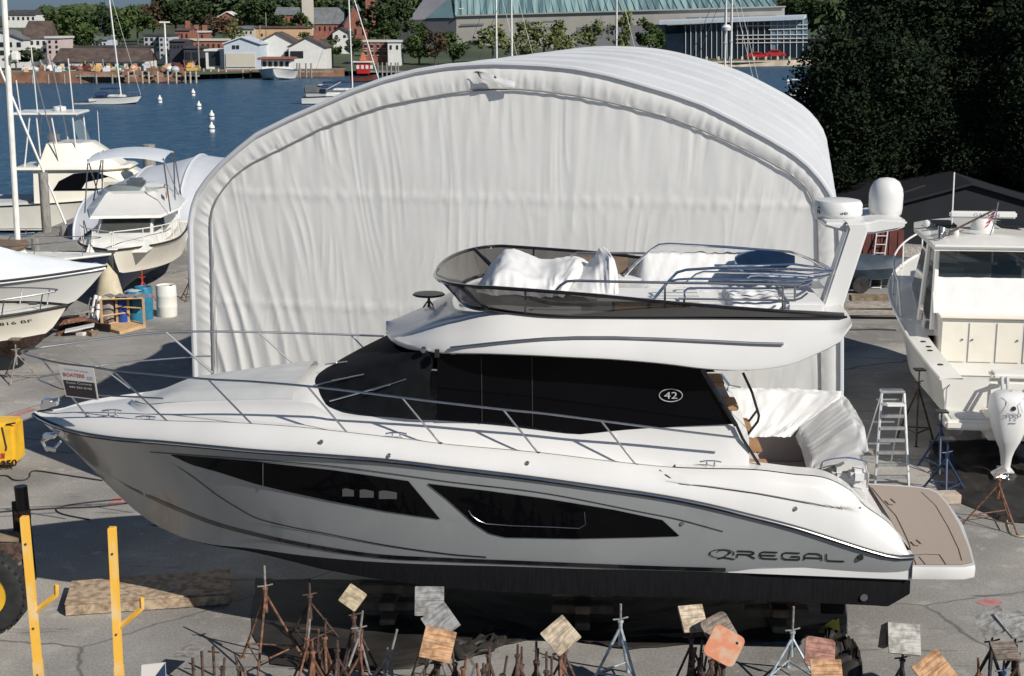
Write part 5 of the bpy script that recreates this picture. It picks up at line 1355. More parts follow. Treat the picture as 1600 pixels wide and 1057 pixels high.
# (d) cabin cruiser with bimini, bow left, stern behind the shed
bow = AY(176, 388, 43.6); Lg = 8.6; hd = R(-83)
r_ = thing('bimini_cruiser', 'white cabin cruiser with bimini frame and dark blue bottom, bow-on left of the big shed', 'boat', (bow.x-Lg*cos(hd), bow.y-Lg*sin(hd), 0), rz=hd)
hb, zs, st = make_boat(r_, Lg, 3.2, .30, 1.50, 1.78, .75, 'gelcoat_cream', 'bottom_navy', rake=.9, fine=2.6)
lbox(r_, 'pulpit', 'gelcoat_old', (8.5, 0, 1.82), (.5, .3, .05), .02)
o = MB(); # deckhouse
def house_ring(z, x0, x1, w): return [(x0, -w, z), (x1*.5+x0*.5, -w, z), (x1, -w*.72, z), (x1, w*.72, z), (x1*.5+x0*.5, w, z), (x0, w, z)]
o.smooth = False
rws = [house_ring(1.6, 1.2, 7.9, 1.25), house_ring(1.86, 1.2, 7.4, 1.2), house_ring(1.92, 1.2, 5.9, 1.18), house_ring(2.30, 1.2, 5.1, 1.08), house_ring(2.35, 1.0, 5.6, 1.55), house_ring(2.42, 1.0, 5.5, 1.5)]
o.grid(rws, closed=True, flip=True); i = len(o.v); o.face(tuple(range(i-6, i))); o.build('deckhouse', 'gelcoat_old', r_, world=False)
lpoly(r_, 'side_window', 'dark_glass', [[(2.0, 1.215, 1.93), (5.2, 1.215, 1.93)], [(2.2, 1.13, 2.27), (4.9, 1.13, 2.27)]])
m2 = MB(); m2.smooth = False
for a, b in (((5.93, -.80), (5.93, .80)),): m2.quad((5.93, -.8, 1.94), (5.93, .8, 1.94), (5.2, .75, 2.29), (5.2, -.75, 2.29))
m2.quad((3.75, 1.205, 1.94), (5.86, .92, 1.94), (5.14, .86, 2.28), (3.6, 1.13, 2.28)); m2.build('windscreen', 'dark_glass', r_, world=False)
o = MB(); o.smooth = False
rws = [house_ring(2.42, 1.4, 5.4, 1.5), house_ring(2.92, 1.8, 3.9, 1.15), house_ring(3.02, 1.8, 3.8, .98)]
o.grid(rws, closed=True, flip=True); o.build('flybridge', 'gelcoat', r_, world=False)
o = MB(); o.grid([[(3.7, -.9, 3.0), (3.95, -.5, 3.0), (3.95, .5, 3.0), (3.7, .9, 3.0)], [(3.5, -.9, 3.3), (3.75, -.5, 3.32), (3.75, .5, 3.32), (3.5, .9, 3.3)]]); o.build('bridge_screen', 'clear_glass', r_, world=False)
lbox(r_, 'helm_seat', 'gelcoat_old', (2.4, 0, 3.0), (.5, .6, .6), .08)
rws = []
for j in range(9):
    s = -1+j/4; rws.append([(x, s*1.2, 4.15+.16*(1-s*s)-.10*abs((x-3.1)/1.6)**3) for x in [1.4+.2*i for i in range(18)]])
lpoly(r_, 'bimini_top', 'wrap_white', rws, (0, 0, .04))
for s in (-1, 1):
    for (xa, xb) in ((1.4, 3.4), (4.7, 1.6), (4.7, 4.9), (1.4, 1.2)):
        ltube(r_, 'bimini_pole', 'dull_steel', [(xa, s*1.18, 4.15), (xb, s*1.35, 2.45)], .022, 6)
ltube(r_, 'aerial', 'white_paint', [(3.3, -1.0, 3.3), (3.35, -1.0, 5.6)], .012, 5)
rail_local(r_, hb, zs, 3.5, 8.8, .55, 5, m='gelcoat_old', r=.018)
lbox(r_, 'pennant', 'orange_board', (3.95, 1.15, 2.95), (.3, .03, .22), .0, ry=.5)
stand(tuple(G(224, 472)), 1.0, 'red boat stand under the bimini cruiser', m='red_paint', a0=.4, r=.4)
stand(tuple(G(297, 468)), .9, 'dark boat stand under the bimini cruiser beside the shed wall', m='rust_dark', a0=.4, r=.4)
# (e) low arched tarpaulin tent behind, axis to the right
mat('tent_cloth', (.50, .52, .56), .5, var=.04, vscale=1.2)
t0 = AY(150, 300, 61); t = thing('low_tent', 'low ribbed white tarpaulin tent beyond the bimini cruiser', 'boat shed', (t0.x, 61, 0))
rows = []; RT_ = 4.4
NB_ = 6; LT_ = 13.0
for i in range(NB_*6+1):
    f = (i % 6)/6; sag = .13*sin(pi*f); x = t0.x+LT_*i/(NB_*6); e_ = .50+.50*sin(pi/2*min(1, i/13))
    rows.append([Vector((x+ (1-sin(a))*0, 61-cos(a)*(RT_-sag)*(.6+.4*e_), max(0, (3.05-sag)*e_*sin(a)**.8))) for a in [pi*k/28 for k in range(29)]])
mb = MB(); mb.grid(rows); mb.build('roof', 'tent_cloth', t, shade=60)
mb = MB(); mb.poly([p+Vector((.03, 0, 0)) for p in rows[0]]); mb.build('end_wall', 'tent_cloth', t)
for i in range(NB_+1):
    mb = MB(); mb.tube([p+Vector((0, 0, .01)) for p in rows[min(i*6, len(rows)-1)]], .05, 6); mb.build('hoop', 'tent_cloth', t)
# (f) sport-fishing yacht afloat, bow right
DB = 72.0
r_ = thing('sport_fishing_yacht', 'cream sport-fishing yacht with tall flybridge and black saloon windows, afloat at the left', 'yacht', (AY(-60, 330, DB).x, DB, WZ), rz=R(4))
Lg = 13.5
hb, zs, st = make_boat(r_, Lg, 4.4, -.3, 1.25, 2.3, .12, 'gelcoat_cream', 'blue_paint', rake=1.9, fine=2.2)
def yr(z, x0, x1, w, c=.6): return [(x0, -w, z), (x1-1.2, -w, z), (x1, -w*c, z), (x1, w*c, z), (x1-1.2, w, z), (x0, w, z)]
o = MB(); o.smooth = False
o.grid([yr(1.4, 4.0, 11.0, 1.9), yr(1.9, 4.0, 10.4, 1.85), yr(2.9, 4.0, 8.3, 1.7), yr(3.0, 3.2, 8.5, 1.9), yr(3.12, 3.2, 8.3, 1.85)], closed=True, flip=True); i = len(o.v); o.face(tuple(range(i-6, i))); o.build('deckhouse', 'gelcoat_cream', r_, world=False)
for s in (-1, 1):
    o = MB(); pts = [(4.9, 2.0), (5.2, 2.45), (5.9, 2.8), (7.0, 2.86), (7.7, 2.6), (8.6, 2.25), (8.9, 2.0)]
    o.poly([(x, s*((1.85-.15*(z-1.9))*(1-.333*max(0, x-(9.2-(z-1.9)*2.1)))+.03), z) for x, z in (pts if s > 0 else pts[::-1])]); o.build('saloon_window', 'window_black', r_, world=False)
o = MB(); o.smooth = False
o.grid([yr(3.1, 4.2, 8.0, 1.6), yr(4.15, 4.6, 6.6, 1.35), yr(4.2, 4.6, 6.5, 1.3)], closed=True, flip=True); i = len(o.v); o.face(tuple(range(i-6, i))); o.build('flybridge', 'gelcoat_cream', r_, world=False)
for s in (-1, 1):
    for x, x2 in ((3.5, 3.9), (5.2, 4.9), (6.0, 5.9), (4.3, 4.2)): ltube(r_, 'hardtop_post', 'white_paint', [(x, s*1.25, 3.1), (x2, s*1.2, 5.55)], .04, 6)
lbox(r_, 'hardtop', 'white_paint', (4.6, 0, 5.6), (3.2, 2.8, .14), .05)
o = MB(); o.grid([[(6.2, -1.2, 4.2), (6.3, 0, 4.2), (6.2, 1.2, 4.2)], [(5.7, -1.2, 5.5), (5.8, 0, 5.5), (5.7, 1.2, 5.5)]]); o.build('clear_curtain', 'clear_glass', r_, world=False)
lbox(r_, 'helm_chair', 'cover_white', (4.6, .3, 4.2), (.5, .6, .9), .1)
o = MB(); o.lathe((5.0, .2, 5.68), [(0.001, 0), (.3, 0), (.32, .1), (.3, .2), (0.001, .25)], 16); o.build('radar_dome', 'white_paint', r_, world=False)
for x, h in ((4.2, 3.2), (5.9, 2.6), (3.4, 1.6)): ltube(r_, 'aerial', 'white_paint', [(x, -.9, 5.6), (x-.1, -.9, 5.6+h)], .03, 5)
for s in (-1, 1): ltube(r_, 'outrigger', 'alu', [(5.2, s*1.5, 3.2), (4.3, s*1.9, 8.3)], .03, 5)
lbox(r_, 'cockpit_liner', 'shade_grey', (1.9, 0, 1.3), (3.4, 3.4, .3), .05)
lbox(r_, 'air_vent', 'rubber', (7.6, -2.09, 1.45), (.9, .04, .10), 0)
# stays / second mast: sailboat behind in the water
def sail_proto(label, loc, rz, Lb=9.0, mast_h=12, hullm='gelcoat', group='sailing boats afloat', lean=0, name='sailboat', fs=.018):
    r = thing(name, label, 'sailboat', loc, group, rz)
    hb, zs, st = make_boat(r, Lb, Lb*.29, -.35, .75, 1.0, .05, hullm, 'bottom_navy', rake=1.0, fine=1.9)
    lbox(r, 'coachroof', 'gelcoat', (Lb*.52, 0, .98), (Lb*.36, Lb*.16, .32), .08, taper=.85)
    ltube(r, 'mast', 'gelcoat_old', [(Lb*.6, 0, .9), (Lb*.6-lean, 0, mast_h)], .085, 8)
    ltube(r, 'boom', 'navy', [(Lb*.59, 0, 1.9), (Lb*.2, 0, 1.85)], .13, 8)
    for y in (-1, 1): ltube(r, 'spreader', 'gelcoat_old', [(Lb*.6-lean*.55, 0, mast_h*.55), (Lb*.6-lean*.55, y*.9, mast_h*.56)], .03, 5)
    ltube(r, 'forestay', 'gelcoat_old', [(Lb*.985, 0, 1.05), (Lb*.6-lean, 0, mast_h*.98)], fs, 6)
    ltube(r, 'backstay', 'dull_steel', [(.1, 0, .8), (Lb*.6-lean, 0, mast_h*.98)], .02, 4)
    for y in (-1, 1): ltube(r, 'shroud', 'dull_steel', [(Lb*.58, y*Lb*.14, .9), (Lb*.6-lean, 0, mast_h*.95)], .02, 4)
    rail_local(r, hb, zs, Lb*.3, Lb*.97, .5, 4, m='dull_steel', r=.018)
    lbox(r, 'cockpit_hood', 'navy', (Lb*.22, 0, 1.2), (1.4, 1.7, .6), .15, taper=.8)
    return r
# moored one in the middle of the left water
p = AY(140, 163, 178); q = AY(222, 163, 178)
p = G(142, 163, WZ); q = G(222, 163, WZ); sb = sail_proto('white moored sailboat with furled dark sail cover, dinghy at its stern, left open water', (p.x, p.y, WZ), 0, Lb=(q-p).length, mast_h=14.5, lean=.9)
dg = thing('dinghy', 'small grey dinghy trailing behind the moored sailboat', 'dinghy', (p.x-1.6, p.y-1, WZ)); make_boat(dg, 2.6, 1.3, -.1, .3, .42, .05, 'grey_white', 'grey_white', rake=.4)
# mast 2 and forestay at far left: sailboat at the pier
p = AY(36, 330, 66); s2 = sail_proto('sailboat at the pier behind the sport-fishing yacht, only mast and stay showing', (p.x-5.2, 60.5, WZ), R(3), Lb=9, mast_h=13.5, lean=.8, fs=.05)
# (g) pier and pilings
mat('dock_wood', (.24, .23, .21), .9, var=.3, vscale=3, stretch=(1, 8, 1), bump=.4)
a, b = G(0, 392, .05), G(128, 388, .05)
pr = thing('pier', 'weathered wooden pier with piles behind the wrapped boat', 'pier', (a.x, 55.5, 0))
mb = MB(); 
for k in range(30): mb.box((a.x-3+.42*k, 56.6, .02), (.40, 4.0, .07))
mb.build('planks', 'dock_wood', pr)
for k in range(5):
    for yy in (54.8, 58.4): mb = MB(); mb.tube([(a.x-1.5+2.8*k, yy, -2), (a.x-1.5+2.8*k, yy, .5)], .15, 8); mb.build('pile', 'dock_wood', pr)
def piling(x, yt, Yd, label, r=.17, zb=-2.2, m='dock_wood', group='mooring piles at the yard edge', cap=None):
    p = AY(x, yt, Yd); o = MB().tube([(p.x, Yd, zb), (p.x, Yd, p.z)], r, 10).build('piling', m, None, shade=50); 
    o.location = (0, 0, 0); return tag(o, label, 'piling', group)
piling(67, 270, 60, 'tall grey timber pile in front of the sport-fishing yacht', .19)
piling(232, 226, 70, 'timber pile standing behind the low tent', .30)
piling(33, 372, 53.5, 'short dark pile beside the wrapped boat mast', .12)
# (h) barrels, rack
def barrel(x, yb, h, r, m, label, Yo=0):
    p = G(x, yb); o = thing('barrel', label, 'barrel', p)
    mb = MB(); mb.lathe(p, [(0.001, 0), (r*.94, 0), (r*.98, .03), (r, h*.3), (r*1.02, h*.33), (r, h*.36), (r, h*.64), (r*1.02, h*.67), (r, h*.70), (r*.97, h*.96), (r*.92, h), (r*.88, h), (r*.86, h-.03), (0.001, h-.03)], 24); mb.build('drum', m, o)
    mb = MB(); mb.lathe(p+Vector((r*.5, 0, h-.03)), [(0.001, 0), (.04, 0), (.04, .03), (0.001, .03)], 8); mb.build('bung', 'plastic_black', o)
mat('drum_white', (.68, .67, .62), .5, var=.06, vscale=3); mat('drum_blue', (.015, .06, .30), .4, var=.2, vscale=4); mat('drum_teal', (.02, .16, .27), .45, var=.2, vscale=4); mat('pale_poly', (.40, .48, .52), .4)
barrel(261.5, 494, .93, .30, 'drum_white', 'white plastic barrel standing alone near the shed wall')
barrel(193, 507, .80, .20, 'drum_blue', 'narrow royal blue barrel in the timber rack')
barrel(214, 503, .90, .28, 'drum_teal', 'teal blue barrel partly wrapped in pale plastic, in the rack')
barrel(226, 498, .95, .26, 'drum_teal', 'teal blue barrel at the right end of the timber rack')
barrel(171, 507, .70, .24, 'rust_grey', 'greyish steel drum at the left end of the timber rack')
mb = MB(); p = G(213, 500); mb.lathe(p+Vector((0, -.0, .42)), [(.292, 0), (.305, .12), (.295, .3), (.30, .42), (.2, .47), (.05, .49)], 18); o = mb.build('plastic_wrap', 'pale_poly', None); tag(o, 'pale plastic film wrapped over the teal barrel', 'plastic film')
rk = thing('timber_rack', 'light timber rack frame on a plywood base around the barrels', 'rack', G(192, 515)); mat('rack_wood', (.50, .33, .17), .8, var=.15, vscale=8)
A, Bq, C, D = G(160, 516), G(187, 523), G(228, 512), G(200, 502)
mb = MB(); mb.smooth = False; mb.slab([[A, Bq], [D, C]], Vector((0, 0, .09))); mb.build('base', 'rack_wood', rk)
for x, yb, yt in ((160, 514, 477), (184, 509, 478), (202, 508, 472), (226, 512, 466)):
    p = G(x, yb); mb = MB(); mb.box((p.x, p.y, .42), (.06, .06, .84)); mb.build('post', 'rack_wood', rk)
for (x0, y0), (x1, y1), z in (((160, 514), (202, 508), .36), ((184, 509), (226, 512), .55), ((160, 514), (184, 509), .10), ((160, 514), (226, 512), .84)):
    a, b = G(x0, y0), G(x1, y1); mb = MB(); mb.tube([a+Vector((0, 0, z)), b+Vector((0, 0, z))], .025, 4); mb.build('cross_rail', 'rack_wood', rk)
mb = MB(); a = G(160, 512); rows = [[a+Vector((i*.14, j*.12, .86+.05*nz(i*.8, j)+.03*(i % 2))) for i in range(11)] for j in range(5)]; mb.grid(rows); o = mb.build('grey_tarpaulin', 'rust_grey', None, shade=0); tag(o, 'crumpled grey tarpaulin lying over the timber rack', 'tarpaulin')
# (i) junk pile under the wrapped boat
rnd = random.Random(3)
mat('beige_canvas', (.50, .45, .33), .9, var=.12, vscale=3)
p = G(172, 478); o = MB(); o.lathe(p, [(.5, 0), (.38, .5), (.26, 1.0), (.14, 1.45), (0.001, 1.6)], 14); o = o.build('canvas_cover', 'beige_canvas', None); tag(o, 'beige canvas draped like a cone behind the timber rack', 'canvas cover')
for k, (x0, y0, x1, y1) in enumerate([(141, 506, 150, 462), (150, 508, 156, 464), (133, 504, 142, 466)]):
    p = G(x0, y0+4); a = AY(x0, y0, p.y); b = AY(x1, y1, p.y+.4); o = MB().tube([a, b], .055 if k < 2 else .03, 8).build('plastic_pipe', 'white_paint' if k < 2 else 'rust_grey', None)
    tag(o, ['left one of two white pipes leaning on the wrapped boat', 'right one of two white pipes leaning on the wrapped boat', 'thin grey pole leaning left of the white pipes'][k], 'pipe')
labels_j = ['dark metal frame lying in the scrap heap, nearest the rack', 'rusty bar across the scrap heap under the wrapped boat', 'grey plank on the scrap heap beneath the wrapped bow', 'short timber offcut at the front of the scrap heap', 'black crate in the scrap heap below the runabout', 'rusted beam at the left end of the scrap heap', 'steel channel crossing the front of the scrap heap', 'pale board lying flat at the foot of the scrap heap']
for k, (x, y) in enumerate([(150, 517), (135, 512), (122, 508), (140, 524), (108, 515), (98, 522), (152, 508), (125, 524)]):
    p = G(x, y); mb = MB(); mm_ = ['plastic_black', 'rust', 'wood_grey', 'block_wood', 'plastic_black', 'rust', 'rust_dark', 'board_white'][k]
    d = [(1.0, .08, .3), (1.4, .08, .08), (1.1, .2, .05), (.5, .15, .12), (.5, .4, .35), (1.5, .12, .12), (1.3, .1, .14), (.8, .4, .04)][k]
    mb.box(p+Vector((0, 0, .08+.12*(k % 3))), d, rz=rnd.uniform(-.8, .8), ry=rnd.uniform(-.25, .25)); mb.box(p+Vector((.1, .1, .05)), (d[0]*.6, d[1]*.6, .1), rz=1.2)
    o = mb.build('scrap_piece', mm_, None, bevel=.008); tag(o, labels_j[k], 'scrap')
# ================= right: fishing boat seen from the stern =================
hd = R(84)
sl_, = [G(1448, 568, 1.75)],
FBO = Vector((9.75+.2, 27.6, 0))
fb = thing('fishing_boat', 'white hardtop fishing boat with two white outboards, stern towards the viewer, at the right', 'boat', FBO, rz=hd)
Lg = 10.5
mat('fb_white', (.72, .70, .65), .3, var=.03, vscale=2, coat=.3)
hb, zs, st = make_boat(fb, Lg, 3.5, .45, 1.72, 2.72, .95, 'fb_white', 'bottom_black', rake=1.5, fine=3.2, stripe='fb_white')
# cockpit: cover the after deck with a sunken well
for o in list(fb.children):
    if o.name.startswith('deck'): bpy.data.objects.remove(o)
m2 = MB()
X = [Lg*i/40 for i in range(41)]
m2.grid([[(x, s*hb(x)*.995, zs(x)-.0+.02*(1-s*s)) for x in X if x > 3.4] for s in (-1, -.5, 0, .5, 1)], flip=True)
for s in (-1, 1):
    cx_ = [x for x in X if x < 3.6]
    r1 = [(x, s*hb(x)*.995, zs(x)+.0) for x in cx_]; r2 = [(x, s*(hb(x)-.42), zs(x)+.02) for x in cx_]; r3 = [(x, s*(hb(x)-.44), 1.05) for x in cx_]
    m2.grid([r1, r2, r3], flip=(s > 0))
m2.build('deck', 'fb_white', fb, world=False)
lpoly(fb, 'cockpit_sole', 'shade_grey', [[(.2, -1.3, 1.06), (3.6, -1.3, 1.06)], [(.2, 1.3, 1.06), (3.6, 1.3, 1.06)]])
for x, y in ((2.9, 1.5), (2.5, 1.45), (2.2, 1.47), (1.1, 1.45)):
    o = MB(); o.lathe((x, y, zs(x)+.012), [(0.001, .012), (.05, .012), (.065, 0)], 12); o.build('rod_holder', 'rubber', fb, world=False)
# transom with walk-through door and platform
lbox(fb, 'transom', 'fb_white', (.12, -.32, 1.35), (.32, 2.1, .72), .05)
lbox(fb, 'transom_top', 'fb_white', (.14, -.35, 1.80), (.42, 2.05, .14), .05)
lbox(fb, 'transom_door', 'fb_white', (.30, 1.05, 1.28), (.06, .62, .66), .02)
lbox(fb, 'swim_step', 'fb_white', (-.32, .95, .98), (.75, 1.35, .20), .05); lbox(fb, 'swim_step', 'fb_white', (-.32, -.95, .98), (.75, 1.35, .20), .05)
lbox(fb, 'step_pad', 'shade_grey', (-.32, .95, 1.085), (.6, 1.1, .012), 0)
lbox(fb, 'engine_bracket', 'fb_white', (-.30, .08, .92), (.62, 1.5, .5), .05)
ltube(fb, 'grab_handle', 'chrome', [(-.05, 1.52, 1.12), (-.05, 1.52, 1.55), (.0, 1.46, 1.6), (.05, 1.40, 1.55), (.05, 1.40, 1.12)], .018, 6)
o = MB(); o.lathe((-.01, 1.28, .73), [(0.001, 0), (.14, 0), (.14, -.02), (0.001, -.03)], 16, 'X'); o.build('trim_plate', 'dull_steel', fb, world=False)
for y in (.75, -.75):
    o = MB(); o.lathe((-.03, y, .62), [(0.02, 0), (.05, 0), (.05, -.03), (.02, -.03)], 12, 'X'); o.build('drain_fitting', 'dull_steel', fb, world=False)
# cabinets at the front of the cockpit
lbox(fb, 'cabinet', 'fb_white', (3.35, 0, 1.70), (.7, 2.3, 1.3), .04)
lbox(fb, 'cabinet_top', 'gelcoat_cream', (3.32, 0, 2.36), (.8, 2.36, .06), .02)
for k in range(4):
    y = .86-.57*k
    lbox(fb, 'cabinet_door', 'gelcoat_cream', (2.985, y, 1.82), (.02, .50, .86), .008)
    o = MB(); o.lathe((2.97, y-(.18 if k % 2 == 0 else -.18), 1.88), [(0.001, -.02), (.022, -.02), (.022, .01)], 8, 'X'); o.build('door_latch', 'dull_steel', fb, world=False)
# canvas enclosure below the window and cabin sides
rws = [[(3.35, 1.25-2.5*i/20, 2.10+.02*nz(i*.9, 1)), ][0] for i in range(21)]
o = MB(); o.grid([[(3.30+.0, 1.25-2.5*i/20, 2.38) for i in range(21)], [(3.48+.03*nz(i*.7, 2), 1.25-2.5*i/20, 2.75) for i in range(21)], [(3.68, 1.25-2.5*i/20, 3.10+.02*nz(i*.6)) for i in range(21)]]); o.build('canvas_skirt', 'cover_white', fb, world=False, shade=0)
lpoly(fb, 'aft_window', 'dark_glass', [[(3.70, 1.18, 3.10), (3.70, -1.18, 3.10)], [(3.84, 1.12, 3.72), (3.84, -1.12, 3.72)]])
for y in (1.25, -1.25):
    ltube(fb, 'aft_post', 'fb_white', [(3.35, y, 2.0), (3.80, y*.93, 3.76)], .06, 6)
    ltube(fb, 'side_post', 'fb_white', [(4.4, y*1.08, 2.0), (4.6, y*.95, 3.76)], .06, 6)
for s in (-1, 1):
    o = MB(); o.smooth = False; o.quad((4.5, s*1.32, 2.0), (7.2, s*1.10, 2.25), (6.2, s*1.02, 3.62), (4.5, s*1.17, 3.62)); o.build('side_window', 'dark_glass', fb, world=False)
    o = MB(); o.smooth = False; o.slab([[(3.9, s*1.36, 1.75), (7.6, s*1.16, 2.0)], [(4.0, s*1.30, 2.12), (7.3, s*1.08, 2.32)]], Vector((0, -s*.03, 0))); o.build('cabin_side', 'fb_white', fb, world=False)
lbox(fb, 'cabin_trunk', 'fb_white', (7.6, 0, 2.5), (2.2, 1.7, .5), .12, taper=.75)
lpoly(fb, 'windscreen', 'dark_glass', [[(7.2, 1.1, 2.25), (7.5, 0, 2.3), (7.2, -1.1, 2.25)], [(6.2, 1.02, 3.62), (6.4, 0, 3.64), (6.2, -1.02, 3.62)]])
lbox(fb, 'helm_console', 'grey_white', (5.9, -.4, 2.65), (.6, 1.5, .8), .08); lbox(fb, 'companion_seat', 'shade_grey', (4.9, .65, 2.75), (.7, .7, .8), .1); lbox(fb, 'helm_seat', 'mesh_cover', (4.8, -.55, 2.8), (.5, .6, 1.0), .12); lbox(fb, 'table', 'shade_grey', (5.4, .15, 3.0), (.9, .8, .04), .01)
# hardtop
rws = []
for j in range(13):
    s = -1+j/6; rws.append([(x, s*(1.32-.10*abs(s)*0)*(1 if x < 6 else 1-.12*(x-6)), 3.83+.13*(1-s*s)*min(1, (x-3.2)*1.2)+.03*min(1, (x-3.2)*2)) for x in [3.25+.2*i for i in range(19)]])
ht = lpoly(fb, 'hardtop', 'fb_white', rws[::-1], (0, 0, -.10))
o = MB(); o.tube([rws[0][0], rws[12][0]][::1], .05, 6); o.build('hardtop_lip', 'grey_white', fb, world=False)
for y in (.75, -.75): o = MB(); o.box((5.6, y, 4.01), (.9, .5, .05)); o.build('roof_hatch', 'plastic_black', fb, world=False, bevel=.02)
# radar scanner with lettering
o = MB(); o.lathe((4.9, .02, 3.93), [(0.001, 0), (.24, 0), (.26, .1), (.2, .24), (.12, .30), (0.001, .30)], 20); o.build('scanner_base', 'white_paint', fb, world=False)
th = math.radians(-2)
# scanner bar faces the viewer (across the boat)
bar_c = Vector((4.9, .02, 4.31)); bd = Vector((0, 1, 0))
o = MB(); o.box(tuple(bar_c), (.14, 1.45, .15)); sc_ = o.build('scanner_bar', 'white_paint', fb, world=False, bevel=.035)
mb = MB(); put_text(mb, 'GARMIN', lambda u, v: (bar_c.x-.0735, bar_c.y+.22-.56*u, bar_c.z-.045+.085*v), bold=.015); mb.build('lettering', 'ink_grey', sc_, world=False)
ltube(fb, 'aerial', 'white_paint', [(5.2, .62, 3.9), (5.3, .62, 5.2)], .016, 6)
ltube(fb, 'outrigger', 'rust_dark', [(4.0, 1.0, 3.97), (4.3, -.1, 4.5)], .022, 6)
o = MB()
for k in range(5): o.box((3.9+.14*k, 1.02-.07*(k % 3), 3.99+.05*(k % 2)), (.10, .05, .14), rz=.5*k, rx=.4)
o.tube([(3.75, 1.15, 3.9), (4.05, 1.1, 4.15)], .03, 6); o.build('outrigger_base', 'dull_steel', fb, world=False)
for x, y in ((4.25, .72), (5.6, 1.1)): o = MB(); o.lathe((x, y, 3.93), [(0.001, 0), (.07, 0), (.09, .06), (.07, .13), (0.001, .16)], 12); o.build('deck_light', 'white_paint', fb, world=False)
# flag on a pole (a thing of its own)
fp = thing('flag', 'small stars and stripes flag hanging from a thin staff on the fishing boat roof', 'flag', fb.location+Vector((0, 0, 0)), rz=hd)
ltube(fp, 'flagstaff', 'dull_steel', [(4.0, .05, 3.9), (3.95, -.05, 4.35), (4.0, -.1, 4.7)], .012, 6)
mat('flag_red', (.50, .03, .03), .8); mat('flag_white', (.68, .66, .64), .8); mat('flag_blue', (.02, .03, .16), .8)
o = MB()
def fl(u, v): # u along fly (down-left), v across
    return (3.97-.02*sin(u*7), -.03+.30*u*.75-.05*v, 4.61-.34*u-.22*(1-v)+.03*sin(u*9+v*3))
for k in range(7):
    o.use('flag_red' if k % 2 == 0 else 'flag_white'); o.grid([[fl(u/8, k/7) for u in range(9)], [fl(u/8, (k+1)/7) for u in range(9)]])
o.use('flag_blue'); o.grid([[tuple(Vector(fl(u/8, .45))+Vector((-.01, 0, 0))) for u in range(4)], [tuple(Vector(fl(u/8, 1))+Vector((-.01, 0, 0))) for u in range(4)]])
o.build('cloth', None, fp, world=False, shade=0)
# bow rail
rail_local(fb, hb, zs, 4.9, 10.2, .62, 5, m='white_paint', r=.024)
# cabin side portholes seen on the port side
for x in (5.6, 6.9): 
    o = MB(); o.lathe((x, hb(x)-.02, 2.3), [(0.001, .03), (.10, .03), (.12, 0)], 14, 'Y')
# outboards
def outboard(y, label=None):
    parts = []
    o = MB(); 
    prof = [(.0, 1.72, .02, .02), (.0, 1.70, .20, .16), (.02, 1.60, .30, .235), (.02, 1.40, .32, .25), (.0, 1.15, .29, .225), (-.02, .95, .24, .19), (-.03, .78, .19, .15), (-.02, .60, .15, .11), (.0, .45, .12, .08), (.0, .20, .10, .06), (.0, .08, .10, .05)]
    rws = []
    for cx, z, a, b in prof:
        rws.append([(-.85+cx-.03*(z < 1)+a*1.15*cos(t)*(abs(cos(t))**-.25 if abs(cos(t)) > .05 else 1), y+b*(1.5 if z > .7 else 1.25)*sin(t)*(abs(sin(t))**-.25 if abs(sin(t)) > .05 else 1), z) for t in [2*pi*k/24 for k in range(24)]])
    o.grid(rws[:7], closed=True, flip=False); cowl = o.build('engine_cowl', 'white_paint', fb, world=False, shade=50)
    o = MB(); o.grid(rws[6:], closed=True); o.build('midsection', 'white_paint', cowl, world=False, shade=50)
    o = MB(); o.tube([(-1.05, y, .05), (-.55, y, .05)], [.02, .075, ][0:1]*1+[.075] if False else .065, 10); o.box((-.82, y, -.02), (.25, .02, .22)); o.box((-.9, y, .20), (.42, .24, .02)); lw = o.build('gearcase', 'white_paint', cowl, world=False)
    o = MB()
    for k in range(3):
        a = k*2*pi/3+.5; u_ = Vector((0, cos(a), sin(a))); v_ = Vector((.06, -sin(a)*.09, cos(a)*.09)); c0 = Vector((-1.08, y, .05)); o.grid([[c0+u_*.05-v_*.6, c0+u_*.12-v_, c0+u_*.19-v_*.5], [c0+u_*.05+v_*.6, c0+u_*.12+v_, c0+u_*.19+v_*.5]])
    o.lathe((-1.08, y, .05), [(0.001, -.08), (.05, -.05), (.06, .08)], 10, 'X'); o.build('propeller', 'chrome', cowl, world=False)
    o = MB(); xb = -1.195
    put_text(o, '300', lambda u, v: (xb-.02, y+.14-.28*u, 1.31+.075*v), bold=.02); put_text(o, '15', lambda u, v: (xb+.004, y+.06-.12*u, 1.225+.055*v), bold=.02)
    o.box((xb, y, 1.19), (.012, .12, .012)); 
    o.build('engine_lettering', 'ink_grey', cowl, world=False)
    o = MB(); o.lathe((xb-.01, y, 1.47), [(0.001, -.012), (.035, -.012), (.045, .01)], 14, 'X'); o.build('emblem', 'rubber', cowl, world=False)
    o = MB(); o.box((xb+.07, y, .98), (.02, .06, .04)); o.build('drain_port', 'rubber', cowl, world=False)
    o = MB(); o.smooth = False
    for s in (-1, 1): o.tube([(-1.10, y+s*.20, 1.66), (-1.205, y+s*.10, 1.56), (-1.232, y+s*.15, 1.42)], .006, 5)
    o.build('cowl_crease', 'shade_grey', cowl, world=False)
    o = MB(); o.box((-.45, y, 1.0), (.35, .22, .7)); o.build('mount_bracket', 'fb_white', cowl, world=False, bevel=.02)
    o = MB(); o.tube([(-.5, y+.05, 1.55), (-.3, y+.05, 1.85), (-.1, y+.05, 1.7)], .035, 6); o.tube([(-.5, y-.05, 1.55), (-.3, y-.05, 1.85), (-.1, y-.05, 1.7)], .035, 6); o.build('rigging_hose', 'shade_grey', cowl, world=False)
fb_eng = [outboard(.50), outboard(-.34)]
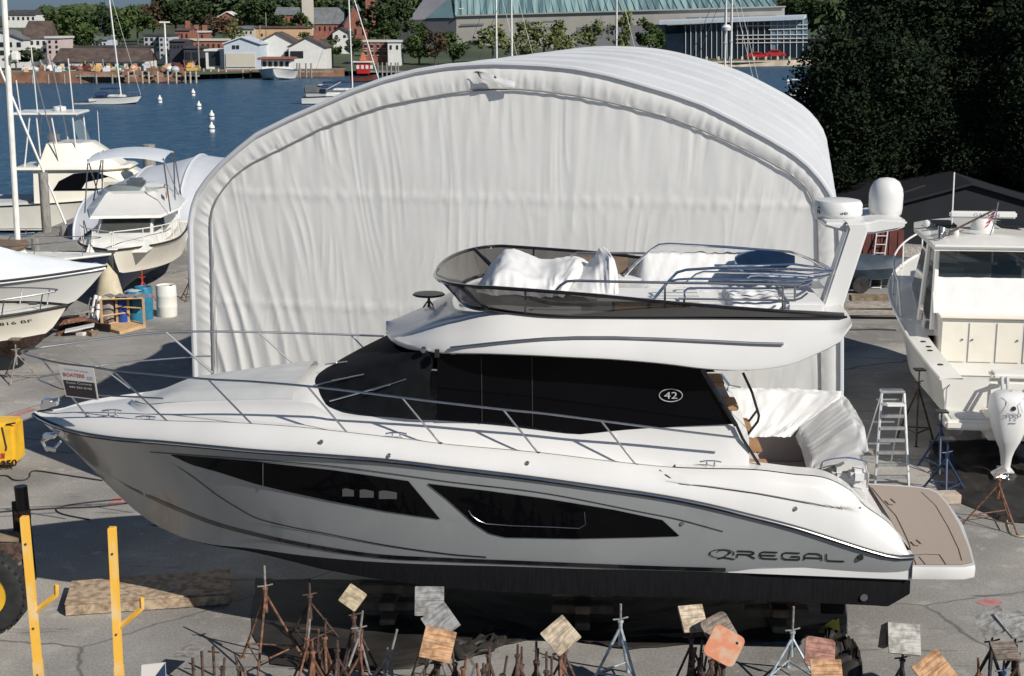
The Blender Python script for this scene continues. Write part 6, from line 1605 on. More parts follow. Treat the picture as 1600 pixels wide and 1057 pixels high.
# stand holding the outboard skeg, with cord
stand(tuple(G(1556, 822)), .95, 'rusty tripod stand with tilted plate under the white outboard, yellow cord around it', m='rust', a0=.9, r=.55, pad=.08, padm='ply_white', tilt=(R(5), R(-32)), padsize=.24, rodm='rust', rod=.18)
hose('pale yellow cord hanging from the outboard stand to the right', [(1571, 800), (1578, 830), (1590, 838), (1606, 838)], .012, 'ply_pale', name='cord')
for (x, y, h, mm_, lb) in ((1476, 770, 1.0, 'blue_paint', 'dark blue boat stand under the port quarter of the fishing boat'), (1466, 735, 1.15, 'blue_paint', 'second dark blue stand further forward under the fishing boat'), (1430, 690, 1.5, 'rust_dark', 'tall black stand leaning against the fishing boat side behind the ladder')):
    stand(tuple(G(x, y)), h, lb, m=mm_, a0=.3, r=.42, pr=.022, pad=.1, padm='plastic_black', padsize=.22)
mat('concrete_block', (.40, .33, .27), .9, var=.15, vscale=8, bump=.3)
o = MB(); o.box(G(1474, 785)+Vector((0, 0, .09)), (.55, .3, .18), rz=.1); o = o.build('concrete_block', 'concrete_block', None, bevel=.015); tag(o, 'pinkish concrete block on the ground by the fishing boat stand', 'concrete block')
sheet('ground_sheet', 'black plastic sheet spread under the fishing boat', [(1455, 742), (1470, 775), (1500, 785), (1530, 800), (1560, 815), (1620, 820), (1660, 760), (1560, 690), (1450, 690)], .09, 'black_sheet', seed=12)
# ================= right background: dark buildings, trailers, trees =================
mat('shaded_wall', (.008, .010, .015), .8, var=.2, vscale=1); mat('shaded_roof', (.007, .008, .012), .7, var=.2, vscale=1); mat('blue_tarp', (.03, .045, .065), .6, var=.3, vscale=2, bump=.5, bscale=5); mat('red_box', (.11, .028, .022), .6, var=.2, vscale=2)  # building wall and roof colours darkened to stand in for tree shade
def gable(name, label, c, w, d, h, hr, wall, roof, rz=0, cat='building', over=.15):
    t = thing(name, label, cat, c, rz=rz)
    lbox(t, 'wall', wall, (0, 0, h/2), (w, d, h), 0)
    for s in (-1, 1):
        m2 = MB(); m2.smooth = False; m2.slab([[(s*(w/2+over), -d/2-over, h-.05), (s*(w/2+over), d/2+over, h-.05)], [(0, -d/2-over, h+hr), (0, d/2+over, h+hr)]], Vector((0, 0, .08))); m2.build('roof', roof, t, world=False)
    for y in (-d/2, d/2): m2 = MB(); m2.smooth = False; m2.poly([(-w/2, y, h), (w/2, y, h), (0, y, h+hr)]); m2.build('gable_wall', wall, t, world=False)
    return t
g = gable('storage_building', 'dark navy storage building in the tree shade behind the radar arch', (AY(1405, 330, 52).x, 54, 0), 6.5, 5, 1.9, .9, 'shaded_wall', 'shaded_roof', rz=.25)
g = gable('storage_building', 'grey dark-roofed building behind the fishing boat hardtop', (AY(1520, 330, 50).x, 52, 0), 7, 5, 2.1, 1.0, 'shaded_wall', 'shaded_roof', rz=-.1)
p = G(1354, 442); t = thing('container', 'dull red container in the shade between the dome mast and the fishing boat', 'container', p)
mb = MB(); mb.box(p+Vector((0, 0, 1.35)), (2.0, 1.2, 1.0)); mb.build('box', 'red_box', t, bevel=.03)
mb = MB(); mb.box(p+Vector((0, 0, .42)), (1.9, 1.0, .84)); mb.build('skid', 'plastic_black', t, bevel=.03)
mb = MB()
for k in range(7): mb.box(p+Vector((-.85+.28*k, -.61, 1.35)), (.06, .03, .9))
mb.build('ribs', 'red_box', t)
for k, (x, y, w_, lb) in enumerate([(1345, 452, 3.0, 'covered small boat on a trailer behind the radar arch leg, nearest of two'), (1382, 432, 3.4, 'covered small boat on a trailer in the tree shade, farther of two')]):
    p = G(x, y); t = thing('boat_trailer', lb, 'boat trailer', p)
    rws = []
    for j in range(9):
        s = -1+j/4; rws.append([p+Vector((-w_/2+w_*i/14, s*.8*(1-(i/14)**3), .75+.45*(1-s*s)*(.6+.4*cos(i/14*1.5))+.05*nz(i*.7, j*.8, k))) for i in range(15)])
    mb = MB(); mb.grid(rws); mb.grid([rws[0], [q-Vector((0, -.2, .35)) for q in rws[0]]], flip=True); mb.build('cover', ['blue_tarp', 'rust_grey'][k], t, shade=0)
    mb = MB(); mb.tube([p+Vector((-w_/2, -.6, .42)), p+Vector((w_/2+.3, 0, .42)), p+Vector((-w_/2, .6, .42))], .05, 4); mb.tube([p+Vector((-w_/2, -.6, .42)), p+Vector((-w_/2, .6, .42))], .05, 4); mb.build('frame', 'galv', t)
    for s in (-1, 1):
        mb = MB(); mb.lathe(p+Vector((-.2, s*.75, .28)), [(0.02, -.08), (.26, -.1), (.28, -.06), (.28, .06), (.26, .1), (.02, .08)], 16, 'Y'); mb.build('wheel', 'rubber', t)
for k, (x, y) in enumerate(((1330, 498), (1392, 486))):
    p = G(x, y); o = MB().box(p+Vector((0, 0, .18)), (3.2 if k == 0 else 2.0, .35, .12), rz=-.06).box(p+Vector((0, .25, .35)), (2.4, .3, .18), rz=.03).build('timber_stack', ['wood_grey', 'block_wood'][k], None, bevel=.02); tag(o, ['long grey timbers lying at the edge of the tree shade', 'short brown timbers beside the bow of the fishing boat'][k], 'timber')
p = G(1372, 470); t = thing('step_ladder', 'aluminium ladder leaning in the tree shade behind the radar arch', 'ladder', p)
a, b = AY(1361, 402, 47), AY(1372, 352, 47.6)
for dx in (0, .35): mb = MB(); mb.tube([a+Vector((dx, 0, -1.2)), b+Vector((dx, 0, .2))], .03, 5); mb.build('rail', 'alu', t)
for k in range(8): mb = MB(); q = a+Vector((0, 0, -1.0))+(b-a+Vector((0, 0, 1.2)))*(k/8); mb.tube([q, q+Vector((.35, 0, 0))], .02, 5); mb.build('rung', 'alu', t)
# trees
def leaf_mat(name, c, c2):
    m = mat(name, c, .95, col2=c2, vscale=1.1, contrast=(.35, .7), spec=.08); return m
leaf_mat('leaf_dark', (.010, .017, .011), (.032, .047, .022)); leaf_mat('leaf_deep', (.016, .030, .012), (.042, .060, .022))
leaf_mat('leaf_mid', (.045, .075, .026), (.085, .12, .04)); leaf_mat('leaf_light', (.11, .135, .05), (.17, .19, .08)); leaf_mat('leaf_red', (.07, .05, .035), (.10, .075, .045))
mat('bark', (.09, .07, .055), .9, var=.3, vscale=5)
def crown_mesh(name, m, n, rx, rz, lsz, seed, gaps=.35, cone=0, clumps=26):
    rnd = random.Random(seed); vs = []; fs = []
    cl = []
    for k in range(clumps):
        while True:
            x, y, z = rnd.uniform(-1, 1), rnd.uniform(-1, 1), rnd.uniform(-1, 1)
            d = x*x+y*y+z*z
            if .15 < d < 1: break
        w = (1-cone*(z+1)/2)
        cl.append((x*w*rx*.82, y*w*rx*.82, z*rz*.86, rnd.uniform(.22, .42)*rx*(1-.45*cone*(z+1)/2)))
    for i in range(n):
        c = cl[rnd.randrange(clumps)]; th = rnd.uniform(0, 2*pi); ph = math.acos(rnd.uniform(-1, 1)); r = c[3]*rnd.uniform(.55, 1.08)
        p = Vector((c[0]+r*sin(ph)*cos(th), c[1]+r*sin(ph)*sin(th), c[2]+r*cos(ph)*.8))
        if nz(p.x*1.3/rx*2, p.y*1.3/rx*2, p.z*1.3/rx*2+seed) < -gaps: continue
        s = lsz*rnd.uniform(.6, 1.4)
        a = Vector((rnd.gauss(0, 1), rnd.gauss(0, 1), rnd.gauss(0, .6))).normalized(); b = a.orthogonal().normalized()
        b = (b*cos(rnd.uniform(0, 6))+a.cross(b)*sin(rnd.uniform(0, 6))).normalized()
        i0 = len(vs); vs += [tuple(p-a*s), tuple(p+b*s*.5), tuple(p+a*s), tuple(p-b*s*.5)]; fs.append((i0, i0+1, i0+2, i0+3))
    me = bpy.data.meshes.new(name); me.from_pydata(vs, [], fs); me.materials.append(MATS[m]); me.update(); return me
def tree(label, loc, me, scale, trunk_h, tr=.25, group=None, name='tree', sz=None, rz=0):
    t = thing(name, label, 'tree', loc, group, rz=rz)
    o = bpy.data.objects.new('crown', me); COL.objects.link(o); o.parent = t; o.location = (0, 0, trunk_h); o.scale = (scale, scale, sz or scale)
    m2 = MB(); m2.tube([(0, 0, 0), (.05*tr*4, 0, trunk_h*.6), (0, .1, trunk_h+scale*.5*(1 if sz is None else 1))], tr, 8, r2=tr*.35)
    for k in range(4): a = k*1.7; m2.tube([(0, 0, trunk_h*.55), (cos(a)*scale*.5, sin(a)*scale*.5, trunk_h+scale*.25)], tr*.4, 5, r2=tr*.12)
    m2.build('trunk', 'bark', t, world=False); return t
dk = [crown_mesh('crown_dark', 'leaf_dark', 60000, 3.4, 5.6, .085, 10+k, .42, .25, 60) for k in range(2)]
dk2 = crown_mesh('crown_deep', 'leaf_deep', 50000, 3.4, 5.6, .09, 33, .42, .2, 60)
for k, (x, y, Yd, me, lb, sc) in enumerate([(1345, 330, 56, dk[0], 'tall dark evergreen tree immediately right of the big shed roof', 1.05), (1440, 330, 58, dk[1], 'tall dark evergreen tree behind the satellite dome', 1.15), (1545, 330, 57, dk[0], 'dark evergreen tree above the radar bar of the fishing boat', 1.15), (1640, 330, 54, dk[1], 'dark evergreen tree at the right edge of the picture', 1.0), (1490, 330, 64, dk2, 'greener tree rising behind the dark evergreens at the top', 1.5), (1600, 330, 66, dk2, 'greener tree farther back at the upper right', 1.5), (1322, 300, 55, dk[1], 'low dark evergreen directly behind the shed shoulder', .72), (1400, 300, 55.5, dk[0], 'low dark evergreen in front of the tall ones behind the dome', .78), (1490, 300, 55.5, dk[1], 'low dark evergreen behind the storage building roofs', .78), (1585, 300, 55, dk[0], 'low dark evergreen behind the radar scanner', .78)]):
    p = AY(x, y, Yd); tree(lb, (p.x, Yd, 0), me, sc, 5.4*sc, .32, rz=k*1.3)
for k, (X_, Y_) in enumerate(((25, 38),)): tree('dark tree beyond the right edge beside the fishing boat', (X_, Y_, 0), dk[k % 2], 1.15, 6.2, .35, rz=k)
# ================= far shore =================
def BX(px, Yd): return (px-800)/F*(Yd*CP+ (CH+1)*SP*1.0)   # x of a picture column near the water at depth Yd
def zat(py, Yd): return AY(800, py, Yd).z
SHORE = [(-400, 236), (-70, 240), (-53.5, 247), (-53, 262), (-30, 268), (-8, 276), (20, 300), (48, 322), (90, 345), (400, 380)]
def shore_y(x): return interp(x, [p[0] for p in SHORE], [p[1] for p in SHORE])
mat('far_ground', (.16, .15, .12), .95, var=.3, vscale=.05); mat('far_hill', (.045, .06, .03), .95, var=.4, vscale=.03)
rows = []
for f, z in ((0, WZ+.9), (8, WZ+1.1), (45, WZ+1.8), (110, 3.0), (220, 8.0), (500, 10.0), (1200, 11.0)):
    rows.append([Vector((x, shore_y(x)+f, z if x < 20 or f < 50 else min(z, 1+ (z-1)*max(0, 1-(x-20)/100)))) for x in [-900, -400]+[-300+20*i for i in range(31)]+[400, 900]])
mb = MB(); mb.grid(rows); struct(mb.build('land', 'far_hill'))
mat('quay_brown', (.20, .10, .06), .9, var=.35, vscale=.5); mat('quay_pale', (.42, .36, .27), .9, var=.25, vscale=.4)
# quays (structure)
def quay(name, xs, dy, z0, z1, m, dep=6, top='far_ground'):
    mb = MB(); mb.smooth = False; mb.use(m)
    mb.grid([[Vector((x, shore_y(x)-dy, z0)) for x in xs], [Vector((x, shore_y(x)-dy, z1)) for x in xs]])
    mb.use(top); mb.grid([[Vector((x, shore_y(x)-dy, z1)) for x in xs], [Vector((x, shore_y(x)-dy+dep, z1)) for x in xs]])
    return struct(mb.build(name, None))
quay('quay', [-160, -100, -70, -54], .5, -2.2, WZ+1.7, 'quay_brown', 8)
quay('quay', [-53, -42, -30], .3, -2.2, WZ+1.3, 'quay_brown', 4)
quay('seawall', [20, 48, 60, 90, 200], .3, -2.2, WZ+1.2, 'quay_pale', 8)
mat('w_white', (.62, .62, .60), .7, var=.05, vscale=1); mat('w_grey', (.38, .40, .42), .7, var=.08, vscale=1); mat('w_pink', (.52, .42, .40), .7, var=.08, vscale=1); mat('w_brick', (.26, .10, .07), .8, var=.2, vscale=1.5)
mat('w_peach', (.52, .34, .20), .8, var=.08, vscale=1); mat('w_dark', (.035, .035, .05), .7, var=.2, vscale=1); mat('w_blue', (.46, .52, .58), .6, var=.05, vscale=1); mat('w_cream', (.50, .47, .40), .8, var=.08, vscale=.2)
mat('r_dark', (.05, .045, .045), .8, var=.3, vscale=.8); mat('r_brown', (.085, .06, .05), .8, var=.3, vscale=.8); mat('r_grey', (.13, .14, .15), .8, var=.2, vscale=.8); mat('win', (.02, .025, .03), .2); mat('r_white', (.55, .55, .54), .6)
def house(label, x0, x1, yt, yb, Yd, wall, roof=None, rm='r_dark', rh=0, dep=8, wins=None, ridge='x', chim=0, frame=False, name='house', cat='house', door=False):
    """x0..x1, yt (eaves) and yb (foot) are where the front stands in the picture at depth Yd"""
    X0, X1 = AY(x0, yb, Yd).x, AY(x1, yb, Yd).x; z1, z0 = AY(x0, yt, Yd).z, min(AY(x0, yb, Yd).z, 99); w = X1-X0; c = Vector(((X0+X1)/2, Yd, z0)); h = z1-z0
    t = thing(name, label, cat, c)
    zb = 3.5
    lbox(t, 'wall', wall, (0, dep/2, (h-zb)/2), (w, dep, h+zb), 0)
    hr = rh*Yd/F
    if roof == 'flat':
        lbox(t, 'cornice', rm, (0, dep/2, h+.15), (w+.5, dep+.5, .35), 0)
    elif roof == 'front':   # gable towards the viewer
        for s in (-1, 1):
            m2 = MB(); m2.smooth = False; m2.slab([[(s*(w/2+.25), -.35, h-.1), (s*(w/2+.25), dep, h-.1)], [(0, -.35, h+hr+.05), (0, dep, h+hr+.05)]], Vector((0, 0, .22))); m2.build('roof', rm, t, world=False)
        m2 = MB(); m2.smooth = False; m2.poly([(-w/2, -.0, h), (w/2, -.0, h), (0, -.0, h+hr)]); m2.build('gable_wall', wall, t, world=False)
    elif roof == 'side':
        m2 = MB(); m2.smooth = False; m2.grid([[(-w/2-.3, -.3, h), (w/2+.3, -.3, h)], [(-w/2+.0, dep/2, h+hr), (w/2, dep/2, h+hr)], [(-w/2-.3, dep+.3, h), (w/2+.3, dep+.3, h)]]); m2.poly([(-w/2-.0, 0, h), (-w/2, dep/2, h+hr), (-w/2, dep, h)]); m2.poly([(w/2, 0, h), (w/2, dep, h), (w/2, dep/2, h+hr)]); m2.build('roof', rm, t, world=False)
    for k in range(chim):
        lbox(t, 'chimney', 'w_brick', (-w*.3+w*.6*(k/(max(1, chim-1)) if chim > 1 else .8), dep*.45, h+hr*.8+.7), (.9, .9, 1.8), 0)
    if wins:
        nc, nr_, fw, fh, za, zb_ = wins
        for r in range(nr_):
            for q in range(nc):
                xx = -w/2+w*(q+.5)/nc; zz = h*(za+(zb_-za)*(r+.5)/nr_); ww = w/nc*fw; hh = h*(zb_-za)/nr_*fh
                m2 = MB(); m2.box((xx, -.06, zz), (ww, .12, hh)); wo = m2.build('window', 'win', t, world=False)
                if frame: m2 = MB(); m2.box((xx, -.10, zz-hh*.55), (ww*1.3, .15, hh*.12)); m2.box((xx, -.10, zz+hh*.55), (ww*1.3, .15, hh*.12)); m2.build('window_frame', 'w_white', wo, world=False)
    if door: lbox(t, 'door', 'win', (w*.25, -.06, 1.1), (1.1, .14, 2.2), 0)
    return t
A_ = dict
house('white harbour house with small front gable at the far left', -30, 38, 62, 92, 268, 'w_white', 'front', 'r_grey', 12, wins=(5, 2, .45, .55, .1, .95))
house('white house with wide brown roof left of the pink one', 37, 75, 60, 86, 272, 'w_white', 'side', 'r_brown', 26, wins=(4, 2, .4, .5, .05, .95))
house('narrow pinkish white house beside the green tree', 74, 95, 60, 88, 268, 'w_pink', 'flat', 'r_white', wins=(2, 3, .3, .5, .1, .95))
house('white mansion high on the hill at the upper left', 10, 56, 24, 34, 420, 'w_white', 'side', 'r_dark', 8, wins=(6, 1, .4, .6, .1, .9), name='mansion')
house('white dormered house behind the long dark roof', 114, 142, 64, 82, 290, 'w_white', 'front', 'r_grey', 9, wins=(4, 1, .35, .5, .2, .9), chim=1)
house('grey blue clapboard house right of the dormered one', 140, 167, 63, 80, 288, 'w_blue', 'side', 'r_grey', 5, wins=(5, 1, .4, .5, .1, .95))
house('long low pale building with flat dark roof behind the boatyard shed', 108, 226, 75, 90, 276, 'w_grey', 'flat', 'r_dark', wins=(12, 1, .5, .4, .3, .95))
house('long boatyard shed with a dark sloping roof', 84, 226, 97, 106, 258, 'w_white', 'side', 'r_brown', 20, dep=9, wins=(10, 1, .5, .6, .05, .9), name='boatyard_shed', cat='shed')
house('grey three storey building with black windows', 226, 251, 56, 84, 284, 'w_grey', 'flat', 'r_dark', wins=(3, 3, .45, .55, .05, .95))
house('weathered grey narrow building beside the lamp pole', 250, 266, 56, 92, 282, 'w_grey', 'flat', 'r_dark', wins=(2, 4, .4, .4, .05, .95))
house('dark navy wooden house on the quay', 266, 289, 65, 100, 274, 'w_dark', 'side', 'r_dark', 3, wins=(4, 1, .4, .3, .6, .95))
house('black shed with a blue glass door next to the navy house', 288, 312, 76, 98, 272, 'w_dark', 'flat', 'r_dark', wins=(2, 1, .6, .6, .1, .9))
house('red brick house with hipped roof above the navy one', 274, 296, 48, 66, 320, 'w_brick', 'side', 'r_brown', 4, chim=1, wins=(3, 1, .3, .5, .2, .9))
house('brick house with two tall chimneys on the slope', 298, 320, 51, 64, 330, 'w_brick', 'flat', 'r_white', chim=2, wins=(3, 1, .3, .5, .2, .9))
house('long low brick building with pale cornice behind the boathouse', 288, 347, 64, 82, 292, 'w_brick', 'flat', 'w_cream', wins=(7, 1, .3, .5, .2, .9))
t = house('small white open boathouse with dark opening', 322, 350, 80, 106, 268, 'w_white', 'flat', 'w_white'); lbox(t, 'opening', 'win', (0, -.05, 1.6), (1.9, .2, 2.6), 0)
t = house('pale blue gabled warehouse on piles over the water', 351, 407, 69, 106, 266, 'w_blue', 'front', 'w_blue', 9, wins=None); lbox(t, 'lower_wall', 'w_cream', (-.3, -.08, 1.3), (5.2, .2, 2.4), 0)
for k in range(2): lbox(t, 'window', 'win', (-1.4+.7*k, -.06, 3.6), (.5, .14, .6), 0)
house('peach coloured building with flat roof behind the white gables', 400, 480, 44, 68, 300, 'w_peach', 'flat', 'r_brown', wins=(4, 1, .12, .3, .3, .8))
house('brick house with a white pediment on the wooded hill', 340, 371, 28, 38, 400, 'w_brick', 'front', 'w_white', 8, wins=(4, 1, .3, .5, .1, .9))
house('small pale roofed house below the hill pediment', 368, 396, 46, 56, 350, 'w_cream', 'side', 'r_grey', 5, wins=(4, 1, .3, .5, .1, .9))
t = house('white gabled house over the tour boat dock, left of two', 404, 463, 68, 104, 274, 'w_white', 'front', 'r_brown', 15, wins=None); lbox(t, 'window', 'win', (2.6, -.06, 2.0), (2.4, .14, 1.3), 0)
t = house('white gabled house over the dock, right of two', 452, 510, 74, 104, 270, 'w_white', 'front', 'r_brown', 14, wins=None, chim=1); lbox(t, 'window', 'win', (-1.9, -.06, 2.1), (2.3, .14, 1.2), 0)
house('brick row house with arched windows near the big trees', 567, 606, 66, 90, 290, 'w_brick', 'flat', 'w_cream', wins=(4, 2, .35, .55, .05, .95), frame=True)
house('small white house at the end of the brick row', 606, 626, 66, 84, 288, 'w_white', 'flat', 'r_white', wins=(2, 1, .3, .5, .2, .9))
house('white cottage with dark roof between brick church and row', 520, 545, 52, 62, 330, 'w_white', 'front', 'r_dark', 7, wins=(2, 1, .3, .5, .1, .9))
house('grey roofed hall on the hill behind the white gables', 430, 466, 24, 36, 400, 'w_brick', 'side', 'r_grey', 12, wins=(5, 1, .3, .5, .1, .9))
# church
t = house('red brick church with grey slate roof and twin gables', 488, 536, 38, 52, 380, 'w_brick', 'side', 'r_grey', 25, wins=(6, 1, .3, .6, .1, .9), name='church', cat='church')
t = house('brick church front with steep gable and square tower', 538, 574, 40, 62, 372, 'w_brick', 'front', 'r_grey', 30, wins=(3, 1, .25, .6, .2, .9), name='church', cat='church')
lbox(t, 'tower', 'w_brick', (3.2, 6, 9), (2.2, 2.2, 14), 0); lbox(t, 'tower', 'w_cream', (-12.5, 6, 8), (2.6, 2.6, 14), 0)
# ---- library with green roof ----
YL0, YL1 = 372, 350
def LBP(px, py, d=0):   # face plane of the library: depth runs from YL0 (left) to YL1 (right)
    Yd = YL0+(YL1-YL0)*(px-713)/(1225-713)+d; return AY(px, py, Yd)
lib = thing('library', 'huge cream building with a sloping green glass roof at the top centre', 'building', LBP(970, 95))
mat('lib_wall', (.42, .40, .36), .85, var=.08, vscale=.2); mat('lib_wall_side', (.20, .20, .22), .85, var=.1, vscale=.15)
m_ = bpy.data.materials.new('lib_roof'); m_.use_nodes = True; MATS['lib_roof'] = m_
N = m_.node_tree.nodes; L_ = m_.node_tree.links; b_ = N['Principled BSDF']; tc = N.new('ShaderNodeTexCoord'); mp = N.new('ShaderNodeMapping'); mp.inputs['Scale'].default_value = (.55, .03, .03); L_.new(tc.outputs['Object'], mp.inputs[0])
n_1 = N.new('ShaderNodeTexNoise'); n_1.inputs['Scale'].default_value = 1.6; n_1.inputs['Detail'].default_value = 3; L_.new(mp.outputs[0], n_1.inputs[0]); cr = N.new('ShaderNodeValToRGB'); L_.new(n_1.outputs[0], cr.inputs[0])
cr.color_ramp.elements[0].position = .38; cr.color_ramp.elements[0].color = (.09, .16, .18, 1); cr.color_ramp.elements[1].position = .62; cr.color_ramp.elements[1].color = (.27, .40, .39, 1); L_.new(cr.outputs[0], b_.inputs['Base Color']); b_.inputs['Roughness'].default_value = .35
mat('lib_roof_plain', (.13, .21, .23), .4, var=.1, vscale=.2)
mb = MB(); mb.smooth = False
mb.grid([[LBP(713, 130), LBP(1226, 118)], [LBP(713, 26), LBP(1226, 12)]]); mb.quad(LBP(1226, 118), LBP(1226, 118, 40), LBP(1226, 12, 40), LBP(1226, 12)); mb.build('wall', 'lib_wall', lib)
mb = MB(); mb.smooth = False; mb.grid([[LBP(712, 26, -.5), LBP(1228, 11.5, -.5)], [LBP(712, 24, -.5), LBP(1228, 9.5, -.5)], [LBP(712, 24, 30), LBP(1228, 9.5, 30)]]); mb.build('parapet', 'lib_wall', lib)
a, b, c, d = LBP(711, 25, 2), LBP(1216, 11, 2), LBP(1190, -60, 34), LBP(700, -60, 34)
a, b = LBP(711, 25, 1.5), LBP(1216, 11, 1.5); up = Vector((0, 24, 17)); c2 = b+up+Vector((-9, 0, 0)); d2 = a+up+Vector((-1, 0, 0))
mb = MB(); mb.smooth = False; mb.quad(a, b, c2, d2); mb.build('roof', 'lib_roof', lib)
# ribs on the roof
for k in range(48):
    f = k/47; p0 = a+(b-a)*f; p1 = d2+(c2-d2)*f; mb = MB(); mb.tube([p0+Vector((0, 0, .15)), p1+Vector((0, 0, .15))], .12, 4); mb.build('roof_rib', 'lib_roof_plain', lib)
for k in range(4):
    f = .02+.012*k; mb = MB(); z0_ = a+(d2-a)*(.08+.13*k); mb.tube([z0_+Vector((1.0, -.1, .3)), z0_+Vector((8-1.5*k, -.1, .3))], .2, 4); mb.build('roof_light', 'r_white', lib)
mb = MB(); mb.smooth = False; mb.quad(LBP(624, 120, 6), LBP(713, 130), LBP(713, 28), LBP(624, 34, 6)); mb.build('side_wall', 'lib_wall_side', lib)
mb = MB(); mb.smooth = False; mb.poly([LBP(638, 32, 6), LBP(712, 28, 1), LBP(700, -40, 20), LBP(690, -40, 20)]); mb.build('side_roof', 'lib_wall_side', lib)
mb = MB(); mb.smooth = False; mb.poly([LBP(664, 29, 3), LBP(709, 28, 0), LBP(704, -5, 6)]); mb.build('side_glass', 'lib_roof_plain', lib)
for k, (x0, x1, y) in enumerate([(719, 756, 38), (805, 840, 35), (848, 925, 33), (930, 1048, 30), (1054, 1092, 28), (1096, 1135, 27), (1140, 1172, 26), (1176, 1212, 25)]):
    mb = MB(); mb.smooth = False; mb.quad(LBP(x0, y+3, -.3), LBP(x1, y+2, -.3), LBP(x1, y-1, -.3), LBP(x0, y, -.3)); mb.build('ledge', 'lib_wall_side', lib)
for k, (x, y, w, h) in enumerate([(734, 68, 4, 9), (740, 68, 4, 9), (746, 68, 4, 9), (735, 90, 3, 8), (741, 90, 3, 8), (752, 90, 3, 8), (775, 88, 4, 8), (781, 88, 4, 8), (792, 84, 9, 10), (815, 84, 3, 6), (830, 84, 3, 6), (850, 80, 3, 6)]):
    mb = MB(); mb.smooth = False; mb.quad(LBP(x-w/2, y+h/2, -.3), LBP(x+w/2, y+h/2, -.3), LBP(x+w/2, y-h/2, -.3), LBP(x-w/2, y-h/2, -.3)); mb.build('window', 'win', lib)
# glass annex
ann = thing('glass_hall', 'dark glass hall with white mullions and flat white roof by the water', 'building', AY(1150, 92, 338))
def AP(px, py, d=0): return AY(px, py, 342-(px-1040)*.03+d)
mat('annex_glass', (.012, .022, .035), .08, spec=.6); mat('annex_glass_pale', (.14, .24, .29), .1)
mb = MB(); mb.smooth = False; mb.quad(AP(1040, 96), AP(1205, 92), AP(1205, 33), AP(1040, 40)); mb.quad(AP(1040, 96), AP(1040, 40), AP(1040, 40, 14), AP(1040, 96, 14)); mb.build('glass_wall', 'annex_glass', ann)
mb = MB(); mb.smooth = False; mb.quad(AP(1205, 92), AP(1262, 90), AP(1262, 31), AP(1205, 33)); mb.build('pale_glass_wall', 'annex_glass_pale', ann)
mb = MB(); mb.smooth = False; mb.quad(AP(1205, 92, -.1), AP(1262, 90, -.1), AP(1262, 62, -.1), AP(1222, 62, -.1)); mb.build('lower_glass', 'annex_glass', ann)
mb = MB(); mb.smooth = False; mb.quad(AP(900, 96, 1), AP(1042, 96, 1), AP(1042, 38, 1), AP(900, 43, 1)); mb.build('grey_wall', 'lib_wall_side', ann)
p, q = AP(1036, 37), AP(1268, 27.5)
mb = MB(); mb.smooth = False; mb.slab([[AP(1030, 39, -1.5), AP(1256, 31, -1.5)], [AP(1030, 36.5, 14), AP(1260, 28, 14)]], Vector((0, 0, .75))); mb.build('roof_slab', 'w_blue', ann)
for k in range(22):
    x = 1071+8.1*k if k < 15 else 1071+8.1*14+10*(k-14)
    if x > 1262: break
    mb = MB(); mb.tube([AP(x, 93, -.15), AP(x, 36-(x-1040)*.02, -.15)], .10, 4); mb.build('mullion', 'r_white', ann)
for k, (y, x0) in enumerate(((41, 1150), (56, 1150), (62, 1150), (68, 1150), (47, 1201))):
    mb = MB(); mb.tube([AP(x0, y, -.2), AP(1262, y-1.5, -.2)], .12, 4); mb.build('transom_bar', 'r_white', ann)
# red cars on the sea wall road
def far_car(label, px, py, Yd, m='red_box', rz=0):
    p = AY(px, py, Yd); t = thing('parked_car', label, 'car', p, 'red cars parked on the sea wall', rz=rz)
    o = MB(); rws = []
    prof = [(-2.1, .35), (-2.15, .8), (-1.5, .95), (-.9, 1.42), (.6, 1.42), (1.2, .95), (2.05, .8), (2.15, .35)]
    o.smooth = False; o.grid([[(x, -.85, z) for x, z in prof], [(x, .85, z) for x, z in prof]]); o.poly([(x, -.85, z) for x, z in prof][::-1]); o.poly([(x, .85, z) for x, z in prof]); o.build('body', m, t, world=False)
    lbox(t, 'side_window', 'win', (-.15, -.87, 1.15), (1.7, .04, .34), 0)
    for x in (-1.3, 1.3): o = MB(); o.lathe((x, -.88, .33), [(0.02, -.05), (.33, -.05), (.33, .12), (.02, .12)], 12, 'Y'); o.build('wheel', 'rubber', t, world=False)
    return t
mat('car_red', (.42, .02, .02), .3)
ca = far_car('red hatchback parked on the sea wall, left of two', 1182, 93, 334, 'car_red'); ca.scale = (1.15,)*3
ca = far_car('red taller car parked on the sea wall, right of two', 1211, 91, 334, 'car_red'); ca.scale = (1.05, 1.05, 1.3)
for k in range(9):
    x = 1104+18.5*k; p = AY(x, 94.5, 331); o = MB().box(p+Vector((0, 0, .3)), (.45, .4, 1.0)).build('bollard', 'w_cream', None); tag(o, ORD[k]+' cream bollard from the left along the sea wall', 'bollard', 'bollards along the sea wall')
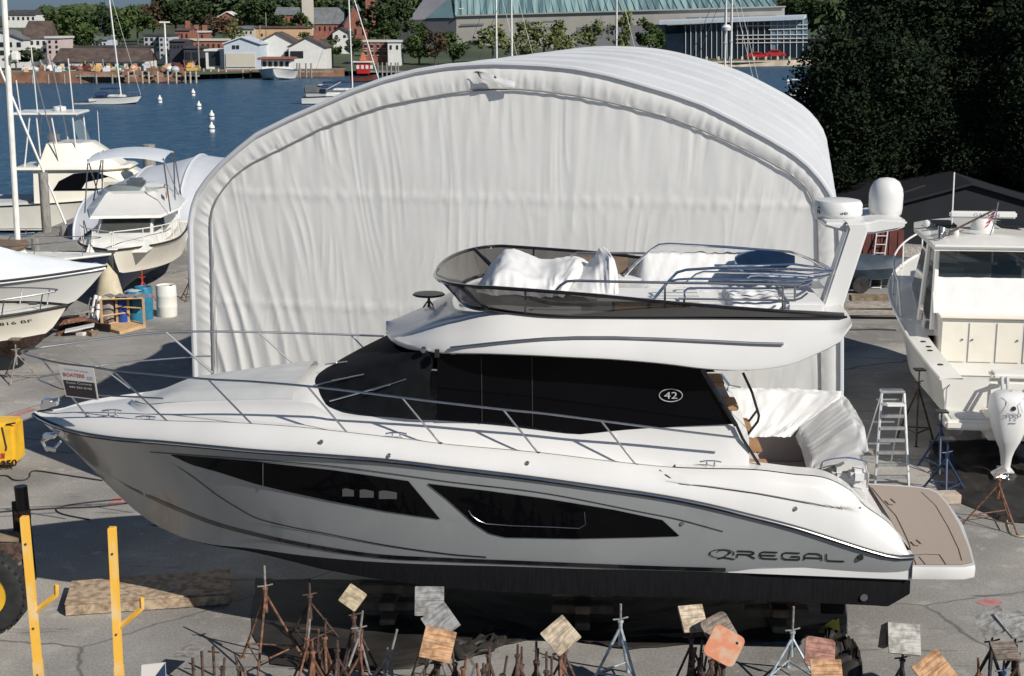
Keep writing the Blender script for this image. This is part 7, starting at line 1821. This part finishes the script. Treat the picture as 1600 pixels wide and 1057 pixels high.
# far trees
leaf_mat('leaf_far_dark', (.03, .048, .022), (.055, .08, .034))
lm = {k: [crown_mesh('crown_far', k, n, 1.0, .85, .10, sd+i, .3, .1, 16) for i, sd in enumerate(sds)] for k, n, sds in (('leaf_mid', 1500, (50, 61)), ('leaf_light', 900, (70, 81)), ('leaf_far_dark', 1500, (90,)), ('leaf_red', 1200, (95,)))}
def ftree(label, px, yt, yb, Yd, kind, wpx, k=0):
    p = AY(px, yb, Yd); h = AY(px, yt, Yd).z-p.z; w = wpx*Yd/F/2
    kind = 'leaf_far_dark' if kind == 'leaf_deep' else kind; me = lm[kind][k % len(lm[kind])]
    t = thing('tree', label, 'tree', p, 'trees on the far shore', rz=k*1.1)
    o = bpy.data.objects.new('crown', me); COL.objects.link(o); o.parent = t; o.scale = (w*1.15, w*1.15, h*.56); o.location = (0, 0, h*.55)
    m2 = MB(); m2.tube([(0, 0, -1.5), (0, 0, h*.5)], max(.12, w*.06), 6); m2.build('trunk', 'bark', t, world=False)
FT = [(118, 15, 88, 282, 'leaf_mid', 80, 'big bright green tree behind the pinkish house'), (88, 20, 70, 300, 'leaf_mid', 50, 'green tree between the two hill houses at the upper left'), (165, 17, 66, 320, 'leaf_deep', 56, 'dark green tree left of the moored sailboat mast'), (163, 6, 50, 380, 'leaf_deep', 24, 'dark cone shaped tree standing above the ridge'), (188, 18, 66, 330, 'leaf_mid', 46, 'green tree behind the moored sailboat mast'),
 (215, 8, 60, 340, 'leaf_mid', 50, 'green tree above the three storey building'), (240, 2, 55, 350, 'leaf_red', 46, 'brownish tree above the three storey building'), (275, 0, 50, 360, 'leaf_deep', 56, 'dark tree above the brick houses'), (310, 0, 55, 370, 'leaf_deep', 56, 'dark green tree left of the hill pediment'), (335, 22, 62, 340, 'leaf_red', 50, 'reddish brown tree below the hill pediment'), (365, 28, 64, 345, 'leaf_light', 44, 'yellow green tree right below the hill pediment'),
 (400, 0, 48, 400, 'leaf_deep', 60, 'dark tree above the peach building'), (430, 24, 50, 340, 'leaf_mid', 56, 'green tree behind the peach building'), (468, 18, 58, 345, 'leaf_mid', 40, 'green tree left of the church'), (475, 52, 84, 285, 'leaf_mid', 34, 'green tree right behind the right white gable'), (520, 58, 96, 280, 'leaf_mid', 34, 'green tree between white gable and brick row'), (552, 56, 92, 278, 'leaf_deep', 34, 'dark green tree beside the brick row'),
 (590, 6, 62, 350, 'leaf_deep', 60, 'dark green tree right of the church'), (622, 2, 66, 370, 'leaf_deep', 50, 'dark tree at the corner of the library'), (600, 40, 66, 320, 'leaf_mid', 44, 'green tree above the brick row'), (655, 38, 96, 292, 'leaf_mid', 58, 'large green tree in front of the grey library side'), (680, 46, 98, 290, 'leaf_red', 40, 'reddish tree in front of the grey library side'), (708, 52, 98, 292, 'leaf_mid', 44, 'green tree at the left library corner'),
 (770, 36, 92, 300, 'leaf_light', 56, 'pale spring tree between the left pair of masts'), (815, 34, 92, 304, 'leaf_light', 56, 'pale spring tree right of the left pair of masts'), (850, 34, 90, 306, 'leaf_light', 54, 'pale spring tree behind the shed ridge, third from left'), (885, 32, 88, 308, 'leaf_light', 54, 'pale spring tree behind the shed ridge, fourth from left'), (925, 30, 86, 310, 'leaf_light', 54, 'pale spring tree left of the single mast'), (968, 18, 84, 312, 'leaf_light', 46, 'tall thin leaved tree right behind the single mast'), (1014, 28, 88, 314, 'leaf_mid', 54, 'dense green tree left of the glass hall'),
 (1232, -2, 30, 420, 'leaf_deep', 46, 'green tree above the glass hall roof end'), (1260, -4, 30, 430, 'leaf_deep', 50, 'dark tree between glass hall and the evergreens'), (52, 76, 104, 262, 'leaf_deep', 40, 'dark bush on the quay at the far left'), (25, 80, 104, 262, 'leaf_mid', 36, 'green bush on the quay left of the dark one'), (375, 12, 44, 420, 'leaf_mid', 44, 'green tree right of the hill pediment'), (505, 2, 40, 430, 'leaf_mid', 46, 'green tree behind the church hall roof'), (560, 0, 40, 440, 'leaf_deep', 50, 'dark tree behind the church tower')]
for k, (px, yt, yb, Yd, kind, w, lb) in enumerate(FT): ftree(lb, px, yt, yb, Yd, kind, w, k)
# wooded ridge behind, one mass
rnd = random.Random(11); vs = []; fs = []
for k in range(30000):
    px = rnd.uniform(60, 720) if k % 4 else rnd.uniform(1190, 1330); Yd = rnd.uniform(430, 520); top = (14+6*nz(px*.012, 3)+4*nz(px*.05, 5)) if px < 240 else (6*nz(px*.02)-8)
    if px > 1190: top = 0+5*nz(px*.05)
    y = top+abs(rnd.gauss(0, 16))+4*nz(px*.08, Yd*.1)
    p = AY(px, y, Yd); s = rnd.uniform(.7, 1.5); a = Vector((rnd.gauss(0, 1), rnd.gauss(0, 1), rnd.gauss(0, 1))).normalized(); b = a.orthogonal().normalized(); i0 = len(vs); vs += [tuple(p-a*s), tuple(p+b*s*.7), tuple(p+a*s), tuple(p-b*s*.7)]; fs.append((i0, i0+1, i0+2, i0+3))
me = bpy.data.meshes.new('wooded_ridge'); me.from_pydata(vs, [], fs); mat('ridge_leaf', (.035, .055, .028), .95, col2=(.075, .10, .045), vscale=.08, spec=.08); me.materials.append(MATS['ridge_leaf']); o = bpy.data.objects.new('wooded_ridge', me); COL.objects.link(o); tag(o, 'distant wooded ridge behind the town', 'wood', kind='stuff')
# piles and docks
def pile_row(xs, yt, Yd, label, group, m='dock_wood', r=.16):
    for k, x in enumerate(xs):
        p = AY(x, yt, Yd); o = MB().tube([(p.x, Yd, -2.5), (p.x, Yd, p.z)], r, 6).build('piling', m, None); tag(o, ORD[k]+' '+label, 'piling', group)
mat('pile_pale', (.42, .36, .27), .9, var=.2, vscale=2)
pile_row([200, 222, 232, 246, 262, 275, 289, 297, 306], 112, 239, 'pile from the left in the row along the brown quay', 'piles along the brown quay', 'pile_pale')
pile_row([50, 75, 100, 125, 150, 175], 116, 238, 'dark pile from the left at the left part of the quay', 'piles at the left part of the quay', 'dock_wood')
pile_row([318, 329, 341, 353, 379, 391], 107, 260, 'pile from the left under the boathouses', 'piles under the boathouses', 'pile_pale')
pile_row([452, 458, 464, 468, 478, 486], 99, 262, 'grey pile from the left beside the tour boat dock', 'piles of the tour boat dock')
pile_row([590, 597, 604, 611, 618, 622], 98, 262, 'pile from the left in the cluster right of the red boat', 'pile cluster right of the red boat')
for lb, x0, x1, y, Yd, h in (('grey timber dock right of the tour boat', 449, 520, 114, 263, 1.0), ('low timber dock behind the red boat', 560, 700, 112, 266, .9), ('long brown timber walkway along the quay', 40, 310, 116, 240.5, 1.1)):
    a, b = AY(x0, y, Yd), AY(x1, y, Yd); o = MB().box(((a.x+b.x)/2, Yd, WZ+h), (b.x-a.x, 2.0, .25)).build('dock', 'dock_wood', None); tag(o, lb, 'dock')
# heaps of coloured gear on the quay
rnd = random.Random(5); cols = ['w_peach', 'gear_yellow', 'w_white', 'red_box', 'w_blue', 'w_grey', 'quay_brown', 'w_brick', 'galv']
mat('float_orange', (.42, .14, .06), .7); mat('float_green', (.06, .16, .08), .7); cols += ['float_orange', 'float_green']
mat('gear_yellow', (.48, .30, .07), .7)
cn = {'w_peach': 'peach', 'gear_yellow': 'yellow', 'w_white': 'white', 'red_box': 'red', 'w_blue': 'pale blue', 'w_grey': 'grey', 'quay_brown': 'brown', 'w_brick': 'brick red', 'galv': 'blue grey', 'float_orange': 'orange', 'float_green': 'green'}
items = sorted([(rnd.uniform(38, 312), rnd.uniform(241, 252), cols[k % len(cols)], rnd.uniform(.45, 1.25), k % 3) for k in range(90)]); seen = {}
for x, Yd, m, s, kd in items:
    p = AY(x, 110, Yd); c = Vector((p.x, Yd, WZ+1.7+s*.35)); o = MB()
    if kd == 0: o.lathe(c-Vector((0, 0, s*.4)), [(0.001, 0), (s*.5, .05), (s*.62, s*.35), (s*.45, s*.7), (0.001, s*.85)], 10)
    elif kd == 1: o.box(c, (s*1.3, s, s*.8), rz=rnd.uniform(0, 1)); o.box(c+Vector((.1, 0, s*.5)), (s*.8, s*.7, s*.35), rz=rnd.uniform(0, 1))
    else: o.box(c, (s*1.7, s*.6, s*.4), rz=rnd.uniform(-.3, .3)); o.tube([c, c+Vector((rnd.uniform(-.6, .6), 0, s*1.2))], .07, 5)
    key = (m, kd); n = seen.get(key, 0); seen[key] = n+1
    o = o.build('dock_gear', m, None); tag(o, '%s %s %s from the left on the brown quay' % (ORD[n], cn[m], ['rounded bundle', 'stacked box heap', 'flat crate with a stick'][kd]), 'dock gear', '%s gear heaped on the brown quay' % cn[m])
# lamp pole
def pole(label, x, yt, yb, Yd, r, top=None):
    a, b = AY(x, yb, Yd), AY(x, yt, Yd); t = thing('utility_pole', label, 'pole', a); mb = MB(); mb.tube([Vector((b.x, Yd, -2)), b], r, 6); mb.build('pole', 'gelcoat_old' if top else 'dock_wood', t)
    if top: mb = MB(); mb.box(b, (top, .3, .25)); mb.build('cross_arm', 'gelcoat_old', t)
pole('tall pale pole with a cross arm before the grey buildings', 257, 35, 104, 262, .16, 1.8)
pole('plain pole by the brick building', 309, 52, 104, 262, .14)
pole('thin pole left of the tour boat', 406, 40, 100, 268, .10); pole('thin pole above the left white gable', 415, 20, 80, 300, .10)
# boats far off
def far_boat(name, label, cat, x0, x1, yw, hull='w_white', Yo=None, head=1):
    a, b = G(x0, yw, WZ), G(x1, yw, WZ); Lb = (b-a).length
    t = thing(name, label, cat, (a.x if head > 0 else b.x, a.y, WZ), rz=0 if head > 0 else pi)
    hb, zs, st = make_boat(t, Lb, Lb*.3, -.3, .8 if Lb < 12 else 1.2, 1.2 if Lb < 12 else 1.9, .1, hull, 'bottom_navy', rake=Lb*.1, fine=2.2)
    return t, Lb
t, Lb = far_boat('motor_cruiser', 'white motor cruiser with grey canvas moored left of the big shed arch', 'motor boat', 473, 552, 163)
lbox(t, 'cabin', 'gelcoat', (Lb*.62, 0, 1.15), (Lb*.34, 1.5, .5), .1, taper=.8); lbox(t, 'windscreen', 'annex_glass', (Lb*.42, 0, 1.55), (.7, 1.7, .6), .05); lbox(t, 'canopy', 'r_grey', (Lb*.2, 0, 1.75), (Lb*.3, 1.8, .9), .12)
lbox(t, 'radar_arch', 'gelcoat', (Lb*.36, 0, 2.3), (.4, 1.9, .12), .03); ltube(t, 'bimini_pole', 'r_white', [(Lb*.3, .8, 1.2), (Lb*.75, .8, 2.6)], .05, 5)
# tour boat seen from the bow
p = G(428, 125, WZ); t = thing('tour_boat', 'white tour boat with red canopy at the dock below the white gables', 'boat', (p.x, p.y+8, WZ), rz=R(-88))
make_boat(t, 11, 6.2, -.4, 1.3, 2.0, .1, 'w_white', 'w_grey', rake=1.5, fine=2.8); lbox(t, 'cabin', 'w_white', (4, 0, 2.4), (6, 5.0, 1.8), .1); lbox(t, 'canopy', 'w_brick', (4.4, 0, 3.5), (7.5, 6.0, .35), .1)
for k in range(5): lbox(t, 'window', 'win', (7.05, -1.9+.95*k, 2.6), (.08, .6, .8), 0)
t, Lb = far_boat('red_boat', 'red workboat with orange flag, moored right of the tall mast', 'boat', 546, 590, 128, 'red_box'); lbox(t, 'wheelhouse', 'car_red', (Lb*.5, 0, 2.2), (Lb*.45, 2.0, 1.9), .1); lbox(t, 'upper_deck', 'w_white', (Lb*.5, 0, 3.2), (Lb*.7, 2.4, .2), .03); lbox(t, 'funnel', 'float_orange', (Lb*.5, 0, 4.0), (1.2, 1.0, 1.4), .1, taper=.4)
for k in range(4): lbox(t, 'window', 'w_white', (Lb*.33+.75*k, -1.02, 2.4), (.45, .06, .6), 0)
t, Lb = far_boat('small_launch', 'small white launch with dark canopy at the right edge of the open water', 'boat', 1232, 1262, 151); lbox(t, 'canopy', 'r_dark', (Lb*.5, 0, 1.6), (Lb*.4, 1.0, .9), .1); lbox(t, 'console', 'w_white', (Lb*.35, 0, 2.2), (Lb*.5, 1.1, .12), .02)
# rigged sailing boats: tall mast by the motor cruiser, masts beyond the shed
p = G(520, 155, WZ); sail_proto('sailboat behind the motor cruiser with a tall mast and slanting stay', (p.x-4, p.y+6, WZ), R(-4), Lb=10, mast_h=15.5, lean=.3, fs=.07)
for k, (x, Yd, lb) in enumerate([(777, 150, 'thin white mast standing left of the middle pair above the shed'), (801, 140, 'thicker mast right of the thin one above the shed ridge'), (965, 150, 'single white mast with many stays above the shed ridge'), (1136, 125, 'stout white mast with radar, in front of the glass hall'), (1145, 135, 'slender white mast right beside the stout one')]):
    X_ = AY(x, 30, Yd).x; sail_proto(lb+' (sailboat)' if False else lb, (X_-5.4, Yd, WZ), 0, Lb=9, mast_h=14.5, lean=.15)
p = AY(1135, 45, 124.5); o = MB(); o.lathe(p, [(0.001, -.2), (.35, -.15), (.42, .1), (.25, .3), (0.001, .35)], 12); o = o.build('radar_scanner', 'white_paint', None); tag(o, 'round radar scanner on the stout white mast', 'radar scanner')
# mooring buoys
mat('buoy_white', (.72, .72, .70), .5)
def buoy(x, y, label, r=.42):
    p = G(x, y, WZ); t = thing('mooring_buoy', label, 'buoy', p, 'white mooring buoys'); mb = MB(); mb.lathe(p, [(0.001, -.2), (r*.8, -.1), (r, .25), (r*.9, .55), (r*.4, .7), (.10, .78), (.08, .92), (0.001, .95)], 14); mb.build('float', 'buoy_white', t)
    mb = MB(); mb.lathe(p, [(r*1.01, .28), (r*1.03, .33), (r*1.01, .38)], 14); mb.build('band', 'blue_paint', t)
for k, (x, y) in enumerate([(250, 161), (302, 150), (311, 171), (331, 187), (331, 207), (1231, 132), (286, 250), (305, 248)]):
    if k < 6: buoy(x, y, ['white buoy right of the moored sailboat bow', 'white buoy farthest out of the curved line', 'white buoy second in the curved line', 'white buoy third in the curved line', 'white buoy nearest the shed in the curved line', 'white buoy near the right evergreen'][k], .30)
"""
"""
